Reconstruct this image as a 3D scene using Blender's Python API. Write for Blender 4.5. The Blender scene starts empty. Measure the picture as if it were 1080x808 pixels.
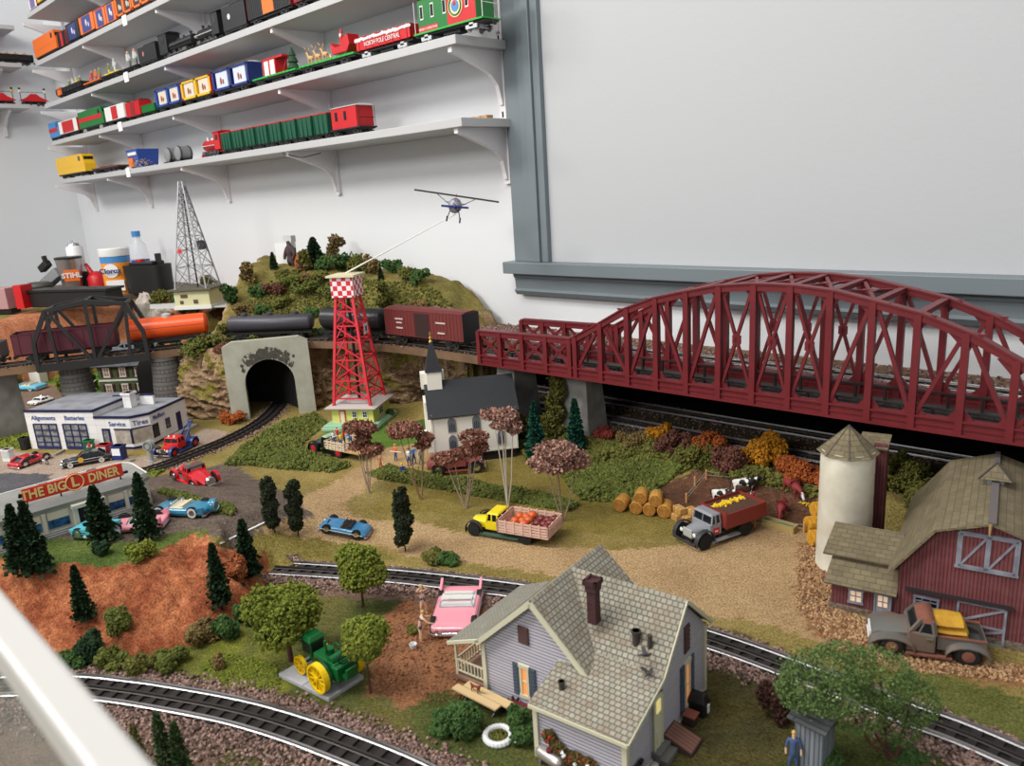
import bpy, bmesh, math, random
import numpy as np
from mathutils import Matrix, Vector
PI = math.pi
random.seed(7)
RNG = np.random.default_rng(11)
# camera
FOC, CX, CY, CAMH = 810.0, 540.0, 404.0, 0.6
def _cr(px, py): return np.array([px-CX, -(py-CY), -FOC])
def _un(v): return v/np.linalg.norm(v)
_up = _un(_cr(738, 3550.))
if _up[2] < 0: _up = -_up
_up = -_up
if _up[1] < 0: _up = -_up
_r = _cr(-322, 254); _r = _un(_r-_up*np.dot(_r, _up))
RM = np.array([-_r, np.cross(_up, -_r), _up])          # camera axes -> world axes
cam_d = bpy.data.cameras.new('camera'); cam = bpy.data.objects.new('camera', cam_d)
bpy.context.scene.collection.objects.link(cam)
cam_d.sensor_width = 36; cam_d.lens = FOC/1080*36; cam_d.clip_start = 0.01; cam_d.clip_end = 50
m4 = Matrix([list(RM[i])+[0] for i in range(3)]+[[0, 0, 0, 1]])
cam.matrix_world = Matrix.Translation((0, 0, CAMH)) @ m4
cam_d.dof.use_dof = True; cam_d.dof.focus_distance = 1.7; cam_d.dof.aperture_fstop = 9.0
bpy.context.scene.camera = cam
# light and exposure
sc = bpy.context.scene
sc.view_settings.view_transform = 'Standard'; sc.view_settings.look = 'None'
sc.view_settings.gamma = 1; sc.view_settings.exposure = -0.07; sc.view_settings.use_curve_mapping = False
w = bpy.data.worlds.new('room_light'); sc.world = w; w.use_nodes = True
w.node_tree.nodes['Background'].inputs[0].default_value = (0.93, 0.96, 1.0, 1)
w.node_tree.nodes['Background'].inputs[1].default_value = 0.56
def area(name, loc, target, size, power, col=(1, .97, .92)):
 l = bpy.data.lights.new(name, 'AREA'); l.shape = 'RECTANGLE'; l.size = size[0]; l.size_y = size[1]
 l.energy = power; l.color = col
 o = bpy.data.objects.new(name, l); bpy.context.scene.collection.objects.link(o)
 o.location = loc
 d = Vector(target)-Vector(loc); o.rotation_euler = d.to_track_quat('-Z', 'Y').to_euler()
 return o
area('front_fill_light', (-2.5, -1.5, 2.6), (-2.2, 1.2, 0.2), (1.2, 0.6), 66)
area('front_fill_light', (-1.0, -0.35, 2.6), (-1.1, 0.7, 0.0), (1.2, 0.6), 46)
area('front_fill_light', (-0.6, -3.9, 2.4), (-1.0, 1.2, 0.1), (1.6, 0.8), 92)  # far lamp added as low front fill for the tracks below the bridge
area('front_fill_light', (-4.2, -1.2, 2.6), (-3.6, 1.2, 0.2), (1.2, 0.6), 40)
# pixel rays on world surfaces
ORI = np.array([0, 0, CAMH])
def ray(px, py): return RM @ _cr(px, py)
def Gz(px, py, z=0.0):
 d = ray(px, py); t = (z-CAMH)/d[2]; return ORI+d*t
def onY(px, py, Y):
 d = ray(px, py); return ORI+d*(Y/d[1])
def onX(px, py, X):
 d = ray(px, py); return ORI+d*(X/d[0])
def onP(px, py, A, n):
 d = ray(px, py); t = np.dot(n, np.array(A)-ORI)/np.dot(n, d); return ORI+d*t
# terrain height
def pdist(px, py, poly, closed=True):
 poly = np.asarray(poly, float); n = len(poly)
 best = np.full(np.shape(px), 1e9)
 for i in range(n if closed else n-1):
  a = poly[i]; b = poly[(i+1) % n]; ab = b-a
  t = np.clip(((px-a[0])*ab[0]+(py-a[1])*ab[1])/max(1e-12, ab@ab), 0, 1)
  best = np.minimum(best, np.hypot(px-a[0]-t*ab[0], py-a[1]-t*ab[1]))
 return best
def inpoly(px, py, poly):
 poly = np.asarray(poly, float); n = len(poly); ins = np.zeros(np.shape(px), bool)
 for i in range(n):
  x1, y1 = poly[i]; x2, y2 = poly[(i+1) % n]
  if y1 == y2: continue
  c = ((y1 > py) != (y2 > py)) & (px < (x2-x1)*(py-y1)/(y2-y1)+x1)
  ins ^= c
 return ins
LOTZ = 0.075
_edge = [Gz(x,y,LOTZ)[:2] for x,y in ((-60,575),(-20,585),(0,591),(30,604),(53,599),(72,593),(113,597),(145,591),(178,576),(202,563),(217,564),(230,574))]
_back = [Gz(x,y,LOTZ)[:2] for x,y in ((238,562),(232,548),(200,532),(120,520),(0,560),(-80,560))]
LOT_IN = np.array(_edge+_back)
_base = [Gz(x,y,0)[:2] for x,y in ((-80,640),(0,665),(53,690),(113,695),(178,688),(230,672),(262,645),(282,612),(286,596))]
def hnoise(x, y, f, s=0):
 return (np.sin(x*f*1.7+s+1.3*np.sin(y*f*1.1+s))+np.sin(y*f*1.9+2*s+1.7*np.sin(x*f*0.9))+np.sin((x+y)*f*2.9+s*3)*.5)/2.5
LOWC = [(-1.75, 1.34), (0.6, 1.36)]
def terrain(x, y):
 x = np.asarray(x, float); y = np.asarray(y, float)
 din = pdist(x, y, LOT_IN); ins = inpoly(x, y, LOT_IN)
 dout = pdist(x, y, _base, False)
 # back slope falls 0.34 m wide; the front slope is bounded by the base line
 front = inpoly(x, y, np.array([*_edge, *_base[::-1]]))
 hf = LOTZ*(dout/(dout+din+1e-6))
 hf = LOTZ*np.clip((hf/LOTZ), 0, 1)**0.8
 hb = LOTZ*(1-np.clip(din/0.34, 0, 1)); hb = hb*hb*(3-2*hb/LOTZ)/LOTZ
 fb = inpoly(x, y, np.array([*_base, (0.5, 0.6), (0.5, -0.5), (-2, -0.5)]))
 h = np.where(ins, LOTZ, np.where(front, hf, np.where(fb, 0, hb)))
 # damp right of the slope corner so that the rails stay level
 k = np.clip((-1.10-x)/0.12, 0, 1); h = np.where(front | ins, h, h*k)
 # raised bed of the low main line along the wall
 b = np.clip((y-1.22)/0.13, 0, 1); b = 0.05*b*b*(3-2*b)*np.clip((x+1.75)/0.2, 0, 1)
 return np.maximum(h, b)
def G(px, py, dz=0.0):
 z = dz
 for _ in range(12):
  P = Gz(px, py, z); z = 0.5*z+0.5*(float(terrain(P[0], P[1]))+dz)
 return P
# materials
def lin(c):
 if max(c) > 1.001: c = [v/255 for v in c]
 return tuple((v/12.92 if v <= .04045 else ((v+.055)/1.055)**2.4) for v in c)+(1,)
_mc = {}
def M(name,c1,rough=.6,metal=0,c2=None,scale=40,bump=0,bscale=None,emit=0,alpha=1,trans=0,island=False,coat=0,spec=None,detail=3,ior=1.45):
 if name in _mc: return _mc[name]
 m = bpy.data.materials.new(name); m.use_nodes = True; nt = m.node_tree; b = nt.nodes['Principled BSDF']
 b.inputs['Base Color'].default_value = lin(c1); b.inputs['Roughness'].default_value = rough
 b.inputs['Metallic'].default_value = metal; b.inputs['IOR'].default_value = ior
 if spec is not None: b.inputs['Specular IOR Level'].default_value = spec
 if coat: b.inputs['Coat Weight'].default_value = coat; b.inputs['Coat Roughness'].default_value = .1
 if trans: b.inputs['Transmission Weight'].default_value = trans
 if alpha < 1: b.inputs['Alpha'].default_value = alpha
 if emit: b.inputs['Emission Color'].default_value = lin(c1);b.inputs['Emission Strength'].default_value = emit
 tc = nt.nodes.new('ShaderNodeTexCoord')
 if c2 is not None:
  mx = nt.nodes.new('ShaderNodeMix'); mx.data_type = 'RGBA'
  mx.inputs[6].default_value = lin(c1); mx.inputs[7].default_value = lin(c2)
  if island:
   g = nt.nodes.new('ShaderNodeNewGeometry'); nt.links.new(g.outputs['Random Per Island'], mx.inputs[0])
  else:
   n = nt.nodes.new('ShaderNodeTexNoise');n.inputs['Scale'].default_value = scale;n.inputs['Detail'].default_value = detail
   nt.links.new(tc.outputs['Object'], n.inputs['Vector'])
   r = nt.nodes.new('ShaderNodeMapRange');r.inputs[1].default_value = .35 if detail else .54;r.inputs[2].default_value = .65 if detail else .56
   nt.links.new(n.outputs['Fac'], r.inputs[0]); nt.links.new(r.outputs[0], mx.inputs[0])
  nt.links.new(mx.outputs[2], b.inputs['Base Color'])
 if bump:
  n = nt.nodes.new('ShaderNodeTexNoise');n.inputs['Scale'].default_value = bscale or scale*2;n.inputs['Detail'].default_value = 4
  nt.links.new(tc.outputs['Object'], n.inputs['Vector'])
  bp = nt.nodes.new('ShaderNodeBump');bp.inputs['Strength'].default_value = .8;bp.inputs['Distance'].default_value = bump
  nt.links.new(n.outputs['Fac'], bp.inputs['Height']); nt.links.new(bp.outputs[0], b.inputs['Normal'])
 _mc[name] = m; return m
def MBrick(name, c1, c2, mortar, bw, bh, ms=.0005, vert=False, rough=.8, bump=.0008, off=.5, nz=None):
 """courses of bricks, shingles, boards or tiles laid over a face in metres"""
 if name in _mc: return _mc[name]
 m = M(name, c1, rough); nt = m.node_tree; b = nt.nodes['Principled BSDF']
 uv = nt.nodes.new('ShaderNodeUVMap'); uv.uv_map = 'UVMap'
 src = uv.outputs[0]
 if vert:
  mp = nt.nodes.new('ShaderNodeMapping'); mp.inputs['Rotation'].default_value = (0, 0, PI/2)
  nt.links.new(src, mp.inputs['Vector']); src = mp.outputs[0]
 t = nt.nodes.new('ShaderNodeTexBrick'); nt.links.new(src, t.inputs['Vector'])
 t.inputs['Color1'].default_value = lin(c1);t.inputs['Color2'].default_value = lin(c2);t.inputs['Mortar'].default_value = lin(mortar)
 t.inputs['Scale'].default_value = 1;t.inputs['Mortar Size'].default_value = ms;t.inputs['Mortar Smooth'].default_value = .3
 t.inputs['Brick Width'].default_value = bw;t.inputs['Row Height'].default_value = bh;t.offset = off;t.inputs['Bias'].default_value = 0
 out = t.outputs['Color']
 if nz:
  n = nt.nodes.new('ShaderNodeTexNoise');n.inputs['Scale'].default_value = nz[1];n.inputs['Detail'].default_value = 5
  tc = nt.nodes.new('ShaderNodeTexCoord'); nt.links.new(tc.outputs['Object'], n.inputs['Vector'])
  mx = nt.nodes.new('ShaderNodeMix'); mx.data_type = 'RGBA'; mx.inputs[7].default_value = lin(nz[0])
  r = nt.nodes.new('ShaderNodeMapRange');r.inputs[1].default_value = .42;r.inputs[2].default_value = .75;r.inputs[4].default_value = nz[2]
  nt.links.new(n.outputs['Fac'],r.inputs[0]);nt.links.new(r.outputs[0],mx.inputs[0]);nt.links.new(out,mx.inputs[6]);out = mx.outputs[2]
 nt.links.new(out, b.inputs['Base Color'])
 if bump:
  bp = nt.nodes.new('ShaderNodeBump'); bp.inputs['Distance'].default_value = bump; bp.invert = True
  nt.links.new(t.outputs['Fac'], bp.inputs['Height']); nt.links.new(bp.outputs[0], b.inputs['Normal'])
 return m
def MCheck(name, c1, c2, size):
 m = M(name, c1, .5); nt = m.node_tree; b = nt.nodes['Principled BSDF']
 uv = nt.nodes.new('ShaderNodeUVMap'); uv.uv_map = 'UVMap'
 t = nt.nodes.new('ShaderNodeTexChecker'); t.inputs['Scale'].default_value = 1/size
 t.inputs[1].default_value = lin(c1); t.inputs[2].default_value = lin(c2)
 nt.links.new(uv.outputs[0], t.inputs[0]); nt.links.new(t.outputs[0], b.inputs['Base Color']); return m
# mesh builder
COL = bpy.context.scene.collection
class MB:
 def __init__(s, T=None): s.v = []; s.f = []; s.fm = []; s.ms = []; s.cur = 0; s.T = T or Matrix.Identity(4)
 def use(s, m):
  if m not in s.ms: s.ms.append(m)
  s.cur = s.ms.index(m); return s
 def add(s, vs, fs):
  o = len(s.v); s.v += [tuple(s.T @ Vector(p)) for p in vs]
  for f in fs: s.f.append([o+i for i in f]); s.fm.append(s.cur)
  return s
 def box(s, x0, x1, y0, y1, z0, z1):
  v = [(x0,y0,z0),(x1,y0,z0),(x1,y1,z0),(x0,y1,z0),(x0,y0,z1),(x1,y0,z1),(x1,y1,z1),(x0,y1,z1)]
  return s.add(v, [(0, 3, 2, 1), (4, 5, 6, 7), (0, 1, 5, 4), (1, 2, 6, 5), (2, 3, 7, 6), (3, 0, 4, 7)])
 def bar(s, a, b, w, h=None, up=(0, 0, 1)):
  h = h or w; a = Vector(a); b = Vector(b); d = (b-a).normalized(); u = Vector(up)
  if abs(d.dot(u)) > .98: u = Vector((0, 1, 0)) if abs(d.y) < .9 else Vector((1, 0, 0))
  x = d.cross(u).normalized(); y = x.cross(d)
  v = [p+x*i*w/2+y*j*h/2 for p in (a, b) for i, j in ((-1, -1), (1, -1), (1, 1), (-1, 1))]
  return s.add(v, [(0, 1, 2, 3), (7, 6, 5, 4), (0, 4, 5, 1), (1, 5, 6, 2), (2, 6, 7, 3), (3, 7, 4, 0)])
 def cyl(s, a, b, r0, r1=None, n=12, cap=True):
  r1 = r0 if r1 is None else r1; a = Vector(a); b = Vector(b); d = (b-a).normalized()
  u = Vector((0, 0, 1)) if abs(d.z) < .9 else Vector((1, 0, 0)); x = d.cross(u).normalized(); y = d.cross(x)
  v = []
  for p, r in ((a, r0), (b, r1)):
   for i in range(n): t = 2*PI*i/n; v.append(p+x*math.cos(t)*r+y*math.sin(t)*r)
  f = [(i, (i+1) % n, n+(i+1) % n, n+i) for i in range(n)]
  if cap: f += [tuple(range(n))[::-1], tuple(range(n, 2*n))]
  return s.add(v, f)
 def rings(s, rs, caps=True, closed=True):
  n = len(rs[0]); v = [p for r in rs for p in r]; f = []
  for k in range(len(rs)-1):
   for i in range(n if closed else n-1): f.append((k*n+i, k*n+(i+1) % n, (k+1)*n+(i+1) % n, (k+1)*n+i))
  if caps: f += [tuple(range(n))[::-1], tuple(range((len(rs)-1)*n, len(rs)*n))]
  return s.add(v, f)
 def lathe(s, prof, n=16, c=(0, 0, 0), axis='z'):
  rs = []
  for r, h in prof:
   r = max(r, 1e-5); ring = []
   for i in range(n):
    t = 2*PI*i/n; a, b = r*math.cos(t), r*math.sin(t)
    p = (a, b, h) if axis == 'z' else ((a, h, b) if axis == 'y' else (h, a, b))
    ring.append((p[0]+c[0], p[1]+c[1], p[2]+c[2]))
   rs.append(ring)
  return s.rings(rs)
 def prism(s, pts, a, b, axis='y'):
  def P(p,k): return (p[0],k,p[1]) if axis == 'y' else ((k,p[0],p[1]) if axis == 'x' else (p[0],p[1],k))
  n = len(pts); v = [P(p, a) for p in pts]+[P(p, b) for p in pts]
  f = [tuple(range(n))[::-1], tuple(range(n, 2*n))]+[(i, (i+1) % n, n+(i+1) % n, n+i) for i in range(n)]
  return s.add(v, f)
 def ball(s, c, r, n=10, m=7):
  r = (r, r, r) if not hasattr(r, '__len__') else r
  rs = []
  for k in range(m+1):
   t = PI*k/m;rs.append([(c[0]+r[0]*max(math.sin(t),.02)*math.cos(2*PI*i/n),c[1]+r[1]*max(math.sin(t),.02)*math.sin(2*PI*i/n),c[2]-r[2]*math.cos(t)) for i in range(n)])
  return s.rings(rs)
 def quad(s, a, b, c, d): return s.add([a, b, c, d], [(0, 1, 2, 3)])
 def slab(s, pts, t):
  """a plate of thickness t below the polygon pts (any plane)"""
  a = [Vector(p) for p in pts]; n = (a[1]-a[0]).cross(a[2]-a[0]).normalized()
  if n.z < 0: a = a[::-1]; n = -n
  b = [p-n*t for p in a]; k = len(a)
  return s.add(a+b,[tuple(range(k)),tuple(range(k,2*k))[::-1]]+[(i,k+i,k+(i+1) % k,(i+1) % k) for i in range(k)])
 def torus(s, c, R, r, n=24, m=8, axis='z'):
  rs = []
  for i in range(n+1):
   t = 2*PI*i/n; ring = []
   for j in range(m):
    q = 2*PI*j/m; a = (R+r*math.cos(q)); p = (a*math.cos(t), a*math.sin(t), r*math.sin(q))
    if axis == 'y': p = (p[0], p[2], p[1])
    if axis == 'x': p = (p[2], p[0], p[1])
    ring.append((p[0]+c[0], p[1]+c[1], p[2]+c[2]))
   rs.append(ring)
  return s.rings(rs, caps=False)
 def tube(s, pts, r, n=6):
  for i in range(len(pts)-1):
   r0 = r[i] if hasattr(r, '__len__') else r; r1 = r[i+1] if hasattr(r, '__len__') else r
   s.cyl(pts[i], pts[i+1], r0, r1, n)
  return s
 def build(s, name, mat=None, parent=None, smooth=False, bevel=0, subs=0):
  me = bpy.data.meshes.new(name)
  me.from_pydata(s.v, [], s.f)
  ms = s.ms or [mat]
  for m in ms: me.materials.append(m)
  if len(ms) > 1: me.polygons.foreach_set('material_index', s.fm)
  uv = me.uv_layers.new(name='UVMap'); data = np.zeros(len(me.loops)*2); k = 0
  for p in me.polygons:
   n = p.normal
   u = Vector((1, 0, 0)) if abs(n.z) > .99 else Vector((-n.y, n.x, 0)).normalized()
   w_ = n.cross(u)
   for li in p.loop_indices:
    c = me.vertices[me.loops[li].vertex_index].co; data[li*2] = c.dot(u); data[li*2+1] = c.dot(w_)
  uv.data.foreach_set('uv', data)
  bm = bmesh.new();bm.from_mesh(me);bmesh.ops.recalc_face_normals(bm,faces=bm.faces);bm.to_mesh(me);bm.free()
  o = bpy.data.objects.new(name, me); COL.objects.link(o)
  if parent: o.parent = parent
  if smooth:
   me.polygons.foreach_set('use_smooth', [True]*len(me.polygons))
   if smooth is True: me.set_sharp_from_angle(angle=math.radians(42))
  if bevel:
   bv = o.modifiers.new('bevel','BEVEL');bv.width = bevel;bv.segments = 2;bv.limit_method = 'ANGLE';bv.angle_limit = math.radians(40)
  if subs:
   sb = o.modifiers.new('sub', 'SUBSURF'); sb.levels = subs; sb.render_levels = subs
  return o
def tag(o, label, cat, group=None, kind=None):
 o['label'] = label; o['category'] = cat
 if group: o['group'] = group
 if kind: o['kind'] = kind
 return o
def thing(name, label, cat, loc=(0, 0, 0), rz=0, group=None):
 o = bpy.data.objects.new(name, None); COL.objects.link(o); o.empty_display_size = .01
 o.location = loc; o.rotation_euler = (0, 0, rz); tag(o, label, cat, group); return o
def kids(o): return [c for c in KIDS.get(o.name, [])]
def copy_tree(o, loc=None, rz=None, label=None, group=None, parent=None, scale=None):
 c = o.copy(); COL.objects.link(c)
 if parent: c.parent = parent
 if loc is not None: c.location = loc
 if rz is not None: c.rotation_euler = (0, 0, rz)
 if scale: c.scale = (scale,)*3 if not hasattr(scale, '__len__') else scale
 if label: c['label'] = label
 if group: c['group'] = group
 for ch in list(o.children): copy_tree(ch, parent=c)
 return c
def text(body, size, mat, loc, rot, parent, name='lettering', depth=.0003, align='CENTER', sx=1, bold=0):
 cu = bpy.data.curves.new(name,'FONT');cu.body = body;cu.size = size;cu.extrude = depth;cu.align_x = align;cu.align_y = 'CENTER';cu.offset = bold
 cu.resolution_u = 3
 t = bpy.data.objects.new('tmp', cu); COL.objects.link(t)
 me = bpy.data.meshes.new_from_object(t.evaluated_get(bpy.context.evaluated_depsgraph_get()))
 bpy.data.objects.remove(t); me.materials.clear(); me.materials.append(mat)
 o = bpy.data.objects.new(name, me); COL.objects.link(o)
 if parent: o.parent = parent
 o.matrix_local = rot if isinstance(rot, Matrix) else (Matrix.Translation(loc) @ rot.to_4x4())
 o.scale = (o.scale[0]*sx, o.scale[1], o.scale[2]); return o
def frame(right, up, loc):
 """matrix of a plane whose x runs along right and y along up"""
 x = Vector(right).normalized(); y = Vector(up); y = (y-x*y.dot(x)).normalized(); z = x.cross(y)
 m = Matrix([[x.x,y.x,z.x,loc[0]],[x.y,y.y,z.y,loc[1]],[x.z,y.z,z.z,loc[2]],[0,0,0,1]]);return m
# scattered small pieces as one mesh
_OC = np.array([(1, 0, 0), (0, 1, 0), (-1, 0, 0), (0, -1, 0), (0, 0, 1), (0, 0, -1)], float)
_OF = np.array([(0, 1, 4), (1, 2, 4), (2, 3, 4), (3, 0, 4), (1, 0, 5), (2, 1, 5), (3, 2, 5), (0, 3, 5)])
_LV = np.array([(-.5,0,0),(.5,0,0),(.4,1,.25),(-.4,1,.25)],float);_LF = np.array([(0,1,2),(0,2,3)])
_NV = np.array([(-.14,0,0),(.14,0,0),(0,1,0),(0,0,.14),(0,0,-.14)],float);_NF = np.array([(0,1,2),(3,4,2)])
def rotmats(n, rng):
 q = rng.normal(size=(n, 4)); q /= np.linalg.norm(q, axis=1)[:, None]; w_, x, y, z = q.T
 return np.stack([np.stack([1-2*(y*y+z*z),2*(x*y-z*w_),2*(x*z+y*w_)],1),np.stack([2*(x*y+z*w_),1-2*(x*x+z*z),2*(y*z-x*w_)],1),np.stack([2*(x*z-y*w_),2*(y*z+x*w_),1-2*(x*x+y*y)],1)],1)
def dirmats(D, rng):
 D = D/np.linalg.norm(D,axis=1)[:,None];r = rng.normal(size=D.shape);x = np.cross(r,D);x /= np.linalg.norm(x,axis=1)[:,None]
 z = np.cross(x, D); return np.stack([x, D, z], 2)
def scatter(name, P, S, mat, parent=None, kind='chunk', D=None, flat=1.0, seed=1, loc=(0, 0, 0)):
 rng = np.random.default_rng(seed); P = np.asarray(P, float); n = len(P)
 V, F = {'chunk': (_OC, _OF), 'leaf': (_LV, _LF), 'needle': (_NV, _NF)}[kind]
 S = np.broadcast_to(np.asarray(S, float), (n,))
 Rm = rotmats(n, rng) if D is None else dirmats(np.asarray(D, float), rng)
 B = np.broadcast_to(V, (n,)+V.shape).copy()
 if kind == 'chunk': B *= rng.uniform(.6, 1.15, size=B.shape[:2])[:, :, None]
 W = np.einsum('nij,nkj->nki', Rm, B)*S[:, None, None]
 W[:, :, 2] *= flat
 W += P[:, None, :]
 vs = W.reshape(-1, 3); fs = (F[None]+(np.arange(n)*len(V))[:, None, None]).reshape(-1, 3)
 return np_mesh(name, vs, fs, mat, parent, loc)
def np_mesh(name, vs, fs, mat, parent=None, loc=(0, 0, 0), smooth=False):
 me = bpy.data.meshes.new(name); nv, nf, k = len(vs), len(fs), fs.shape[1]
 me.vertices.add(nv); me.vertices.foreach_set('co', np.ascontiguousarray(vs, dtype=np.float32).ravel())
 me.loops.add(nf*k); me.loops.foreach_set('vertex_index', np.ascontiguousarray(fs, dtype=np.int32).ravel())
 me.polygons.add(nf); me.polygons.foreach_set('loop_start', np.arange(nf, dtype=np.int32)*k)
 me.polygons.foreach_set('use_smooth', [smooth]*nf)
 me.update(calc_edges=True); me.validate()
 for m in (mat if isinstance(mat, (list, tuple)) else [mat]): me.materials.append(m)
 o = bpy.data.objects.new(name, me); COL.objects.link(o); o.location = loc
 if parent: o.parent = parent
 return o
# THE SETTING
WY, WX = 1.6, -5.04
def struct(o): o['kind'] = 'structure'; return o
wallm = M('wall_paint', (212, 214, 217), .75, bump=.0006, bscale=260)
whiteP = M('white_paint', (226, 227, 228), .5)
greyT = M('grey_trim_paint', (112, 121, 126), .42)
shelfm = M('shelf_laminate', (180, 180, 181), .5)
brackm = M('bracket_enamel', (222, 219, 221), .4)
struct(MB().box(WX-.1, 1.9, WY, WY+.1, -.75, 2.7).build('wall_back', wallm))
struct(MB().box(WX-.1, WX, -2.6, WY, -.75, 2.7).build('wall_left', wallm))
struct(MB().box(WX-.1,1.9,-2.6,WY+.1,-.8,-.75).build('floor',M('floor_vinyl',(120,116,110),.6,c2=(104,100,95),scale=6)))
# window casing: jamb, sill, apron and the white blind behind
def on16(px, py): p = onY(px, py, WY); return p[0], p[2]
xl, _ = on16(541, 142); xi, _ = on16(579, 140); zs = on16(700, 283)[1]
root = MB()
c = MB()
for a, b, d in ((0, .42, .022), (.42, .62, .03), (.62, .82, .036), (.82, 1, .028)):
 c.box(xl+(xi-xl)*a, xl+(xi-xl)*b, WY-d, WY, zs+.01, 2.2)
 c.box(.95-(xi-xl)*(1-a), .95-(xi-xl)*(1-b)+.0, WY-d, WY, zs+.01, 2.2)
 c.box(xl, 1.0, WY-d, WY, 2.2-(xi-xl)*(1-a)+.0, 2.2-(xi-xl)*(1-b))
struct(c.build('trim_1', greyT, bevel=.002))
s = MB(); s.box(xl-.018, 1.03, WY-.055, WY, zs-.022, zs+.01)
struct(s.build('trim_2', greyT, bevel=.002))
za = on16(800, 326)[1]
a = MB();a.prism([(WY,zs-.022),(WY-.034,zs-.022),(WY-.03,zs-.035),(WY-.026,zs-.037),(WY-.024,za+.018),(WY-.03,za+.012),(WY-.022,za),(WY,za)],xl,1.0,'x')
struct(a.build('trim_3', greyT))
struct(MB().box(xi-.01,.96,WY-.012,WY-.008,zs,2.2).build('window_1',M('white_roller_blind',(178,180,183),.7,bump=.0004,bscale=120)))
# shelves
SZ = [.752, .947, 1.13, 1.335, 1.56]; ST = .022; SY = 1.4
BR = [-5.0+.875*i for i in range(5)]
BRX = [onY(px, py, WY)[0] for px, py in ((100, 203), (158, 198), (240, 188), (356, 178), (536, 160))]
def bracket_profile(L,z): return [(WY,z),(WY-L,z),(WY-L,z-.014),(WY-L+.03,z-.022),(WY-.10,z-.042),(WY-.055,z-.06),(WY-.03,z-.085),(WY-.02,z-.12),(WY-.018,z-.135),(WY,z-.135)]
tg = M('price_tag_paper', (245, 246, 247), .6)
for i, z in enumerate(SZ):
 lab = ['lowest long white wall shelf above the layout, with the red caboose train','second white wall shelf from the bottom, carrying the holiday train',
  'third white wall shelf from the bottom, carrying two black steam engines','fourth white wall shelf from the bottom, carrying orange cars','topmost visible white wall shelf in the left corner of the back wall'][i]
 t = thing('wall_shelf', lab, 'shelf', (-3.05, WY, z), 0, 'white bracketed shelves on the back wall')
 x0, x1 = -4.63, -1.495
 MB(Matrix.Translation((3.05,-WY,-z))).box(x0,x1,SY,WY-.002,z,z+ST).build('shelf_board',shelfm,t,bevel=.0015)
 for bx in BRX:
  if bx > -4.9: MB(Matrix.Translation((3.05,-WY,-z))).prism(bracket_profile(.19,z),bx-.007,bx+.007,'x').build('bracket',brackm,t)
 for k, px in enumerate(([135], [128], [133], [133], [])[i]):
  xx = onY(px, {0: 178, 1: 137, 2: 77, 3: 27}[i], SY)[0]
  MB(Matrix.Translation((3.05,-WY,-z))).box(xx-.02,xx+.02,SY-.004,SY-.001,z-.012,z+.026).build('price_tag',tg,t)
for k, bx in enumerate(BRX):
 m = MB(); m.box(bx-.012, bx+.012, WY-.012, WY, .6, 2.1)
 m.use(M('slot_dark', (40, 40, 42), .8))
 m2 = MB();m2.use(brackm).box(bx-.012,bx+.012,WY-.012,WY-.001,.605,2.1).use(M('slot_dark',(40,40,42),.8))
 for j in range(46): m2.box(bx-.003, bx+.003, WY-.0125, WY-.0119, .62+j*.032, .635+j*.032)
 o = m2.build('shelf_standard')
 tag(o,'white slotted metal upright on the back wall, '+['nearest the corner','second from the corner','third from the corner','fourth from the corner, left of the biplane','beside the grey window casing'][k],'shelf upright','slotted shelf uprights')
LS = [1.155, 1.36, 1.545]
for i, z in enumerate(LS):
 t = thing('wall_shelf',['lower white shelf on the left wall with the little red rail vehicles','middle white shelf on the left wall carrying the black pumpkin gondola','upper white shelf on the left wall at the top left corner'][i],'shelf',(WX,.3,z),0,'white shelves on the left wall')
 MB(Matrix.Translation((-WX,-.3,-z))).box(WX+.002,WX+.2,-.9,1.395,z-.001,z+.02).build('shelf_board',shelfm,t,bevel=.0015)
 m = MB(Matrix.Translation((-WX, -.3, -z)))
 pr = [(WX,z-.001),(WX+.17,z-.001),(WX+.17,z-.015),(WX+.09,z-.04),(WX+.03,z-.08),(WX+.018,z-.13),(WX,z-.13)]
 for yy in (1.3, .6, -.3):
  mm = MB(Matrix.Translation((-WX,-.3,-z)));mm.prism(pr,yy-.007,yy+.007,'y');mm.build('bracket',brackm,t)
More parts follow.
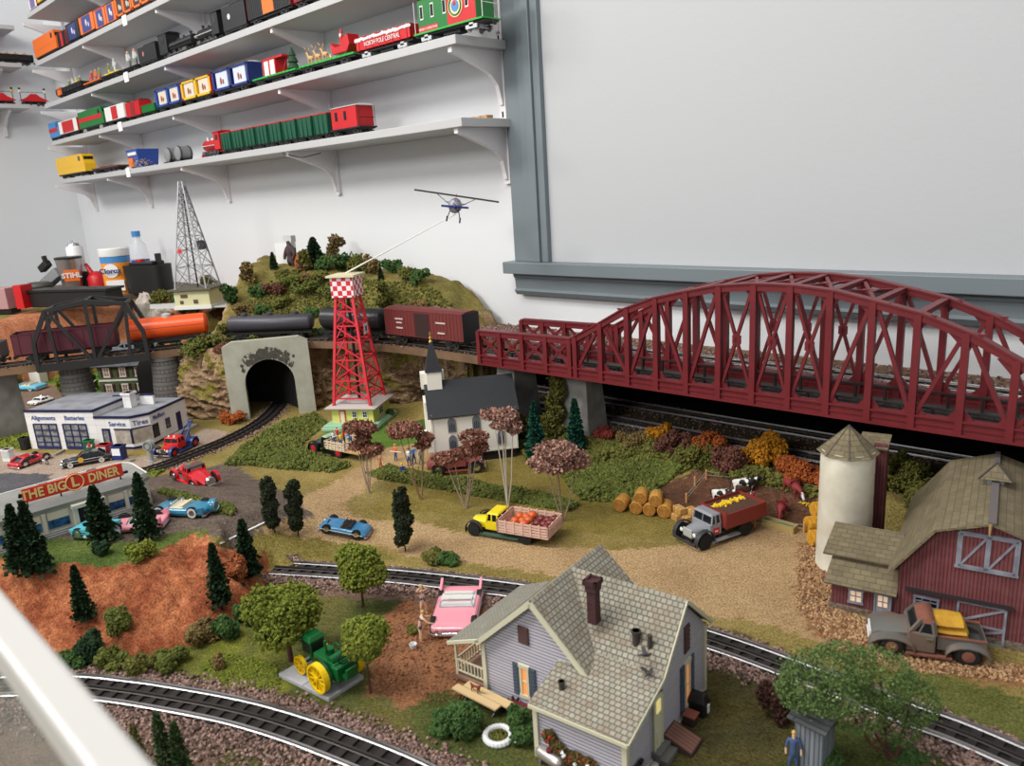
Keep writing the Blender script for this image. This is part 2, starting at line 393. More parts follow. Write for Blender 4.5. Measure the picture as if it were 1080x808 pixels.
# ground with painted zones
def PG(pts): return np.array([G(x, y)[:2] for x, y in pts])
def build_ground():
 x0, x1, y0, y1, st = -4.2, .7, -.25, 1.598, .0058
 nx = int((x1-x0)/st)+1; ny = int((y1-y0)/st)+1
 X, Y = np.meshgrid(np.linspace(x0, x1, nx), np.linspace(y0, y1, ny))
 Z = terrain(X, Y)
 base = Z.copy()
 fl = inpoly(X, Y, np.array([*_edge, *_base[::-1]]))
 # clay bank relief: gullies running down the slope
 gul = hnoise(X+Y*.3, Y-X*.6, 55, 1)*.5+hnoise(X, Y, 140, 2)*.35+hnoise(X, Y, 300, 4)*.2
 Z = np.where(fl & (Z < LOTZ*.985), Z+gul*.0125*np.clip(np.minimum(Z, LOTZ-Z)/.012, 0, 1), Z)
 jx = X+hnoise(X,Y,60)*.004+RNG.normal(size=X.shape)*.0035;jy = Y+hnoise(Y,X,70,2)*.004+RNG.normal(size=X.shape)*.0035
 C = np.zeros(X.shape+(3,)); C[:] = (132, 116, 66)
 n1 = hnoise(X, Y, 22, 5); n2 = hnoise(X, Y, 8, 9)
 C += n1[..., None]*9+n2[..., None]*np.array([6, 4, 2])
 def zone(pts, col, var=7, px=True, f=30, mixcol=None):
  P = PG(pts) if px else np.array(pts)
  m = inpoly(jx, jy, P)
  nn = hnoise(X, Y, f, len(pts))
  c = np.array(col, float)+nn[..., None]*var
  if mixcol is not None:
   k = np.clip(nn*.9+.35, 0, 1)[..., None]; c = c*(1-k)+np.array(mixcol, float)*k
  C[m] = c[m]
 zone([(60,640),(230,640),(278,608),(420,622),(545,640),(700,690),(900,730),(1300,880),(1400,1100),(-300,1100),(-400,740),(0,690)],(76,82,42),9,mixcol=(98,90,48),f=14)
 zone([(150,690),(300,650),(320,700),(300,740),(180,730)],(112,114,45),6,f=45,mixcol=(86,88,44))
 zone([(395,700),(385,670),(420,640),(447,613),(560,628),(600,650),(590,740),(520,728),(470,728),(430,745),(385,730)],(143,98,68),7,mixcol=(120,82,58),f=70)
 zone([(700,690),(760,660),(830,690),(900,720),(860,780),(820,808),(700,808)],(84,76,42),8,mixcol=(70,66,38))
 zone([(-60,694),(80,701),(200,714),(330,741),(430,776),(500,812),(520,900),(-60,900)],(112,90,76),9,f=60,mixcol=(92,74,62))
 zone([(284,603),(430,614),(560,630),(690,654),(760,674),(850,710),(950,752),(1090,808),(1090,832),(930,780),(840,728),(740,700),(690,690),(540,648),(420,634),(290,626)],(118,94,82),9,f=60,mixcol=(96,76,66))
 zone([(240, 786), (330, 800), (420, 830), (420, 900), (200, 900)], (84, 84, 46), 8)
 # gravel road and yards
 gv = (172, 144, 106)
 zone([(245,575),(300,545),(325,520),(395,480),(430,462),(470,470),(470,492),(415,492),(362,530),(372,545),(430,548),(480,560),(560,574),(640,580),(690,578),(760,570),(800,548),(860,560),(880,600),(890,650),(990,705),(930,700),(860,676),(800,656),(745,650),(640,618),(560,603),(480,592),(430,586),(400,575),(330,566),(285,580)],gv,6,f=18,mixcol=(158,130,94))
 zone([(235,573),(262,564),(300,562),(345,570),(400,577),(420,590),(330,590),(270,590),(250,588)],(118,106,54),8)
 zone([(845,575),(862,560),(880,600),(884,645),(1000,690),(1120,712),(1120,735),(1020,715),(930,705),(880,684),(850,660),(838,620)],(150,108,76),12,f=90,mixcol=(112,84,56))
 zone([(905,703),(990,712),(1090,740),(1200,775),(1200,830),(1000,755),(930,728)],(92,94,48),7)
 zone([(560,480),(600,470),(650,500),(700,515),(740,560),(690,568),(600,560),(500,545),(440,540),(380,540),(430,505),(480,495)],(122,108,54),8)
 zone([(693,512),(733,495),(792,500),(862,520),(864,560),(800,548),(745,556),(690,535),(682,525)],(98,68,52),6,mixcol=(84,58,44),f=40)
 # car park, forecourt, far road
 zone([(-60,560),(-60,480),(160,503),(245,487),(262,500),(330,545),(285,550),(236,575),(218,565),(203,562),(180,570),(100,590),(30,590)],(104,90,80),7,f=60,mixcol=(88,77,70))
 zone([(-60,500),(-60,462),(30,478),(120,480),(160,482),(215,452),(243,455),(215,475),(160,492),(105,500),(60,512),(0,505)],(160,143,128),6,mixcol=(148,130,116))
 zone([(-60, 520), (-60, 497), (55, 500), (50, 512), (10, 560)], (82, 80, 84), 4)
 zone([(-60, 455), (-60, 405), (60, 407), (80, 412), (60, 440), (10, 455)], (118, 98, 84), 5)
 zone([(-60,404),(0,396),(40,385),(80,385),(240,360),(250,400),(150,430),(85,408),(40,402)],(84,124,42),8)
 zone([(0, 470), (5, 445), (30, 435), (34, 470), (20, 474)], (104, 112, 46), 8)
 zone([(330, 470), (345, 452), (430, 445), (455, 450), (450, 466), (400, 474), (360, 480)], (86, 112, 44), 8)
 zone([(425, 445), (460, 436), (480, 452), (440, 462)], (60, 100, 38), 6)
 # top of the bank: mown green strip; its face: bare clay
 E_ = [tuple(p) for p in _edge]
 stripin = [Gz(x,y,LOTZ)[:2] for x,y in ((218,558),(190,560),(150,572),(110,570),(60,568),(0,562),(-60,560))]
 zone(E_+stripin, (76, 92, 42), 8, px=False, mixcol=(92, 104, 48))
 clay = np.array([*_edge, *_base[::-1]])
 m = inpoly(jx, jy, clay)
 k = np.clip(hnoise(X, Y, 38, 3)*.6+hnoise(X+Y, Y-X, 120, 1)*.5+.5, 0, 1)[..., None]
 cc = np.array([128, 68, 44.])*(1-k)+np.array([172, 108, 72.])*k
 C[m] = cc[m]
 C += RNG.normal(size=X.shape)[..., None]*4.5
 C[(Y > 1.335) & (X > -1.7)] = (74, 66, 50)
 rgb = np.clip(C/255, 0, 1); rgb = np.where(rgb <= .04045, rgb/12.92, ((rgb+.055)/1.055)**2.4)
 vs = np.stack([X, Y, Z], -1).reshape(-1, 3)
 i = np.arange(nx*ny).reshape(ny, nx)
 fs = np.stack([i[:-1, :-1], i[:-1, 1:], i[1:, 1:], i[1:, :-1]], -1).reshape(-1, 4)
 m = bpy.data.materials.new('scenic_ground');m.use_nodes = True;nt = m.node_tree;b = nt.nodes['Principled BSDF']
 b.inputs['Roughness'].default_value = .95; b.inputs['Specular IOR Level'].default_value = .15
 at = nt.nodes.new('ShaderNodeVertexColor'); at.layer_name = 'scenery'
 tc = nt.nodes.new('ShaderNodeTexCoord');n = nt.nodes.new('ShaderNodeTexNoise');n.inputs['Scale'].default_value = 330;n.inputs['Detail'].default_value = 3
 nt.links.new(tc.outputs['Object'], n.inputs['Vector'])
 r = nt.nodes.new('ShaderNodeMapRange');r.inputs[1].default_value = .3;r.inputs[2].default_value = .7;r.inputs[3].default_value = .5;r.inputs[4].default_value = 1.5
 nt.links.new(n.outputs['Fac'], r.inputs[0])
 mx = nt.nodes.new('ShaderNodeVectorMath'); mx.operation = 'SCALE'
 nt.links.new(at.outputs[0],mx.inputs[0]);nt.links.new(r.outputs[0],mx.inputs[3]);nt.links.new(mx.outputs[0],b.inputs['Base Color'])
 bp = nt.nodes.new('ShaderNodeBump');bp.inputs['Distance'].default_value = .0022;nt.links.new(n.outputs['Fac'],bp.inputs['Height']);nt.links.new(bp.outputs[0],b.inputs['Normal'])
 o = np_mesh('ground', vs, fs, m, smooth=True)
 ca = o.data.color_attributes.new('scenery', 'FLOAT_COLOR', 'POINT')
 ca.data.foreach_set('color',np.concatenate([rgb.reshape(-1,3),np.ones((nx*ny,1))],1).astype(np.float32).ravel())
 return o
struct(build_ground())
struct(MB().box(-4.2, .7, -.25, 1.598, -.06, -.012).build('table_top', M('plywood', (150, 120, 85), .7)))
# mountain shell
UP = [(-3.6,-.6),(-2.75,.15),(-2.52,.42),(-2.416,.595),(-2.283,.837),(-2.2,.985),(-2.07,1.11),(-1.9,1.205),(-1.7,1.262),(-1.5,1.282),(-1.283,1.287),(-.2,1.313),(.7,1.335)]   # centre line of the high main line
def spline(P, n=10):
 P = [np.array(p, float) for p in P]; out = []
 for i in range(len(P)-1):
  p0 = P[max(i-1, 0)]; p1 = P[i]; p2 = P[i+1]; p3 = P[min(i+2, len(P)-1)]
  for k in range(n):
   t = k/n; out.append(.5*((2*p1)+(-p0+p2)*t+(2*p0-5*p1+4*p2-p3)*t*t+(-p0+3*p1-3*p2+p3)*t**3))
 out.append(P[-1]); return np.array(out)
UPS = spline(UP)
RIDGE = sorted([(onY(x,y,1.5)[0],onY(x,y,1.5)[2]) for x,y in ((232,330),(255,316),(280,297),(297,280),(310,268),(330,271),(350,276),(375,284),(400,288),(450,294),(470,302),(492,325),(505,337))])
RX = np.array([r[0] for r in RIDGE]); RZ = np.array([r[1] for r in RIDGE])
FOOT = [(-2.50,1.30),(-2.42,1.18),(-2.33,1.06),(-2.29,.965),(-2.22,.875),(-2.10,.925),(-2.03,.975),(-1.935,1.115),(-1.955,1.2),(-1.86,1.27),(-1.74,1.33),(-1.68,1.40),(-1.60,1.45),(-1.55,1.6),(-3.2,1.6)]
PLAT = [(-3.2,.2),(-3.2,.6),(-3.2,1.0),(-3.1,1.13),(-2.9,1.24),(-2.6,1.32),(-2.4,1.45),(-2.4,1.6),(-4.3,1.6),(-4.3,.2)]
def mountain():
 x0, x1, y0, y1, st = -4.2, -1.3, .2, 1.597, .0095
 nx = int((x1-x0)/st)+1; ny = int((y1-y0)/st)+1
 X, Y = np.meshgrid(np.linspace(x0, x1, nx), np.linspace(y0, y1, ny))
 zr = np.interp(X, RX, RZ)
 dtr = pdist(X, Y, UPS, False)
 f = inpoly(X, Y, FOOT); df = pdist(X, Y, FOOT)
 # level bench for the line, then the hill up to the ridge line at the wall
 side = Y-np.interp(X, [p[0] for p in UP[3:11]], [p[1] for p in UP[3:11]])
 d = np.where(side > 0, dtr, 0)
 t = np.clip((d-.045)/np.maximum(.03, (1.5-1.28)-.045+np.clip(-X-1.9, 0, 1)*.25), 0, 1)
 t = t*t*(3-2*t)*.5+t*.5
 zh = .2+(np.maximum(zr, .2)-.2)*t
 zh += t*(hnoise(X, Y, 26, 1)*.007+hnoise(X, Y, 60, 3)*.004)
 edge = np.clip(df/.03, 0, 1)**.45
 H = np.where(f, zh*edge, 0)
 lump = np.abs(hnoise(X, Y, 45, 2))*.012
 H = np.where(f & (df < .05) & (H < .2), H-lump*(1-np.abs(edge*2-1)), H)
 p = inpoly(X, Y, PLAT); dp = pdist(X, Y, PLAT[:9], False)
 zp = .24*np.clip(dp/.06,0,1)**.6+np.clip(hnoise(X,Y,30,6),0,1)*.02*np.clip((dp-.1)/.1,0,1)*(np.clip((X+3.2)/.1,0,1))
 H = np.where(p, np.maximum(H, zp), H)
 # rock displacement sideways on the face
 fx = hnoise(X+H*2.3, H*3+Y, 30, 4)*.016+hnoise(X*1.3, H*4, 75, 8)*.007; fy = hnoise(Y+H*2, H*3-X, 28, 7)*.016
 k = np.where(f, np.clip(1-df/.06, 0, 1)*np.clip(H/.04, 0, 1), 0)
 X2 = X+fx*k; Y2 = Y+fy*k
 Z2 = np.where(H > .01, H, -.01)
 C = np.zeros(X.shape+(3,)); C[:] = (116, 106, 58)
 n1 = hnoise(X, Y, 20, 5); C += n1[..., None]*np.array([12, 9, 5])+hnoise(X, Y, 60, 5)[..., None]*6
 rock = f & (df < .037)
 kk = np.clip(hnoise(X+H, Y+H*3, 42, 3)*.6+.5+hnoise(X, H*2+Y, 110, 3)*.3, 0, 1)[..., None]
 rc = np.array([128, 104, 78.])*(1-kk)+np.array([176, 150, 118.])*kk
 moss = (hnoise(X, Y+H*4, 24, 11) > .35)[..., None]; rc = np.where(moss, np.array([120, 110, 52.]), rc)
 C[rock] = rc[rock]
 pc = p & (H > 0) & (zr < .26)
 cl = np.array([170, 106, 76.])*(1-kk)+np.array([184, 124, 92.])*kk; C[pc] = cl[pc]
 gr = p & (dp > .09) & (hnoise(X, Y, 12, 2) > -.1) & (zr < .26); C[gr] = (122, 112, 62)
 C += RNG.normal(size=X.shape)[..., None]*6
 rgb = np.clip(C/255, 0, 1); rgb = np.where(rgb <= .04045, rgb/12.92, ((rgb+.055)/1.055)**2.4)
 vs = np.stack([X2, np.minimum(Y2, 1.597), Z2], -1).reshape(-1, 3); i = np.arange(nx*ny).reshape(ny, nx)
 fs = np.stack([i[:-1, :-1], i[:-1, 1:], i[1:, 1:], i[1:, :-1]], -1).reshape(-1, 4)
 keep = (Z2.reshape(-1)[fs].max(1) > 0)
 # mouth of the tunnel
 cxy = vs[fs].mean(1); a, b = PORT_A, PORT_B
 dpo = (cxy[:, 0]-PC[0])*PN[0]+(cxy[:, 1]-PC[1])*PN[1]; al = (cxy[:, 0]-PC[0])*PU[0]+(cxy[:, 1]-PC[1])*PU[1]
 keep &= ~((np.abs(al) < .082) & (np.abs(dpo) < .075) & (cxy[:, 2] < .19))
 fs = fs[keep]
 o = np_mesh('mountain', vs, fs, bpy.data.materials['scenic_ground'], smooth=True)
 ca = o.data.color_attributes.new('scenery', 'FLOAT_COLOR', 'POINT')
 ca.data.foreach_set('color',np.concatenate([rgb.reshape(-1,3),np.ones((nx*ny,1))],1).astype(np.float32).ravel())
 global MH; MH = (X, Y, H); return o
PORT_A, PORT_B = Gz(246, 443)[:2], Gz(334, 433)[:2]
PC = (PORT_A+PORT_B)/2;PU = (PORT_B-PORT_A);PW = np.linalg.norm(PU);PU = PU/PW;PN = np.array([PU[1],-PU[0]])
struct(mountain())
def mtz(x, y):
 X, Y, H = MH; j = int(round((x-X[0, 0])/(X[0, 1]-X[0, 0]))); i = int(round((y-Y[0, 0])/(Y[1, 0]-Y[0, 0])))
 i = min(max(i, 0), H.shape[0]-1); j = min(max(j, 0), H.shape[1]-1); return float(H[i, j])
def GM(px, py):
 """first point of the mountain surface along a pixel ray"""
 d = ray(px, py); d = d/np.hypot(d[0], d[1])
 for t in np.arange(1.6, 4.6, .006):
  P = ORI+d*t
  if P[1] > 1.59 or P[0] < -4.19: break
  if P[2] < mtz(P[0], P[1]): return P
 return ORI+d*t
def rock_face():
 F_ = np.array(FOOT[1:13]);F_ = np.concatenate([F_[:1],F_]);S = spline([tuple(p) for p in F_[1:]],26);n_ = len(S);zs = np.linspace(0,1,44)
 T = np.gradient(S, axis=0); T /= np.linalg.norm(T, axis=1)[:, None]; N = np.stack([T[:, 1], -T[:, 0]], 1)
 s = np.cumsum(np.concatenate([[0], np.hypot(*np.diff(S, axis=0).T)])); A, B = np.meshgrid(s, zs)
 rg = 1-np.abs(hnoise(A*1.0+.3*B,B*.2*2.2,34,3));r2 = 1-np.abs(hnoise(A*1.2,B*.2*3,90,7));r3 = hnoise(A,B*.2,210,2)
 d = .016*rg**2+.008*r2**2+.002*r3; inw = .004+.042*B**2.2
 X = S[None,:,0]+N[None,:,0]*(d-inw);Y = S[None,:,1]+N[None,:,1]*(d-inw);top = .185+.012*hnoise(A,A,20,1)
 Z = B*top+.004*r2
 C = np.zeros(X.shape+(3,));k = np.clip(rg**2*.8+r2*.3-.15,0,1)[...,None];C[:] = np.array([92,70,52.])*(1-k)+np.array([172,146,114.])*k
 ms = (hnoise(A,B*.3,26,11)+B*.5 > .55)[...,None];C = np.where(ms,np.array([118,108,54.])+r3[...,None]*10,C)+RNG.normal(size=X.shape)[...,None]*7
 rgb = np.clip(C/255, 0, 1); rgb = np.where(rgb <= .04045, rgb/12.92, ((rgb+.055)/1.055)**2.4)
 vs = np.stack([X,Y,Z],-1).reshape(-1,3);i = np.arange(len(vs)).reshape(X.shape);fs = np.stack([i[:-1,:-1],i[:-1,1:],i[1:,1:],i[1:,:-1]],-1).reshape(-1,4)
 c = vs[fs].mean(1);al = (c[:,0]-PC[0])*PU[0]+(c[:,1]-PC[1])*PU[1];dp = (c[:,0]-PC[0])*PN[0]+(c[:,1]-PC[1])*PN[1];fs = fs[~((np.abs(al) < PW/2-.004) & (np.abs(dp) < .09))]
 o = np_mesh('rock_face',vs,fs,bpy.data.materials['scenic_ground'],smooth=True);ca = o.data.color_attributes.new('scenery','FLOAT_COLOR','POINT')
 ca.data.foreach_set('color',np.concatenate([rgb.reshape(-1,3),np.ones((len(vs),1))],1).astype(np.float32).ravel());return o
struct(rock_face())
# tunnel portal
def portal():
 t = thing('tunnel_portal','grey concrete tunnel portal with a sooty arch under the green mountain','tunnel portal',(PC[0],PC[1],0),math.atan2(PU[1],PU[0]))
 Hh, hw = .225, PW/2
 m = MB(); n = 20; ro = .068; zc = .1
 pts = [(-ro, 0)]+[(ro*math.cos(PI-PI*i/n), zc+ro*1.0*math.sin(PI-PI*i/n)) for i in range(n+1)]+[(ro, 0)]
 out = [(-hw,0),(-hw,Hh*.94),(-hw*.86,Hh)]+[(-hw*.86+2*hw*.86*i/16,Hh) for i in range(1,16)]+[(hw*.86,Hh),(hw,Hh*.94),(hw,0)]
 # match counts by pairing along the arch
 N = len(pts); o2 = []
 import bisect
 L = [0]
 for i in range(1, len(out)): L.append(L[-1]+math.dist(out[i], out[i-1]))
 for i in range(N):
  s_ = L[-1]*i/(N-1);k = min(max(bisect.bisect(L,s_)-1,0),len(out)-2);q = (s_-L[k])/(L[k+1]-L[k]);o2.append((out[k][0]+(out[k+1][0]-out[k][0])*q,out[k][1]+(out[k+1][1]-out[k][1])*q))
 for y in (-.012, .012):
  for i in range(N-1): m.quad((pts[i][0],y,pts[i][1]),(pts[i+1][0],y,pts[i+1][1]),(o2[i+1][0],y,o2[i+1][1]),(o2[i][0],y,o2[i][1]))
 for P_ in (pts, o2):
  for i in range(N-1): m.quad((P_[i][0],-.012,P_[i][1]),(P_[i+1][0],-.012,P_[i+1][1]),(P_[i+1][0],.012,P_[i+1][1]),(P_[i][0],.012,P_[i][1]))
 m.build('portal_face', M('portal_concrete', (170, 170, 156), .85, c2=(158, 157, 142), scale=30), t)
 soot = M('soot', (62, 60, 54), .95, c2=(84, 82, 74), island=True)
 P = []; D = []
 r_ = random.Random(3)
 for i in range(260):
  a = r_.gauss(0,.45);q = r_.random()**1.5;P.append((math.sin(a)*(.07+q*.03),-.0126,zc+math.cos(a)*(.069+q*.026)));D.append((math.sin(a)+r_.gauss(0,.4),0,math.cos(a)))
 s_ = scatter('soot_stain',P,.009,soot,t,'leaf',D=D,seed=4);s_.scale = (1,.02,1);s_.location = (0,-.0126*.98,0)
 m = MB(); q = [(x, z) for x, z in pts]
 rs = []
 for k in range(9):
  a = k*.10; off = k*.035
  rs.append([(x*1.02+-off*k*.16, .012+off, z) for x, z in q])
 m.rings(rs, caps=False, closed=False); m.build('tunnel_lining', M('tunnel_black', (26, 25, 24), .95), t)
portal()
# TRACKS
railm = M('bright_rail', (186, 184, 184), .34, metal=1)
darkrail = M('dark_centre_rail', (66, 62, 60), .45, metal=.6)
oldrail = M('weathered_rail', (92, 84, 78), .4, metal=.8)
tiem = M('black_tie', (38, 33, 32), .8)
bedm = M('cinder_roadbed', (44, 37, 35), .95, c2=(30, 26, 25), scale=400)
tiebr = M('brown_tie', (58, 45, 38), .85)
def track(label,P,z=0.0,group=None,outer=railm,gauge=.04,tie=tiem,step=.0205,n=10,tw=.052,zf=None,center=darkrail):
 S = spline(P, n)
 L = np.concatenate([[0], np.cumsum(np.hypot(*np.diff(S, axis=0).T))])
 def at(s): 
  p = np.array([np.interp(s,L,S[:,0]),np.interp(s,L,S[:,1])]);q = np.array([np.interp(s+.004,L,S[:,0]),np.interp(s+.004,L,S[:,1])])
  if s+.004 > L[-1]: q = p; p = np.array([np.interp(s-.004, L, S[:, 0]), np.interp(s-.004, L, S[:, 1])]); 
  d = (q-p)/max(1e-9, np.linalg.norm(q-p)); return (p if s+.004 <= L[-1] else q), d
 zf = zf or (lambda x, y: z)
 c = S.mean(0); t = thing('railway_track', label, 'railway track', (c[0], c[1], z), 0, group)
 T = Matrix.Translation((-c[0], -c[1], -z))
 m = MB(T)
 for k in range(int(L[-1]/step)):
  p, d = at(k*step+.003); nn = np.array([-d[1], d[0]]); zz = zf(*p)
  a = p+nn*tw/2; b = p-nn*tw/2; m.bar((a[0], a[1], zz+.0022), (b[0], b[1], zz+.0022), .0095, .0035)
 m.build('ties', tie, t)
 m = MB(T); rs = []
 for k in range(int(L[-1]/.02)+1):
  p, d = at(min(k*.02, L[-1])); nn = np.array([-d[1], d[0]]); zz = zf(*p)
  rs.append([(p[0]+nn[0]*u,p[1]+nn[1]*u,zz+v) for u,v in ((-tw*.44,-.001),(-tw*.38,.0009),(tw*.38,.0009),(tw*.44,-.001))])
 m.rings(rs); m.build('roadbed', bedm, t)
 for off,mt,nm in ((gauge/2,outer,'outer_rail'),(-gauge/2,outer,'outer_rail'),(0,center,'centre_rail')):
  m = MB(T); rs = []
  for k in range(int(L[-1]/.012)+1):
   p, d = at(min(k*.012, L[-1])); nn = np.array([-d[1], d[0]]); q = p+nn*off; zz = zf(*q)
   w2, h = .0017, .0078
   rs.append([(q[0]+nn[0]*u,q[1]+nn[1]*u,zz+v) for u,v in ((-.0026,.004),(-.0012,.0048),(-w2,.0064),(-w2*.8,h),(w2*.8,h),(w2,.0064),(.0012,.0048),(.0026,.004))])
  m.rings(rs); m.build(nm, mt, t)
 return S
balm = M('ballast_stone', (172, 142, 130), .9, c2=(78, 60, 54), island=True)
balg = M('ballast_dark', (134, 108, 100), .9, c2=(76, 60, 56), island=True)
def ballast(label, S, inner, outer, n, z=None, mat=balm, size=.0032, seed=1, keep=None, zadd=0):
 r = np.random.default_rng(seed); L = np.concatenate([[0], np.cumsum(np.hypot(*np.diff(S, axis=0).T))])
 s = r.uniform(0,L[-1],n);px = np.interp(s,L,S[:,0]);py = np.interp(s,L,S[:,1]);qx = np.interp(s+.01,L,S[:,0]);qy = np.interp(s+.01,L,S[:,1])
 d = np.stack([qx-px, qy-py], 1); d /= np.maximum(1e-9, np.linalg.norm(d, axis=1))[:, None]
 u = np.abs(r.normal(0, .5, n)); u = np.where(u > 1.4, r.random(n), u); sd = r.choice([-1, 1], n)
 o = sd*(inner+(np.where(sd > 0, outer[0], outer[1])-inner)*u)
 x = px-d[:,1]*o;y = py+d[:,0]*o;zz = (terrain(x,y) if z is None else np.full(n,z))+r.uniform(0,.003,n)+zadd
 k = np.ones(n, bool) if keep is None else keep(x, y)
 ob = scatter('ballast', np.stack([x, y, zz], 1)[k], r.uniform(.6, 1.3, n)[k]*size, mat, seed=seed)
 return tag(ob, label, 'ballast', kind='stuff')
def mid(*prs): return [((Gz(*a, .008)+Gz(*b, .008))/2)[:2] for a, b in prs]
F1 = mid(((-60,704),(-20,741)),((60,707),(60,733)),((120,712),(120,739)),((169,718.5),(169,747)),((240,731),(240,761)),((300,746),(300,779)),((360,766),(360,802)),((420,789),(420,828)),((480,818),(480,860)))
f_end = 2*np.array(F1[-1])-np.array(F1[-2]); f_end2 = 2*f_end-np.array(F1[-1])+np.array([0, -.03])
F1 = [2*np.array(F1[0])-np.array(F1[1])]+F1+[f_end, f_end2]
S1 = track('curved track with bright outer rails in the foreground, in front of the green tractor', F1)
M1 = mid(((205,588),(205,603)),((290,590),(290,603)),((345,593),(345,607)),((420,598),(420,613)),((480,604),(480,620)),((560,614),(560,631)),((640,630),(640,648)),((754,664),(754,683)),((830,690),(830,711)),((950,735),(950,758)),((1013,758),(1013,781)),((1080,785),(1080,811)))
M1 = M1[1:]; m_end = 2*np.array(M1[-1])-np.array(M1[-2]); M1 = M1+[m_end, 2*m_end-np.array(M1[-1])]
S2 = track('middle track curving from the clay bank past the farmhouse to the lower right', M1, gauge=.038)
T1 = [(-2.55,1.22),(-2.40,1.20),(-2.23,1.17),(-2.10,1.13)]+[Gz(x,y)[:2] for x,y in ((297,425),(280,443),(250,461),(215,476),(180,490),(150,500),(110,512),(60,524),(0,536))]
S3 = track('dark weathered track leaving the tunnel past the filling station',T1,outer=oldrail,zf=lambda x,y: float(terrain(x,y)))
ballast('pinkish stone ballast heaped along the foreground curved track',S1,.024,(.05,.08),9500,seed=2,size=.0028)
ballast('pinkish stone ballast along the middle track behind the farmhouse',S2,.022,(.032,.05),8500,seed=3,size=.0028,keep=lambda x,y: terrain(x,y) < .012)
ballast('sparse pale ballast beside the tunnel track', S3, .022, (.045, .04), 2200, seed=4, size=.0028)
# low main lines below the bridge
lowg = 'low level main line tracks under the red bridge'
for k, (a, b) in enumerate((((563, 428), (860, 485)), ((563, 411), (860, 461)))):
 A = Gz(a[0],a[1],.058)[:2];B = Gz(b[0],b[1],.058)[:2];d = (B-A)/np.linalg.norm(B-A);nn = np.array([-d[1],d[0]])*.02
 A2 = A+nn-d*.35; B2 = B+nn+d*1.1; A2[1] = min(A2[1], 1.55)
 LP = [A2, (A2*2+B2)/3, (A2+B2*2)/3, B2]
 SS = track(['low level track nearest the autumn bushes under the red bridge','low level track farther back in the shade under the red bridge'][k],LP,z=.05,group=lowg)
 ballast(['brown ballast beside the nearer low track under the bridge','brown ballast beside the farther low track under the bridge'][k],SS,.0,(.05,.05),5000,z=.0505,mat=balg,seed=6+k,size=.0028)
# high level bench: boards carrying the upper line, and the wall ledge
brd = M('bench_board', (120, 92, 68), .8, c2=(100, 76, 56), scale=20)
m = MB()
i0 = [i for i in range(len(UPS)) if -2.8 < UPS[i][0] < -1.27]
rs = []
for i in i0:
 d = UPS[i+1]-UPS[i];d /= np.linalg.norm(d);nn = np.array([-d[1],d[0]]);a = UPS[i]-nn*.036;b = UPS[i]+nn*.036
 rs.append([(a[0], a[1], .182), (b[0], b[1], .182), (b[0], b[1], .2005), (a[0], a[1], .2005)])
m.rings(rs); struct(m.build('upper_roadbed', brd))
struct(MB().box(-1.66, .75, 1.40, 1.598, .188, .203).build('upper_ledge', brd))
struct(MB().box(-1.62,.75,1.555,1.562,.03,.188).build('ledge_shade_board',M('shade_black',(14,14,14),.98,spec=.05)))  # black board added to stand for the shade under the ledge
S5 = track('upper main line crossing the black truss, the mountain bench and the red bridge',UP,z=.2005,outer=oldrail,step=.022)
S6 = track('upper track on the ledge along the wall behind the red bridge',[(-1.45,1.44),(-1.35,1.448),(-1.2,1.455),(-.5,1.472),(.7,1.49)],z=.2035,outer=railm)
ballast('pinkish ballast on the wall ledge behind the red bridge',S6,.0,(.125,.05),9000,z=.204,seed=9,size=.0034,keep=lambda x,y: (y < 1.592) & (y > 1.402))
ballast('pale ballast on the upper bench by the train',S5,.0,(.034,.034),3500,z=.2005,seed=10,size=.0028,keep=lambda x,y: (x > -2.6) & (x < -1.29) & (y > .4))
ballast('pinkish ballast on the ledge between the mountain and the bridge',np.array([(-1.66,1.5),(-1.5,1.5),(-1.3,1.5)]),0,(.09,.09),2600,z=.204,seed=12,size=.0036,keep=lambda x,y: (x > -1.655) & (y < 1.592) & (y > 1.405))
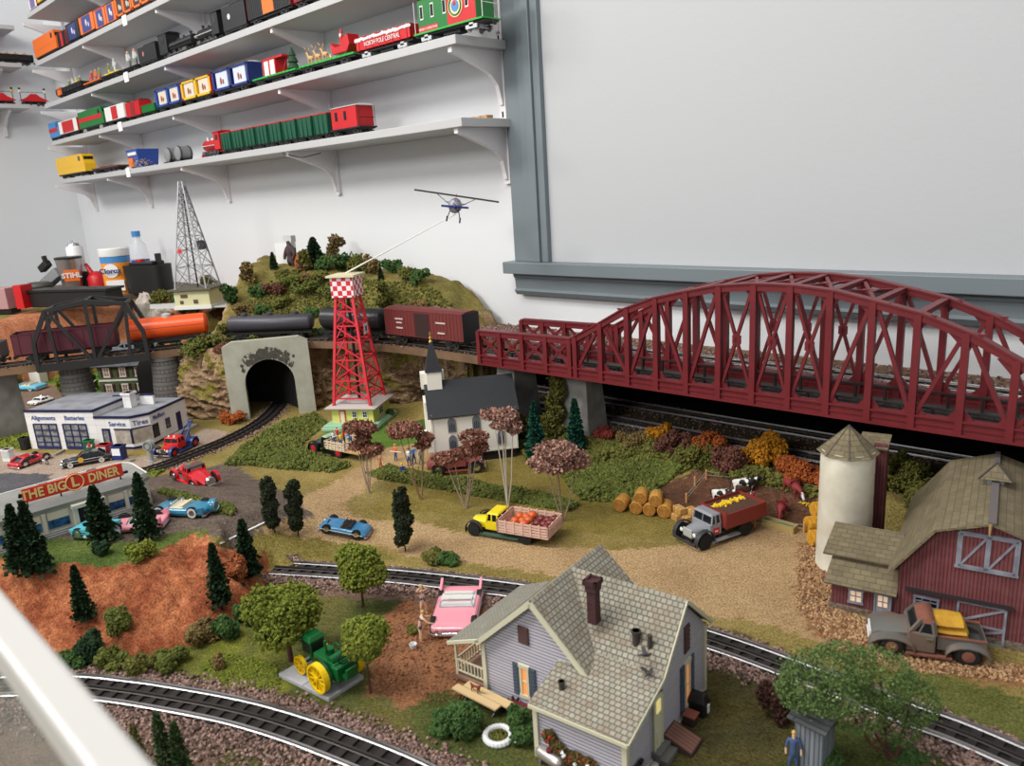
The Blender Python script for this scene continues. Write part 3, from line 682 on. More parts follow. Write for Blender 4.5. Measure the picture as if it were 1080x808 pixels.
# RED ARCH BRIDGE
redm = M('bridge_red', (106, 30, 36), .42, c2=(98, 26, 32), scale=30)
BA = np.array([-1.283, 1.21]); BB = np.array([-.204, 1.238]); BU = (BB-BA)/np.linalg.norm(BB-BA)
def bridge():
 t = thing('arch_bridge','long dark red steel arch bridge with lattice sides crossing in front of the wall','bridge',(BA[0],BA[1],.2),math.atan2(BU[1],BU[0]))
 tops = [(0,.079),(.271,.083),(.348,.123),(.403,.153),(.473,.179),(.539,.194),(.601,.207),(.664,.213),(.705,.2135)]
 tops = tops+[(1.41-x, z) for x, z in tops[::-1][1:]]
 TX = [p[0] for p in tops]; TZ = [p[1] for p in tops]; zt = lambda x: float(np.interp(x, TX, TZ))
 XV = [0,.0675,.135,.2025,.268,.283,.348,.413,.478,.543,.608,.673,.737,.802,.867,.932,.997,1.062,1.127,1.142,1.2075,1.275,1.3425,1.41]
 for side, y in (('near', 0), ('far', .152)):
  m = MB()
  for a, b in zip(tops[:-1], tops[1:]):
   n = 1
   m.bar((a[0], y, a[1]-.006), (b[0], y, b[1]-.006), .013, .012)
   m.bar((a[0], y, a[1]), (b[0], y, b[1]), .018, .003)
  m.build('top_chord', redm, t)
  m = MB();m.box(-.004,1.414,y-.004,y+.004,.0,.021);m.box(-.004,1.414,y-.009,y+.009,-.002,.002);m.box(-.004,1.414,y-.008,y+.008,.0195,.0225);m.box(-.004,1.414,y-.006,y+.006,.0085,.0115)
  m.build('bottom_girder', redm, t)
  for x in XV:
   m = MB();m.box(x-.0036,x+.0036,y-.007,y+.007,.0,zt(x)-.002);m.box(x-.0052,x+.0052,y-.0085,y-.0065,.0,zt(x)-.002)
   m.build('upright_post', redm, t)
  m = MB()
  pan = [(a, b) for a, b in zip(XV[:-1], XV[1:]) if b-a > .03]
  def gus(x, z, s): m.box(x-s, x+s, y-.0022, y+.0022, z-s, z+s)
  for k, (a, b) in enumerate(pan):
   za, zb = zt(a)-.009, zt(b)-.009; zl = .024
   mid_ = (a+b)/2
   ins = .005
   if b < .28 or a > 1.12 or (.66 < mid_ < .75) or (.6 < a and b < .81):
    m.bar((a+ins, y, zl), (b-ins, y, zb), .0055, .005); m.bar((a+ins, y, za), (b-ins, y, zl), .0055, .005)
    gus((a+b)/2, (zl+(za+zb)/2)/2, .0075)
   else:
    up = (k % 2 == 0)
    if up: m.bar((a+ins, y, zl), (b-ins, y, zb), .0065, .006)
    else: m.bar((a+ins, y, za), (b-ins, y, zl), .0065, .006)
   for xx, zz in ((a+ins, za), (b-ins, zb)):
    m.prism([(xx-.001,zz+.006),(xx-.001,zz-.016),(xx+(.02 if xx < mid_ else -.02),zz+.006)],y-.002,y+.002,'y')
   for xx in (a+ins, b-ins):
    m.prism([(xx, zl-.002), (xx, zl+.014), (xx+(.014 if xx < mid_ else -.014), zl-.002)], y-.002, y+.002, 'y')
  m.build('lattice_bracing', redm, t)
 m = MB()
 for x in (.478,.543,.608,.673,.737,.802,.867,.932): m.bar((x,0,zt(x)-.004),(x,.152,zt(x)-.004),.012,.008)
 for a, b in ((.478, .543), (.608, .673), (.673, .737), (.737, .802), (.802, .867)):
  m.bar((a,.005,zt(a)-.004),(b,.147,zt(b)-.004),.006,.004);m.bar((a,.147,zt(a)-.004),(b,.005,zt(b)-.004),.006,.004)
  m.box((a+b)/2-.012, (a+b)/2+.012, .064, .088, zt((a+b)/2)-.006, zt((a+b)/2)-.003)
 m.build('top_bracing', redm, t)
 m = MB();m.box(0,1.41,.006,.146,-.002,.0005);m.build('deck',M('deck_grey',(96,92,88),.5,metal=.3),t)
 m = MB()
 for y in (.03, .122):
  m.box(0, 1.41, y-.003, y+.003, .024, .027)
  for k in range(29): m.box(.02+k*.049, .024+k*.049, y-.002, y+.002, .0, .024)
 m.build('guard_rail', M('guard_black', (38, 34, 32), .5), t)
bridge()
conc = M('pier_concrete', (148, 146, 142), .85, c2=(124, 122, 118), scale=25, bump=.001)
def pier(label, x0, x1, y0, y1, zt, zb=0, rz=0, base=True, mat=conc, cap=True):
 t = thing('bridge_pier',label,'bridge pier',((x0+x1)/2,(y0+y1)/2,zb),rz,'concrete piers carrying the upper line')
 w2, d2 = (x1-x0)/2, (y1-y0)/2; h = zt-zb
 m = MB();m.rings([[(-w2*1.12,-d2*1.12,0),(w2*1.12,-d2*1.12,0),(w2*1.12,d2*1.12,0),(-w2*1.12,d2*1.12,0)],[(-w2*.8,-d2*.8,h-.012),(w2*.8,-d2*.8,h-.012),(w2*.8,d2*.8,h-.012),(-w2*.8,d2*.8,h-.012)]])
 m.build('shaft', mat, t, bevel=.002)
 if cap: MB().box(-w2, w2, -d2, d2, h-.012, h).build('cap', mat, t, bevel=.002)
 if base: MB().box(-w2*1.25, w2*1.25, -d2*1.25, d2*1.25, -.002, .018).build('footing', mat, t, bevel=.003)
pier('pale concrete pier under the red bridge behind the ivy and blue-green cone trees',-1.125,-1.035,1.29,1.36,.1965)
pier('grey concrete pier under the left end of the red bridge behind the church',-1.31,-1.24,1.27,1.36,.1965)
pier('concrete pier under the red bridge hidden behind the barn roof', -.03, .05, 1.22, 1.38, .1965)
# BLACK TRUSS BRIDGE
blk = M('truss_black', (34, 33, 34), .5)
def truss():
 A = np.array([-2.372, .571]); B = np.array([-2.239, .813]); u = (B-A)/np.linalg.norm(B-A)
 t = thing('truss_bridge','short black truss bridge on stone pillars at the left, with a train inside','bridge',(A[0],A[1],.19),math.atan2(u[1],u[0]))
 W = .1
 prof = [(0, 0), (.002, .075), (.044, .157), (.143, .173), (.242, .157), (.276, .075), (.278, 0)]
 for nm, y in (('near', 0), ('far', W)):
  m = MB()
  for a, b in zip(prof[:-1], prof[1:]): m.bar((a[0], y, a[1]), (b[0], y, b[1]), .01, .011)
  m.box(-.004, .282, y-.005, y+.005, -.008, .012)
  m.build('side_frame', blk, t)
  m = MB()
  for x0,z0,x1,z1 in ((.044,.157,.03+.02,0),(.05,.15,.143,.0),(.143,.173,.143,0),(.236,.15,.143,.0),(.242,.157,.232,0)): m.bar((x0,y,z0),(x1,y,z1),.008,.008)
  m.build('diagonal_braces', blk, t)
 m = MB()
 for x, z in ((.044, .157), (.143, .173), (.242, .157)): m.bar((x, 0, z), (x, W, z), .009, .008)
 m.bar((.044,0,.157),(.143,W,.173),.005,.004);m.bar((.044,W,.157),(.143,0,.173),.005,.004);m.bar((.143,0,.173),(.242,W,.157),.005,.004);m.bar((.143,W,.173),(.242,0,.157),.005,.004)
 m.build('top_bracing', blk, t)
 MB().box(0, .278, .004, W-.004, -.006, .0).build('deck', blk, t)
truss()
stone = MBrick('pillar_stone',(104,100,96),(92,88,85),(70,68,66),.03,.012,.001,rough=.9,bump=.001)
def pillar(label, x, y, r0, r1, h, shape='round', z=0, mat=stone, rz=0):
 t = thing('stone_pillar', label, 'pillar', (x, y, z), rz, 'stone pillars under the black truss')
 if shape == 'round': m = MB().lathe([(r0, 0), (r1, h-.01), (r1*1.08, h-.01), (r1*1.08, h)], 20)
 else: m = MB().rings([[(-r0,-r0*1.3,0),(r0,-r0*1.3,0),(r0,r0*1.3,0),(-r0,r0*1.3,0)],[(-r1,-r1*1.3,h),(r1,-r1*1.3,h),(r1,r1*1.3,h),(-r1,r1*1.3,h)]])
 m.build('pillar_shaft', mat, t, smooth=True if shape == 'round' else False)
pillar('grey round stone pillar under the left end of the black truss', -2.40, .665, .052, .038, .182)
pillar('grey round stone pillar under the right end of the black truss', -2.26, .865, .05, .036, .182)
pillar('pale square concrete pillar at the left edge of the picture',-2.50,.475,.045,.04,.182,'sq',mat=conc,rz=.4)
stn = MBrick('white_stone',(190,190,194),(150,152,160),(90,90,96),.012,.008,.001,rough=.9,bump=.0015)
p = Gz(180,437);pillar('slim pillar of pale blocks at the left end of the rock face',p[0]-.02,p[1]+.04,.018,.016,.17,'sq',mat=stn,rz=.5)
# TRAIN CARS
def paint(n, c, r=.38, **k): return M('paint_'+n, c, r, **k)
steel = M('dull_steel', (120, 118, 116), .4, metal=.8); chrome = M('chrome', (225, 225, 228), .15, metal=1)
blackp = M('black_plastic',(24,24,25),.5);rubber = M('tyre_rubber',(26,26,27),.85);glassd = M('dark_glass',(28,32,36),.12)
silverp = M('silver_plastic', (196, 198, 200), .35, metal=.4)
wood = M('raw_wood', (196, 158, 112), .75, c2=(170, 132, 90), scale=60)
def truck(m, x, s=1, w=.022, col=blackp, wl=steel):
 m.use(col);m.box(x-.017*s,x+.017*s,-w,-w+.003,.006*s,.014*s);m.box(x-.017*s,x+.017*s,w-.003,w,.006*s,.014*s);m.box(x-.006*s,x+.006*s,-w,w,.010*s,.018*s)
 for dx in (-.012*s, .012*s):
  m.use(col).cyl((x+dx, -w*.85, .0075*s), (x+dx, w*.85, .0075*s), .0012, n=6)
  for y in (-w*.72, w*.72): m.use(wl).cyl((x+dx, y-.0015, .0075*s), (x+dx, y+.0015, .0075*s), .0072*s, n=14)
def car_base(t, L, W, s, frame=blackp, truckc=blackp):
 for x in (-L*.33, L*.33):
  m = MB(); truck(m, x, s, W*.46, truckc); m.build('truck', None, t)
 m = MB();m.box(-L/2,L/2,-W*.4,W*.4,.016*s,.021*s);m.box(-L*.12,L*.12,-W*.25,W*.25,.009*s,.017*s);m.build('underframe',frame,t)
 for sg in (-1, 1):
  m = MB();m.box(min(sg*L/2,sg*(L/2+.008*s)),max(sg*L/2,sg*(L/2+.008*s)),-.002*s,.002*s,.010*s,.014*s);m.box(sg*(L/2+.008*s)-.002*s,sg*(L/2+.008*s)+.002*s,-.004*s,.004*s,.008*s,.016*s);m.build('coupler',blackp,t)
def figure_mini(m, x, y, z, h, mats, rr):
 """tiny stiff show figure: legs, coat, arms and head in one lump"""
 a, b, c = mats; s = h
 m.use(a);m.cyl((x-.06*s,y,z),(x-.05*s,y,z+.45*s),.05*s,.07*s,6);m.cyl((x+.06*s,y,z),(x+.05*s,y,z+.45*s),.05*s,.07*s,6)
 m.use(b);m.cyl((x,y,z+.43*s),(x,y,z+.8*s),.1*s,.13*s,8);m.cyl((x-.13*s,y,z+.76*s),(x-.2*s,y-.05*s,z+.45*s),.045*s,.035*s,6);m.cyl((x+.13*s,y,z+.76*s),(x+.22*s,y+.03*s,z+.5*s),.045*s,.035*s,6)
 m.use(c); m.ball((x, y, z+.9*s), (.075*s, .075*s, .1*s), 8, 6)
def rail_car(name,kind,label,c1,c2=None,L=.2,W=.052,H=.05,s=1.0,group=None,loc=(0,0,0),rz=0,opts=None,truckc=blackp,**kw):
 opts = opts or {}
 t = thing(name, label, 'model train car', loc, rz, group); c2 = c2 or c1; z0 = .021*s
 if kind not in ('steam',): car_base(t, L, W, s, truckc=truckc)
 if kind == 'box':
  rf = opts.get('roof', c1)
  MB().box(-L/2, L/2, -W/2, W/2, z0, z0+H).build('body', c1, t, bevel=.0008)
  MB().prism([(-W/2-.001,z0+H),(-W*.25,z0+H+.005),(W*.25,z0+H+.005),(W/2+.001,z0+H),(W*.3,z0+H-.001)][:5],-L/2,L/2,'x').build('roof',rf,t)
  m = MB(); m.use(c2); dw = opts.get('dw', .13)
  for sg in (-1, 1):
   y = sg*(W/2+.0012); m.box(-L*dw, L*dw, min(y, y-sg*.002), max(y, y-sg*.002), z0+.002, z0+H*.93)
  m.build('sliding_door', None, t)
  for sg in (-1, 1):
   m = MB(); m.box(-L/2, L/2, min(sg*W/2, sg*(W/2+.0008)), max(sg*W/2, sg*(W/2+.0008)), z0, z0+.002)
   for k in range(int(L/.012)):
    x = -L/2+.006+k*.012
    if abs(x) > L*dw: m.box(x-.0006,x+.0006,min(sg*W/2,sg*(W/2+.0008)),max(sg*W/2,sg*(W/2+.0008)),z0,z0+H)
   m.build('side_ribs', c1, t)
  if opts.get('ends'): 
   for sg in (-1,1): MB().box(min(sg*L/2,sg*(L/2+.0015)),max(sg*L/2,sg*(L/2+.0015)),-W/2,W/2,z0,z0+H).build('end_panel',opts['ends'],t)
 elif kind == 'window':      # aquarium-style display car: big framed panes with figures behind
  fr = c1
  m = MB(); m.box(-L/2, L/2, -W/2, W/2, z0, z0+.008); m.box(-L/2, L/2, -W/2, W/2, z0+H-.007, z0+H)
  for x in (-L/2+.006, 0, L/2-.006): m.box(x-.006 if x else -.008, x+.006 if x else .008, -W/2, W/2, z0, z0+H)
  m.box(-L/2, L/2, -.002, .002, z0, z0+H)
  m.build('body', fr, t, bevel=.0006)
  MB().prism([(-W/2-.001,z0+H),(-W*.25,z0+H+.005),(W*.25,z0+H+.005),(W/2+.001,z0+H)],-L/2,L/2,'x').build('roof',opts.get('roof',fr),t)
  for x in (-L*.25, L*.25):
   for sg in (-1, 1):
    m = MB(); m.use(opts.get('scene', M('display_cream', (206, 196, 180), .7))); y = sg*(W/2-.004)
    m.box(x-L*.16, x+L*.16, min(y, y-sg*.006), max(y, y-sg*.006), z0+.008, z0+H-.007)
    m.use(opts.get('fig',M('display_figure',(150,80,60),.7)));m.ball((x-.006,sg*(W/2-.003),z0+H*.45),(.006,.002,.012));m.ball((x+.010,sg*(W/2-.003),z0+H*.4),(.005,.002,.009))
    m.build('display_window', None, t)
  m = MB();m.use(opts.get('ends',c2));m.box(L/2,L/2+.002,-W/2,W/2,z0,z0+H);m.box(-L/2-.002,-L/2,-W/2,W/2,z0,z0+H);m.build('end_panel',None,t)
 elif kind == 'image':
  MB().box(-L/2, L/2, -W/2, W/2, z0, z0+H).build('body', c1, t, bevel=.0008)
  for sg in (-1, 1):
   y = sg*W/2;m = MB();m.use(c2);m.box(-L*.3,L*.3,min(y,y+sg*.001),max(y,y+sg*.001),z0+.003,z0+H-.003)
   m.use(opts.get('mark',M('moon_white',(226,226,230),.6)));m.ball((0,y+sg*.001,z0+H*.55),(.007,.001,.014));m.ball((L*.15,y+sg*.001,z0+H*.4),(.005,.001,.010));m.build('picture_panel',None,t)
  MB().box(-L/2, L/2, -W/2-.001, W/2+.001, z0+H, z0+H+.003).build('roof', opts.get('roof', blackp), t)
 elif kind == 'gondola':
  m = MB();m.box(-L/2,L/2,-W/2,-W/2+.002,z0,z0+H);m.box(-L/2,L/2,W/2-.002,W/2,z0,z0+H);m.box(-L/2,-L/2+.002,-W/2,W/2,z0,z0+H);m.box(L/2-.002,L/2,-W/2,W/2,z0,z0+H);m.box(-L/2,L/2,-W/2,W/2,z0,z0+.002)
  m.box(-L/2,L/2,-W/2-.0015,-W/2+.002,z0+H-.003,z0+H);m.box(-L/2,L/2,W/2-.002,W/2+.0015,z0+H-.003,z0+H)
  for k in range(8):
   x = -L/2+L*(k+.5)/8;m.box(x-.0012,x+.0012,-W/2-.0015,-W/2,z0,z0+H);m.box(x-.0012,x+.0012,W/2,W/2+.0015,z0,z0+H)
  m.build('body', c1, t)
  if opts.get('load'): MB().box(-L/2+.002,L/2-.002,-W/2+.002,W/2-.002,z0+.002,z0+H*.8).build('load',opts['load'],t)
 elif kind == 'hopper':
  m = MB(); hw = W/2
  m.rings([[(-L*.44,-hw*.92,z0),(L*.44,-hw*.92,z0),(L*.44,hw*.92,z0),(-L*.44,hw*.92,z0)],[(-L*.46,-hw,z0+H),(L*.46,-hw,z0+H),(L*.46,hw,z0+H),(-L*.46,hw,z0+H)]])
  for x in (-L*.42, -L*.14, L*.14, L*.42): m.box(x-.0012, x+.0012, -hw-.0012, hw+.0012, z0, z0+H)
  m.build('body', c1, t)
  MB().box(-L*.46, L*.46, -hw-.0015, hw+.0015, z0+H-.001, z0+H+.002).build('top_rim', c2, t)
 elif kind == 'tank':
  r = W*.47;m = MB();m.lathe([(r*.3,-L/2),(r*.8,-L/2+.004),(r,-L/2+.010),(r,L/2-.010),(r*.8,L/2-.004),(r*.3,L/2)],20,(0,0,z0+r+.002),'x');m.build('tank',c1,t,smooth=True)
  for k in range(opts.get('domes', 1)):
   x = (k-(opts.get('domes',1)-1)/2)*L*.3;MB().lathe([(r*.42,z0+r*1.8),(r*.42,z0+2*r+.008),(r*.2,z0+2*r+.011)],14,(x,0,0)).build('dome',opts.get('domec',c1),t,smooth=True)
  m = MB()
  for sg in (-1, 1):
   m.cyl((-L*.46,sg*r*.98,z0+r*1.15),(L*.46,sg*r*.98,z0+r*1.15),.0008,n=5);m.box(-L/2,L/2,sg*r*.75-.003,sg*r*.75+.003,z0-.001,z0+.001)
  m.build('handrail', blackp, t)
 elif kind == 'flat':
  m = MB(); m.box(-L/2, L/2, -W/2, W/2, z0, z0+.005)
  for k in range(12): x = -L/2+L*(k+.5)/12; m.box(x-.001, x+.001, -W/2-.0015, W/2+.0015, z0+.001, z0+.0045)
  m.build('deck', c1, t)
 elif kind == 'caboose':
  MB().box(-L*.42, L*.42, -W/2, W/2, z0+.002, z0+H).build('body', c1, t, bevel=.0008)
  MB().box(-L/2, L/2, -W/2-.001, W/2+.001, z0-.001, z0+.003).build('platform', c2, t)
  MB().prism([(-W/2-.003,z0+H),(-W*.3,z0+H+.005),(W*.3,z0+H+.005),(W/2+.003,z0+H)],-L*.47,L*.47,'x').build('roof',opts.get('roof',c2),t)
  if opts.get('cupola', True):
   m = MB();m.use(opts.get('cupc',c1));m.box(-L*.12,L*.12,-W*.42,W*.42,z0+H+.004,z0+H+.019);m.use(opts.get('roof',c2));m.box(-L*.14,L*.14,-W*.46,W*.46,z0+H+.019,z0+H+.022);m.use(glassd)
   for x in (-L*.06, L*.06):
    for sg in (-1, 1): m.box(x-.004, x+.004, sg*W*.425-.0005, sg*W*.425+.0005, z0+H+.009, z0+H+.016)
   m.build('cupola', None, t)
  for x in opts.get('win', (-.3, -.12, .12, .3)):
   for sg in (-1, 1):
    m = MB();m.use(opts.get('wf',M('window_frame_white',(220,220,214),.5)));y = sg*W/2;m.box(L*x-.006,L*x+.006,min(y,y+sg*.001),max(y,y+sg*.001),z0+H*.4,z0+H*.82);m.use(glassd);m.box(L*x-.0045,L*x+.0045,min(y,y+sg*.0015),max(y,y+sg*.0015),z0+H*.44,z0+H*.78);m.build('window',None,t)
  for sx in (-1, 1):
   m = MB()
   for sy in (-1, 1): m.cyl((sx*L*.49, sy*W*.45, z0), (sx*L*.49, sy*W*.45, z0+H), .0009, n=5)
   m.cyl((sx*L*.49, -W*.45, z0+H*.45), (sx*L*.49, W*.45, z0+H*.45), .0009, n=5)
   m.build('end_railing', opts.get('rail', blackp), t)
 elif kind == 'diesel':
  m = MB();pts = [(-L/2,z0),(L/2-.002,z0),(L/2,z0+H*.45),(L/2-.010,z0+H*.6),(L/2-.022,z0+H),(-L/2,z0+H)]
  m.prism(pts, -W/2, W/2, 'y'); m.build('body', c1, t, bevel=.0015)
  for sg in (-1,1): MB().box(-L/2,L/2-.02,min(sg*W/2,sg*(W/2+.001)),max(sg*W/2,sg*(W/2+.001)),z0+H*.35,z0+H*.6).build('stripe',c2,t)
  m = MB(); m.use(glassd)
  for sg in (-1,1): m.box(L*.32,L*.38,min(sg*W/2,sg*(W/2+.001)),max(sg*W/2,sg*(W/2+.001)),z0+H*.62,z0+H*.88)
  m.box(L/2-.018, L/2-.012, -W*.4, W*.4, z0+H*.65, z0+H*.85); m.build('cab_window', None, t)
  m = MB()
  for k in range(4): m.cyl((-L*.35+k*L*.15, 0, z0+H), (-L*.35+k*L*.15, 0, z0+H+.003), .008, n=12)
  m.build('roof_fan', opts.get('fan', c1), t)
 elif kind == 'tender':
  MB().box(-L/2, L/2, -W*.45, W*.45, z0, z0+H).build('body', c1, t, bevel=.001)
  MB().box(-L*.2,L*.45,-W*.36,W*.36,z0+H,z0+H+.005).build('coal_load',M('coal',(18,18,18),.9,bump=.002),t)
  if opts.get('logo'):
   for sg in (-1,1): MB().lathe([(.009,0),(.009,.0012)],14,(-L*.2,(W*.45 if sg > 0 else -W*.45-.0012),z0+H*.55),'y').build('round_emblem',opts['logo'],t)
 elif kind == 'steam':
  r = W*.33; zc = .03*s+r*.5
  m = MB();m.lathe([(r*.5,L*.44),(r*.95,L*.43),(r,L*.42),(r,-L*.12),(r*1.12,-L*.14),(r*1.12,-L*.2)],18,(0,0,zc),'x');m.build('boiler',c1,t,smooth=True)
  m = MB();m.box(-L*.42,-L*.18,-W*.45,W*.45,z0,z0+H);m.prism([(-W*.5,z0+H),(-W*.25,z0+H+.006),(W*.25,z0+H+.006),(W*.5,z0+H)],-L*.46,-L*.15,'x');m.use(glassd)
  for sg in (-1, 1): m.box(-L*.36, -L*.26, sg*W*.452-.0005, sg*W*.452+.0005, z0+H*.55, z0+H*.85)
  m2 = MB();m2.v,m2.f,m2.fm,m2.ms = m.v,m.f,[0 if i < len(m.f)-12 else 1 for i in range(len(m.f))],[c2,glassd];m2.build('cab',None,t)
  m = MB();m.lathe([(.005,zc+r*.8),(.004,zc+r+.004),(.006,zc+r+.012)],12,(L*.34,0,0));m.build('smokestack',opts.get('stack',c1),t)
  m = MB();m.lathe([(.006,zc+r*.8),(.006,zc+r+.003),(.003,zc+r+.007)],12,(L*.14,0,0));m.build('steam_dome',opts.get('dome',c1),t)
  m = MB();m.lathe([(.005,zc+r*.8),(.005,zc+r+.003),(.002,zc+r+.006)],12,(-L*.02,0,0));m.build('sand_dome',opts.get('dome',c1),t)
  for sg in (-1, 1):
   for x in (-L*.2, -L*.04, L*.12):
    m = MB(); m.use(opts.get('wheel', steel)); m.torus((x, sg*W*.36, .012*s), .0098*s, .0015*s, 18, 6, 'y')
    for a in range(6): m.bar((x,sg*W*.36,.012*s),(x+.0095*s*math.cos(a*PI/3),sg*W*.36,.012*s+.0095*s*math.sin(a*PI/3)),.0012)
    m.use(blackp).cyl((x,sg*W*.30,.012*s),(x,sg*W*.34,.012*s),.0088*s,n=16);m.build('driving_wheel',None,t)
   m = MB();m.box(-L*.2,L*.3,sg*W*.4-.001,sg*W*.4+.001,.011*s,.0135*s);m.box(L*.24,L*.36,sg*W*.4-.005,sg*W*.4+.005,.010*s,.019*s);m.build('side_rod',steel,t)
   m = MB();m.box(-L*.18,L*.42,sg*W*.38-.003,sg*W*.38+.003,zc-.003,zc-.0015);m.build('running_board',opts.get('board',c1),t)
  m = MB();m.cyl((L*.30,-W*.3,.0065*s),(L*.30,W*.3,.0065*s),.006*s,n=14);m.cyl((L*.40,-W*.3,.0065*s),(L*.40,W*.3,.0065*s),.006*s,n=14);m.build('pilot_wheels',steel,t)
  m = MB();m.prism([(L*.42,.017*s),(L*.5,.003*s),(L*.43,.003*s)],-W*.4,W*.4,'y');m.box(-L*.42,L*.46,-W*.25,W*.25,.014*s,.019*s);m.build('cowcatcher',c2,t)
  MB().cyl((L*.44,0,zc+r*.3),(L*.465,0,zc+r*.3),.005,n=12).build('headlamp',opts.get('lamp',silverp),t)
 return t
red = paint('red',(190,28,34));dred = paint('dark_red',(130,24,30));green = paint('green',(24,110,48));dgreen = paint('hopper_green',(18,78,56),.5)
blue = paint('blue',(38,70,150));navy = paint('navy',(32,48,110));yellow = paint('yellow',(226,178,34));orange = paint('orange',(226,110,36));white = paint('white',(222,222,220));brown = paint('rail_brown',(120,56,42));lblue = paint('sky_blue',(62,130,190));lime = paint('bright_green',(44,160,60));sage = paint('grey_green',(130,160,140));pblack = paint('satin_black',(26,26,28),.4);gold = paint('gold',(200,160,70),.35,metal=.6)
ghost = M('pale_figures',(196,200,196),.7);figA = M('figure_green',(110,130,70),.7);figB = M('figure_red',(170,60,50),.7);figS = M('figure_skin',(206,160,130),.7);figY = M('figure_yellow',(214,180,40),.6)
SHELFZ = [z+ST for z in SZ]
def sx(px, row, y=1.445):
 z = SHELFZ[row]+.03
 a, b = -4.7, -1.3
 def u(X):
  d = RM.T @ (np.array([X, y, z])-ORI); return CX-FOC*d[0]/d[2]
 for _ in range(40):
  m_ = (a+b)/2
  if u(m_) < px: a = m_
  else: b = m_
 return (a+b)/2
def shelf_car(row, p0, p1, name, kind, label, c1, c2=None, H=.055, opts=None, W=.055, flip=False, **kw):
 a, b = sx(p0, row), sx(p1, row); L = (b-a)*.96
 s = min(1.15, max(.75, L/.17)) if kind != 'hopper' else .8
 return rail_car(name,kind,label,c1,c2,L=L,W=W,H=H,s=s,loc=((a+b)/2,1.445,SHELFZ[row]),rz=PI if flip else 0,opts=opts,**kw)
r1 = 'train on the lowest shelf';r2 = 'holiday train on the second shelf';r3 = 'dark train on the third shelf';r4 = 'orange train on the fourth shelf'
# lowest shelf
t = shelf_car(0,60,97,'diesel_switcher','diesel','yellow diesel engine at the left end of the lowest shelf',yellow,yellow,H=.085,group=r1,opts={'fan': brown})
t = shelf_car(0,102,131,'flat_car','flat','rusty brown flat car on the lowest shelf beside the yellow engine',brown,group=r1)
m = MB();m.box(-.08,-.03,-.02,.02,.027,.034);m.box(.02,.07,-.02,.02,.027,.033);m.build('brown_load',brown,t)
def shelf_tub():
 x = (sx(137, 0)+sx(160, 0))/2
 t = thing('snack_tub', 'open blue tub of straw on the lowest shelf', 'tub', (x, 1.46, SHELFZ[0]))
 m = MB();m.use(blue);m.rings([[(a*.05,b*.04,0) for a,b in ((-1,-1),(1,-1),(1,1),(-1,1))],[(a*.062,b*.05,.08) for a,b in ((-1,-1),(1,-1),(1,1),(-1,1))]]);m.build('tub',None,t,bevel=.003)
 MB().box(-.048, .0, -.049, -.044, .008, .045).build('orange_label', orange, t)
 MB().box(-.04, .05, -.0505, -.048, .055, .068).build('pale_lettering_band', white, t)
 P = np.random.default_rng(1).normal(0,1,(160,3))*[.035,.02,.010]+[.03,-.03,.022];scatter('straw',P,.012,M('straw',(176,150,96),.9,c2=(206,184,130),island=True),t,'needle')
shelf_tub()
for k,(a,lab) in enumerate(((184,'left of two grey loads strapped in clear wrap on the lowest shelf'),(195,'right of two grey loads strapped in clear wrap on the lowest shelf'))):
 t = thing('grey_drum', lab, 'drum', (sx(a, 0), 1.44, SHELFZ[0]), 0, 'grey drums on the lowest shelf')
 m = MB();m.lathe([(.02,-.03),(.028,-.026),(.028,.026),(.02,.03)],16,(0,0,.032),'y');m.build('drum_body',M('drum_grey',(128,130,132),.4),t,smooth=True)
 m = MB();m.torus((0,-.02,.032),.0285,.002,20,6,'y');m.torus((0,.02,.032),.0285,.002,20,6,'y');m.build('strap',pblack,t);MB().box(-.03,.03,-.03,.03,0,.006).build('cradle',pblack,t)
t = shelf_car(0,217,242,'steam_engine','steam','red steam engine with white trim leading the green hoppers',red,red,H=.06,W=.06,group=r1,flip=True,opts={'stack': white,'dome': white,'lamp': white,'board': white})
HB = [241.5, 252.5, 265, 278, 291.5, 306, 322, 338.8, 356]
hop = None; names = ['first', 'second', 'third', 'fourth', 'fifth', 'sixth', 'seventh', 'eighth']
for k in range(8):
 shelf_car(0,HB[k],HB[k+1],'hopper_car','hopper',f'dark green hopper, {names[k]} of eight behind the red steam engine',dgreen,red,H=.058,W=.06,group='green hoppers on the lowest shelf')
shelf_car(0,356.5,389,'caboose','caboose','red caboose with a snowy white roof on the lowest shelf',red,pblack,H=.062,W=.062,group=r1,opts={'roof': white,'cupola': False,'win': (-.25,.05),'wf': pblack})
t = thing('track_bits','small tan wooden pieces at the right end of the lowest shelf','wood scraps',(sx(506,0,1.54),1.54,SHELFZ[0]))
for k in range(3): MB().box(-.035+k*.025, -.013+k*.025, -.012, .012, 0, .012).build('block', wood, t)
t = thing('shelf_cable','thin black wire hanging under the lowest shelf at its joint','cable',(sx(309,0),1.41,SZ[0]-.01))
MB().tube([(0,0,.03),(0.0,-.012,.005),(.05,.03,-.012),(.13,.05,-.003)],.0015,6).build('wire',blackp,t)
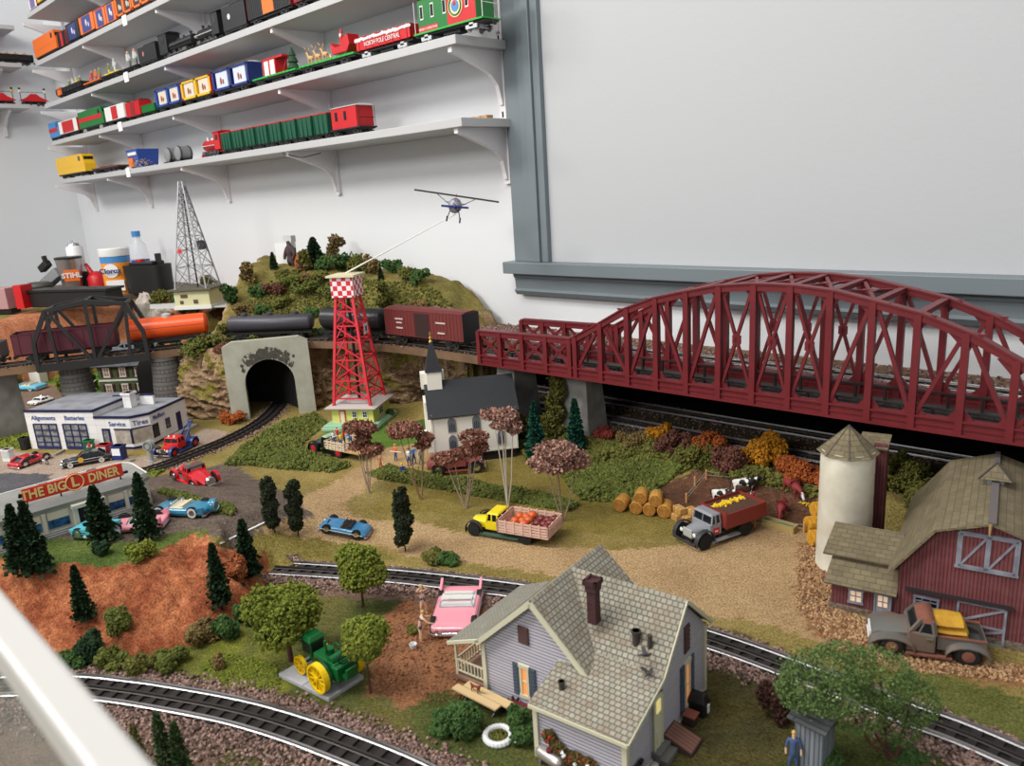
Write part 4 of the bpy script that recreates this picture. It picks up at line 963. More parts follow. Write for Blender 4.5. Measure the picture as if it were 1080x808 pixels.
# second shelf
shelf_car(1,58,69,'tank_engine','diesel','small blue engine with a red face at the left end of the second shelf',lblue,red,H=.075,group=r2)
shelf_car(1,69,89,'box_car','box','white box car with a red end next to the small blue engine',white,red,H=.06,group=r2,opts={'ends': red,'dw': .3,'roof': white})
shelf_car(1,90,117,'diesel_engine','diesel','green and red holiday diesel engine on the second shelf',green,red,H=.075,group=r2,opts={'fan': red},truckc=silverp)
shelf_car(1,118,139,'box_car','box','white and green box car with a red door behind the holiday diesel',white,red,H=.06,group=r2,opts={'dw': .15,'roof': green})
shelf_car(1,140,155,'box_car','box','small plain red box car on the second shelf',red,dred,H=.058,group=r2,opts={'roof': dred})
shelf_car(1,156,171,'gondola_car','gondola','red and green gondola with a grey load on the second shelf',green,red,H=.03,group=r2,opts={'load': sage})
shelf_car(1,172,198,'display_car','window','bright blue display car with two window bays left of the yellow one',blue,blue,H=.065,group=r2)
shelf_car(1,199,231,'display_car','window','yellow display car with red ends and two window bays',yellow,red,H=.065,group=r2,opts={'roof': red,'ends': red})
shelf_car(1,232,271,'display_car','window','navy display car with snow scenes, right of the yellow one',navy,navy,H=.068,group=r2,opts={'roof': white,'scene': M('snow_scene',(196,204,220),.6)})
t = shelf_car(1,273,320,'flat_car','flat','bright green flat car with a red framed white crate and small fir',lime,lime,group=r2)
m = MB(); m.use(white).box(-.065, .01, -.02, .02, .027, .075); m.use(red)
for x in (-.065, -.028, .01): m.box(x-.003, x+.003, -.022, .022, .027, .078)
m.box(-.068,.06,-.022,.022,.076,.082);m.bar((.055,0,.08),(.02,0,.03),.004);m.build('crate_frame',None,t)
m = MB();m.lathe([(.022,.035),(.010,.055),(.018,.055),(.008,.075),(.012,.075),(.001,.1)],10,(.085,0,0));m.cyl((.085,0,.026),(.085,0,.036),.002);m.build('little_fir',M('fir_dark',(44,72,48),.9),t)
t = shelf_car(1,322,382,'flat_car','flat','long bright green flat car carrying the sleigh and reindeer',lime,lime,group=r2)
tan = M('reindeer_tan', (204, 160, 112), .7)
def reindeer(x, z):
 d = thing('toy_reindeer','tan toy reindeer harnessed in front of the red sleigh','toy reindeer',(x,1.445,z),PI,'reindeer on the green flat car')
 m = MB();m.ball((0,0,.026),(.013,.006,.007));m.cyl((.010,0,.028),(.017,0,.04),.004,.003,8);m.ball((.020,0,.042),(.006,.0035,.0035));m.cyl((-.013,0,.029),(-.017,0,.031),.0015,n=5)
 for a in (-.009, .009):
  for b in (-.004, .004): m.cyl((a, b, .024), (a*1.15, b, .0), .0022, .0012, 6)
 m.build('body', tan, d, smooth=True)
 m = MB()
 for b in (-1,1): m.tube([(.017,b*.001,.045),(.014,b*.006,.053),(.019,b*.009,.06)],.0009,5);m.cyl((.014,b*.006,.053),(.02,b*.007,.055),.0008,n=5)
 m.build('antlers', tan, d)
xx = t.location.x
for k, dx in enumerate((-.115, -.075, -.035)): reindeer(xx+dx, SHELFZ[1]+.026)
def sleigh(x, z):
 s = thing('toy_sleigh','red toy sleigh with a red-suited figure behind the reindeer','sleigh',(x,1.445,z))
 m = MB();m.prism([(-.045,.012),(.03,.012),(.045,.03),(.04,.058),(.015,.05),(-.005,.03),(-.03,.03),(-.05,.045)],-.02,.02,'y');m.build('sleigh_body',red,s,bevel=.001)
 m = MB()
 for b in (-.018,.018): m.tube([(.04,b,.001),(-.04,b,.001),(-.055,b,.006),(-.06,b,.016)],.0014,6);m.cyl((.02,b,.001),(.02,b,.014),.001,n=5);m.cyl((-.02,b,.001),(-.02,b,.014),.001,n=5)
 m.build('runners', gold, s)
 m = MB();figure_mini(m,-.016,0,.022,.05,(red,red,figS),0);m.use(white);m.ball((-.016,-.004,.062),(.005,.004,.006));m.use(red);m.lathe([(.006,.068),(.001,.082)],10,(-.016,0,0));m.build('seated_figure',None,s)
sleigh(xx+.075, SHELFZ[1]+.026)
t = shelf_car(1,383,443,'gondola_car','gondola','red gondola with a snowy rim and white lettering, left of the caboose',red,red,H=.036,group=r2,truckc=silverp)
m = MB(); r_ = random.Random(5); L_ = sx(443, 1)-sx(383, 1)
for k in range(26): x = -L_*.47+L_*.94*k/25;m.ball((x,-.0285,.055-r_.random()*.003),(.006,.0025,.004+r_.random()*.002),8,5)
m.build('snow_trim', white, t)
text('NORTH POLE CENTRAL', .0165, white, None, frame((1, 0, 0), (0, 0, 1), (0, -.0302, .038)), t, sx=.9)
t = shelf_car(1,445,520,'caboose','caboose','large green and red holiday caboose at the right end of the second shelf',green,lime,H=.08,W=.062,group=r2,truckc=silverp,opts={'roof': red,'cupola': False,'win': (-.36,-.2,-.02,.3),'rail': white})
L_ = sx(520, 1)-sx(445, 1)
m = MB();m.box(L_*.02,L_*.40,-.0318,-.031,.026,.098);m.build('red_side_panel',red,t);m = MB();m.box(-L_*.40,-L_*.12,-.0318,-.031,.026,.04);m.build('red_ribbon',red,t)
m = MB();m.use(M('wreath_cream',(222,206,160),.6)).lathe([(.026,-.0335),(.026,-.032)],24,(L_*.14,0,.066),'y');m.use(green).torus((L_*.14,-.034,.066),.021,.0022,24,6,'y');m.use(lblue).lathe([(.013,-.035),(.013,-.0335)],20,(L_*.14,0,.066),'y');m.use(red).ball((L_*.14,-.035,.072),(.006,.001,.006));m.build('round_emblem',None,t)
text('MERRY CHRISTMAS', .0085, white, None, frame((1, 0, 0), (0, 0, 1), (-L_*.26, -.0322, .033)), t)
# third shelf
t = shelf_car(2,65,93,'flat_car','gondola','black low car with an orange end and costumed figures',pblack,orange,H=.025,group=r3)
MB().box(-.165, -.10, -.0285, .0285, .021, .055).build('orange_cab', orange, t)
m = MB()
for k in range(4): figure_mini(m, -.05+k*.05, .0, .035, .05, (pblack, [figA, ghost, figY, figA][k], ghost), 0)
m.build('show_figures', None, t)
t = shelf_car(2,94,111,'flat_car','flat','small orange open car with seated figures on the third shelf',orange,orange,group=r3)
m = MB()
for k in range(3): figure_mini(m, -.05+k*.05, .0, .028, .055, (figB, [figB, orange, figA][k], figS), 0)
m.use(orange).torus((-.07, 0, .04), .018, .003, 16, 6, 'y'); m.build('show_figures', None, t)
t = shelf_car(2,112,133,'flat_car','flat','black flat car with yellow boats and a pale rider',pblack,pblack,group=r3)
m = MB()
for k in range(3): m.use(figY).ball((-.07+k*.06, -.01, .034), (.024, .014, .007)); 
figure_mini(m,-.07,0,.036,.05,(figY,figA,figS),0);figure_mini(m,.0,0,.036,.06,(ghost,ghost,ghost),0);m.build('show_figures',None,t)
t = shelf_car(2,134,152,'flat_car','flat','black flat car crowded with pale standing figures',pblack,pblack,group=r3)
m = MB()
for k in range(5): figure_mini(m,-.07+k*.035,(-.01 if k % 2 else .008),.026,.07,(M('figure_grey',(120,120,118),.7),ghost,figS),0)
m.build('show_figures', None, t)
shelf_car(2,153,172,'tender','tender','black tender with a small red badge on the third shelf',pblack,H=.06,group=r3,opts={'logo': paint('badge_red',(180,110,110))})
shelf_car(2,173,210,'steam_engine','steam','all-black steam engine on the third shelf, left of the white-striped one',pblack,pblack,H=.07,W=.062,group=r3)
shelf_car(2,211,242,'steam_engine','steam','black steam engine with a white running board stripe',pblack,pblack,H=.07,W=.062,group=r3,opts={'board': white},flip=True)
shelf_car(2,243,268,'tender','tender','large black tender with a round white emblem',pblack,H=.075,W=.06,group=r3,opts={'logo': white})
shelf_car(2,270,316,'box_car','box','black box car with an orange door and red edging at the top',pblack,orange,H=.075,W=.06,group=r3,opts={'ends': dred,'roof': dred})
shelf_car(2,318,362,'box_car','box','dark red box car cut by the top of the picture',dred,pblack,H=.075,W=.06,group=r3)
# fourth shelf
shelf_car(3,43,67,'diesel_engine','diesel','orange diesel engine at the left end of the fourth shelf',orange,orange,H=.085,group=r4,opts={'fan': brown})
shelf_car(3,68,77,'box_car','box','narrow black and red box car behind the orange diesel',pblack,red,H=.065,group=r4,opts={'ends': red})
shelf_car(3,77.5,91,'picture_car','image','black car with a night blue panel on the fourth shelf',pblack,navy,H=.07,group=r4)
nb = M('night_blue', (60, 66, 128), .5)
shelf_car(3,91.5,107,'picture_car','image','orange ended car with a blue castle panel, left of its twin',orange,nb,H=.07,group=r4)
shelf_car(3,107.5,119,'picture_car','image','orange ended car with a pale ghost panel in the middle of the row',orange,nb,H=.07,group=r4,opts={'roof': red})
shelf_car(3,119.5,129,'picture_car','image','orange ended car with a pale panel beside the framed cars',orange,nb,H=.07,group=r4)
dk = M('display_dark', (60, 50, 50), .6)
shelf_car(3,129.5,146,'display_car','window','orange framed display car, left of two near the top edge',orange,orange,H=.072,group=r4,opts={'scene': dk,'fig': ghost})
shelf_car(3,146.5,165,'display_car','window','orange framed display car, right of two near the top edge',orange,orange,H=.072,group=r4,opts={'scene': dk,'fig': ghost})
shelf_car(3,166,186,'box_car','box','plain orange box car meeting the top edge of the picture',orange,brown,H=.065,group=r4)
# topmost shelf
shelf_car(4,37,45,'box_car','box','white box car with purple bands on the topmost shelf',white,paint('purple',(110,90,150)),H=.085,opts={'dw': .28,'ends': dred})
shelf_car(4,45.5,61,'box_car','box','yellow box car on the topmost shelf in the corner',yellow,paint('pale_yellow',(226,190,70)),H=.085)
shelf_car(4,61.5,80,'box_car','box','pale grey blue box car on the topmost shelf',paint('pale_blue',(186,198,206)),white,H=.085)
# shelves on the left wall
def lx(px, z):
 a, b = -1.5, 1.5
 for _ in range(40):
  m_ = (a+b)/2; d = RM.T @ (np.array([-4.91, m_, z])-ORI); u = CX-FOC*d[0]/d[2]
  if u < px: a = m_
  else: b = m_
 return (a+b)/2
LZ = [z+.02 for z in LS]
def wall_car(row, p0, p1, *a, **k):
 y0,y1 = lx(p0,LZ[row]+.03),lx(p1,LZ[row]+.03);return rail_car(*a,L=y1-y0,loc=(-4.91,(y0+y1)/2,LZ[row]),rz=PI/2,**k)
t = wall_car(1,-14,34,'gondola_car','gondola','black gondola loaded with pumpkins on the left wall shelf',pblack,pblack,H=.03)
yA, yB = lx(-14, LZ[1]), lx(34, LZ[1])
for k in range(5):
 p = thing('toy_pumpkin','orange toy pumpkin lying in the black gondola','toy pumpkin',(-4.91,yA+(yB-yA)*(k+.6)/5.3,LZ[1]+.024),0,'pumpkins in the black gondola')
 m = MB(); rs = []
 for a in range(8): rs.append([((.018+.0012*math.cos(8*b*2*PI/24))*math.sin(PI*(a+.3)/7.6)*math.cos(2*PI*b/24),(.018+.0012*math.cos(8*b*2*PI/24))*math.sin(PI*(a+.3)/7.6)*math.sin(2*PI*b/24),.018-.016*math.cos(PI*a/7)+.002) for b in range(24)])
 m.rings(rs);m.build('pumpkin_body',paint('pumpkin',(214,120,50)),p,smooth=True);MB().cyl((0,0,.034),(.002,0,.042),.002,.0015,6).build('stem',figA,p)
for p0,p1,lab in ((24,47,'red work car with two white end lamps on the left wall shelf'),(-12,13,'red crane car at the left edge on the left wall shelf')):
 t = wall_car(0, p0, p1, 'work_car', 'flat', lab, red, red)
 m = MB();m.prism([(-.07,.026),(.07,.026),(.03,.045),(.012,.06),(-.012,.06),(-.03,.045)],-.018,.018,'y');m.build('cab_block',red,t)
 for s_ in (-1, 1):
  m = MB();m.use(blackp).cyl((s_*.06,0,.026),(s_*.06,0,.085),.002);m.use(white if p0 > 0 else figY).ball((s_*.06,0,.075),.008);m.use(blackp).cyl((s_*.06,0,.083),(s_*.06,0,.092),.006);m.build('signal_lamp',None,t)
 MB().cyl((-.06, 0, .07), (.06, 0, .07), .0012).build('crossbar', blackp, t)
# TRAIN ON THE LAYOUT
UL = np.concatenate([[0], np.cumsum(np.hypot(*np.diff(UPS, axis=0).T))])
def up_at(px, py, z=.215):
 """arc length on the high line of the point nearest the pixel"""
 P = Gz(px, py, z); d = np.hypot(UPS[:, 0]-P[0], UPS[:, 1]-P[1]); return UL[d.argmin()]
def proj(P):
 d = RM.T @ (np.array(P)-ORI); return CX-FOC*d[0]/d[2], CY+FOC*d[1]/d[2]
def up_px(px, z=.23):
 best = min(range(len(UPS)),key=lambda i: abs(proj((UPS[i][0],UPS[i][1],z))[0]-px)+(50 if UPS[i][1] < .2 else 0));
 f = np.linspace(UL[max(best-1, 0)], UL[min(best+1, len(UL)-1)], 40)
 q = min(f,key=lambda s: abs(proj((np.interp(s,UL,UPS[:,0]),np.interp(s,UL,UPS[:,1]),z))[0]-px));return q
def line_car(p0, p1, *a, **k):
 s0,s1 = up_px(p0),up_px(p1);A = np.array([np.interp(s0,UL,UPS[:,0]),np.interp(s0,UL,UPS[:,1])]);B = np.array([np.interp(s1,UL,UPS[:,0]),np.interp(s1,UL,UPS[:,1])])
 c = (A+B)/2;d = B-A;return rail_car(*a,L=float(np.linalg.norm(d))*.95,loc=(c[0],c[1],.2085),rz=math.atan2(d[1],d[0]),**k)
maroon = paint('boxcar_maroon',(104,42,40),.55);mar2 = paint('gondola_maroon',(84,34,46),.5);tblack = paint('tank_black',(38,36,38),.35);torange = paint('tank_orange',(226,84,30),.35)
g = 'moving freight train on the upper line'
t = line_car(414,500,'box_car','box','dark red-brown box car with a black end just left of the red bridge',maroon,M('door_dark_brown',(48,26,26),.6),H=.068,W=.06,s=1.1,group=g,opts={'ends': pblack,'roof': maroon,'dw': .09})  # sliding door in one even dark brown
m = MB()
for x,z,w_ in ((-.085,.068,.03),(-.085,.058,.022),(-.085,.044,.026),(.07,.066,.034),(.07,.040,.026)): m.box(x-w_/2,x+w_/2,-.0325,-.0312,z-.002,z+.002)
m.build('lettering_lines', M('faded_white_lettering', (190, 170, 166), .7), t)
line_car(341,411,'tank_car','tank','glossy black tank car next to the brown box car',tblack,W=.066,s=1.1,group=g)
line_car(240,334,'tank_car','tank','dark grey triple-dome tank car passing above the tunnel portal',paint('tank_grey',(64,62,70),.4),W=.05,s=1.0,group=g,opts={'domes': 3})
line_car(134,224,'tank_car','tank','bright orange tank car entering the black truss',torange,W=.066,s=1.1,group=g,opts={'domec': silverp})
line_car(16,128,'gondola_car','gondola','deep maroon gondola inside the black truss',mar2,H=.058,W=.06,s=1.1,group=g,opts={'load': mar2})
line_car(-70,8,'gondola_car','gondola','grey gondola at the left edge behind the maroon one',paint('gondola_grey',(96,92,94),.5),H=.04,W=.06,s=1.1,group=g)
# BUILDINGS
def lp(t, px, py, axis, val):
 """point of the pixel ray on a local plane of thing t (local coordinates)"""
 c,s = math.cos(t.rotation_euler[2]),math.sin(t.rotation_euler[2]);d = ray(px,py);o = ORI-np.array(t.location)
 Rl = np.array([[c,s,0],[-s,c,0],[0,0,1]]);d = Rl@d;o = Rl@o;k = 'xyz'.index(axis);q = (val-o[k])/d[k];return o+d*q
def rect_on(t, axis, val, pts):
 P = np.array([lp(t, x, y, axis, val) for x, y in pts]); i = 1 if axis == 'x' else 0
 return P[:, i].min(), P[:, i].max(), P[:, 2].min(), P[:, 2].max()
def wbox(m, axis, val, out, a, b, z0, z1):
 """box lying on a wall plane, out = signed thickness outward"""
 lo, hi = min(val, val+out), max(val, val+out)
 if axis == 'y': m.box(a, b, lo, hi, z0, z1)
 else: m.box(lo, hi, a, b, z0, z1)
def window(t, axis, val, sg, a, b, z0, z1, fm, gm, nx=2, nz=2, fw=.0022, name='window', shut=None, shw=.4):
 m = MB(); m.use(fm)
 wbox(m,axis,val,sg*.0022,a,a+fw,z0,z1);wbox(m,axis,val,sg*.0022,b-fw,b,z0,z1);wbox(m,axis,val,sg*.0026,a-fw*.3,b+fw*.3,z0-fw*.4,z0+fw);wbox(m,axis,val,sg*.0026,a-fw*.3,b+fw*.3,z1-fw,z1+fw*.4)
 for k in range(1, nx): x = a+(b-a)*k/nx; wbox(m, axis, val, sg*.0018, x-fw*.22, x+fw*.22, z0, z1)
 for k in range(1, nz): z = z0+(z1-z0)*k/nz; wbox(m, axis, val, sg*.0018, a, b, z-fw*.25, z+fw*.25)
 o = m.build(name, None, t)
 m = MB(); wbox(m, axis, val, sg*.0008, a+fw*.5, b-fw*.5, z0+fw*.5, z1-fw*.5); m.build('pane', gm, o)
 if shut:
  w_ = (b-a)*shw
  for q in ((a-w_-fw*.4, a-fw*.4), (b+fw*.4, b+w_+fw*.4)):
   m = MB(); wbox(m, axis, val, sg*.0018, q[0], q[1], z0, z1)
   for k in range(9): z = z0+(z1-z0)*(k+.5)/9;wbox(m,axis,val,sg*.0026,q[0]+.0015,q[1]-.0015,z-.0008,z+.0008)
   m.build('shutter', shut, o)
 return o
litglass = M('lit_window',(240,150,80),.5,emit=.45);litpale = M('lit_pale_window',(236,206,176),.5,emit=.3);cream = M('cream_trim',(206,202,176),.6)
# farmhouse
siding = MBrick('lilac_siding',(200,196,206),(192,188,199),(134,130,140),2.0,.0042,.0007,rough=.8,bump=.0012,off=0)
shing = MBrick('weathered_shingle',(166,162,148),(146,143,128),(104,101,90),.0068,.0062,.0007,rough=.9,bump=.0013,nz=((132,108,88),60,.55))
shingF = MBrick('porch_shingle',(146,145,134),(132,131,120),(96,94,86),.006,.003,.0003,rough=.9,bump=.0005,nz=((128,116,96),40,.5))
def farmhouse():
 t = thing('farmhouse','lilac-grey clapboard farmhouse with shingled cross-gable roof, brick chimney and corner porch','house',(-.611,.546,0),math.radians(7.5))
 XR, XE, YF, YB = .219, .112, -.054, .142      # right wall, left end of extension, its front, back wall
 ZR, ZL = .151, .0775; XC, YC = .078, .081; WG = .156
 m = MB(); m.use(siding)
 m.add([(0, 0, 0), (WG, 0, 0), (WG, 0, ZL), (XC, 0, ZR), (0, 0, ZL)], [(0, 1, 2, 3, 4)])
 m.add([(0, 0, 0), (0, YB, 0), (0, YB, ZL), (0, 0, ZL)], [(0, 1, 2, 3)])
 m.add([(0, YB, 0), (WG, YB, 0), (WG, YB, ZL), (XC, YB, ZR), (0, YB, ZL)], [(0, 1, 2, 3, 4)])
 m.add([(WG, YB, 0), (XR, YB, 0), (XR, YB, .092), (WG, YB, .092)], [(0, 1, 2, 3)])
 m.add([(XR,YF,0),(XR,YB,0),(XR,YB,.0915),(XR,YC,ZR-.002),(XR,.022,.09),(XR,YF,.066)],[(0,1,2,3,4,5)])
 m.add([(XE, YF, 0), (XR, YF, 0), (XR, YF, .066), (XE, YF, .066)], [(0, 1, 2, 3)])
 m.add([(XE, YF, 0), (XE, 0, 0), (XE, 0, .085), (XE, YF, .066)], [(0, 1, 2, 3)])
 m.build('clapboard_walls', None, t)
 for x,y,z in ((0,0,ZL),(XR,YB,.09),(XR,YF,.064),(XE,YF,.064)): MB().box(x-.0028,x+.0028,y-.0028,y+.0028,0,z).build('corner_board',cream,t)
 m = MB(); m.box(XR, XR+.0014, YF, YB, 0, .003); m.box(XR-.001, XR+.002, .0115, .0155, 0, .083)
 m.build('wall_trim', cream, t)
 # roofs
 oy = -.007; th = .0028
 def plane(pts, mat, nm='roof_plane'): MB().use(mat).slab(pts, th).build(nm, None, t)
 e = .005
 plane([(XC, oy, ZR+.003), (XC, YB+.009, ZR+.003), (-e, YB+.009, ZL+.003-e), (-e, oy, ZL+.003-e)], shing)
 plane([(XC,oy,ZR+.003),(WG+.002,oy,ZL+.001),(WG+.002,YB+.009,ZL+.001),(XC,YB+.009,ZR+.003)],shing)
 plane([(XC, YC, ZR+.003), (XR+.006, YC, ZR+.003), (XR+.006, YB+.010, .091), (XC, YB+.010, .091)], shing)
 plane([(XC, YC, ZR+.003), (XC+.062, .022, .0935), (XR+.006, .022, .0935), (XR+.006, YC, ZR+.003)], shing)
 plane([(XC+.062,.022,.0935),(XR+.006,.022,.0935),(XR+.006,YF-.006,.068),(XE-.005,YF-.006,.068),(XE-.005,-.001,.0845)],shing)
 plane([(-.0,oy,ZL+.0035),(-.0,YB+.006,ZL+.0035),(-.052,YB+.006,.060),(-.052,oy,.060)],shingF,'porch_roof')
 m = MB();m.bar((XC,oy-.001,ZR-.001),(-e,oy-.001,ZL-.005),.003,.006);m.bar((XC,oy-.001,ZR-.001),(WG,oy-.001,ZL-.004),.003,.006);m.bar((XE-.005,YF-.006,.0645),(XR+.006,YF-.006,.0645),.003,.004)
 m.bar((XR+.006,YF-.006,.065),(XR+.006,.022,.09),.003,.004);m.bar((XR+.006,.022,.09),(XR+.006,YC,ZR),.003,.004);m.bar((XR+.006,YC,ZR),(XR+.006,YB+.010,.088),.003,.004);m.bar((0,oy-.001,ZL),(-.052,oy-.001,.0575),.003,.004)
 m.build('bargeboards', cream, t)
 # attic louvre, windows, door
 def louv(ax, v, sg, a, b, z0, z1):
  m = MB(); m.use(M('louvre_brown', (92, 66, 64), .7)); wbox(m, ax, v, sg*.002, a, b, z0, z1)
  for k in range(6): z = z0+(z1-z0)*(k+.5)/6; wbox(m, ax, v, sg*.003, a+.001, b-.001, z-.0008, z+.0008)
  m.build('attic_louvre', None, t)
 a, b, z0, z1 = rect_on(t, 'y', 0, ((546.5, 659), (558.5, 681))); louv('y', 0, -1, a, b, z0+.001, z1)
 a, b, z0, z1 = rect_on(t, 'x', XR, ((721, 662), (726, 684))); louv('x', XR, 1, a, b, z0, z1)
 shut = M('slate_shutter', (74, 84, 98), .6)
 a,b,z0,z1 = rect_on(t,'y',0,((548,700),(560,737)));window(t,'y',0,-1,a,b,z0,z1,cream,litglass,1,2,.0032,shut=shut,shw=.62)
 a,b,z0,z1 = rect_on(t,'x',XR,((721,697),(727,740)));window(t,'x',XR,1,a,b,z0,z1-.004,cream,litglass,1,2,.0034,shut=shut,shw=.6)
 a, b, z0, z1 = rect_on(t, 'x', XR, ((687, 738), (697, 788)))
 m = MB();m.use(cream);wbox(m,'x',XR,.0025,a,b,z0,z1);wbox(m,'x',XR,.0035,a,a+.003,z0,z1);wbox(m,'x',XR,.0035,b-.003,b,z0,z1);wbox(m,'x',XR,.0035,a,b,z1-.003,z1);wbox(m,'x',XR,.0033,a+.006,b-.006,z0+.004,z0+(z1-z0)*.4)
 o = m.build('door',None,t);m = MB();wbox(m,'x',XR,.0037,a+.006,b-.006,z0+(z1-z0)*.72,z1-.006);m.build('pane',M('lit_door_glass',(240,226,150),.5,emit=.5),o)
 # chimney
 q = lp(t,626,636,'z',ZR-.006);bm_ = MBrick('chimney_brick',(84,48,48),(70,40,42),(50,34,36),.006,.003,.0004,bump=.0005)
 m = MB();m.box(q[0]-.0055,q[0]+.0055,q[1]-.0055,q[1]+.0055,ZR-.03,ZR+.022);m.box(q[0]-.0068,q[0]+.0068,q[1]-.0068,q[1]+.0068,ZR+.010,ZR+.018)
 for i in (-1,1): m.box(q[0]+i*.0068-.0016,q[0]+i*.0068+.0016,q[1]-.0084,q[1]+.0084,ZR+.018,ZR+.024);m.box(q[0]-.0084,q[0]+.0084,q[1]+i*.0068-.0016,q[1]+i*.0068+.0016,ZR+.018,ZR+.024)
 c = m.build('chimney',bm_,t);MB().box(q[0]-.005,q[0]+.005,q[1]-.005,q[1]+.005,ZR+.019,ZR+.021).build('flue',M('flue_black',(14,12,12),.9),c)
 # vent pipes
 vp = M('vent_pipe', (62, 56, 52), .6)
 def vent(px, py, r, h, cap):
  # foot of the pipe on the front roof slope
  for z in np.arange(.06, .16, .001):
   P = lp(t,px,py,'z',z);zr = .0935+(P[1]-.022)*(.151-.0935)/(.081-.022) if P[1] > .022 else .0845+(P[1]+.001)*(.0935-.068)/.082
   if z >= zr: break
  m = MB(); m.cyl((P[0], P[1], P[2]-.004), (P[0], P[1], P[2]+h), r, n=12); m.use
  if cap: m.cyl((P[0], P[1], P[2]+h*.8), (P[0], P[1], P[2]+h), r*1.35, r*1.35, 12)
  m.build('vent_pipe', vp, t)
 vent(671, 677, .0042, .014, True); vent(685.5, 681, .0026, .013, False); vent(592.5, 727, .003, .010, True)
 # porch
 m = MB();m.box(-.05,0,-.002,YB,.006,.010);m.box(-.046,0,.002,YB-.003,0,.006);m.build('porch_floor',M('porch_boards',(142,112,94),.75,c2=(120,94,78),scale=50),t)
 for y in (.0,.047,.094,YB-.003): MB().box(-.049,-.0465,y,y+.0025,.010,.060).build('porch_post',cream,t)
 m = MB()
 for z in (.016,.0315): m.bar((-.048,.001,z),(-.001,.001,z),.0018,.0018);m.bar((-.048,.001,z),(-.048,.047,z),.0018,.0018)
 for k in range(9): x = -.045+k*.0052; m.bar((x, .001, .016), (x, .001, .0315), .0014)
 for k in range(8): y = .005+k*.0054; m.bar((-.048, y, .016), (-.048, y, .0315), .0014)
 m.build('porch_railing', cream, t)
 m = MB();m.box(XR,XR+.018,a-.002,b+.004,0,.006);m.box(XR,XR+.010,a-.002,b+.004,.006,.011);m.build('back_step',M('step_grey',(110,108,104),.85),t)
 return t
HOUSE = farmhouse()
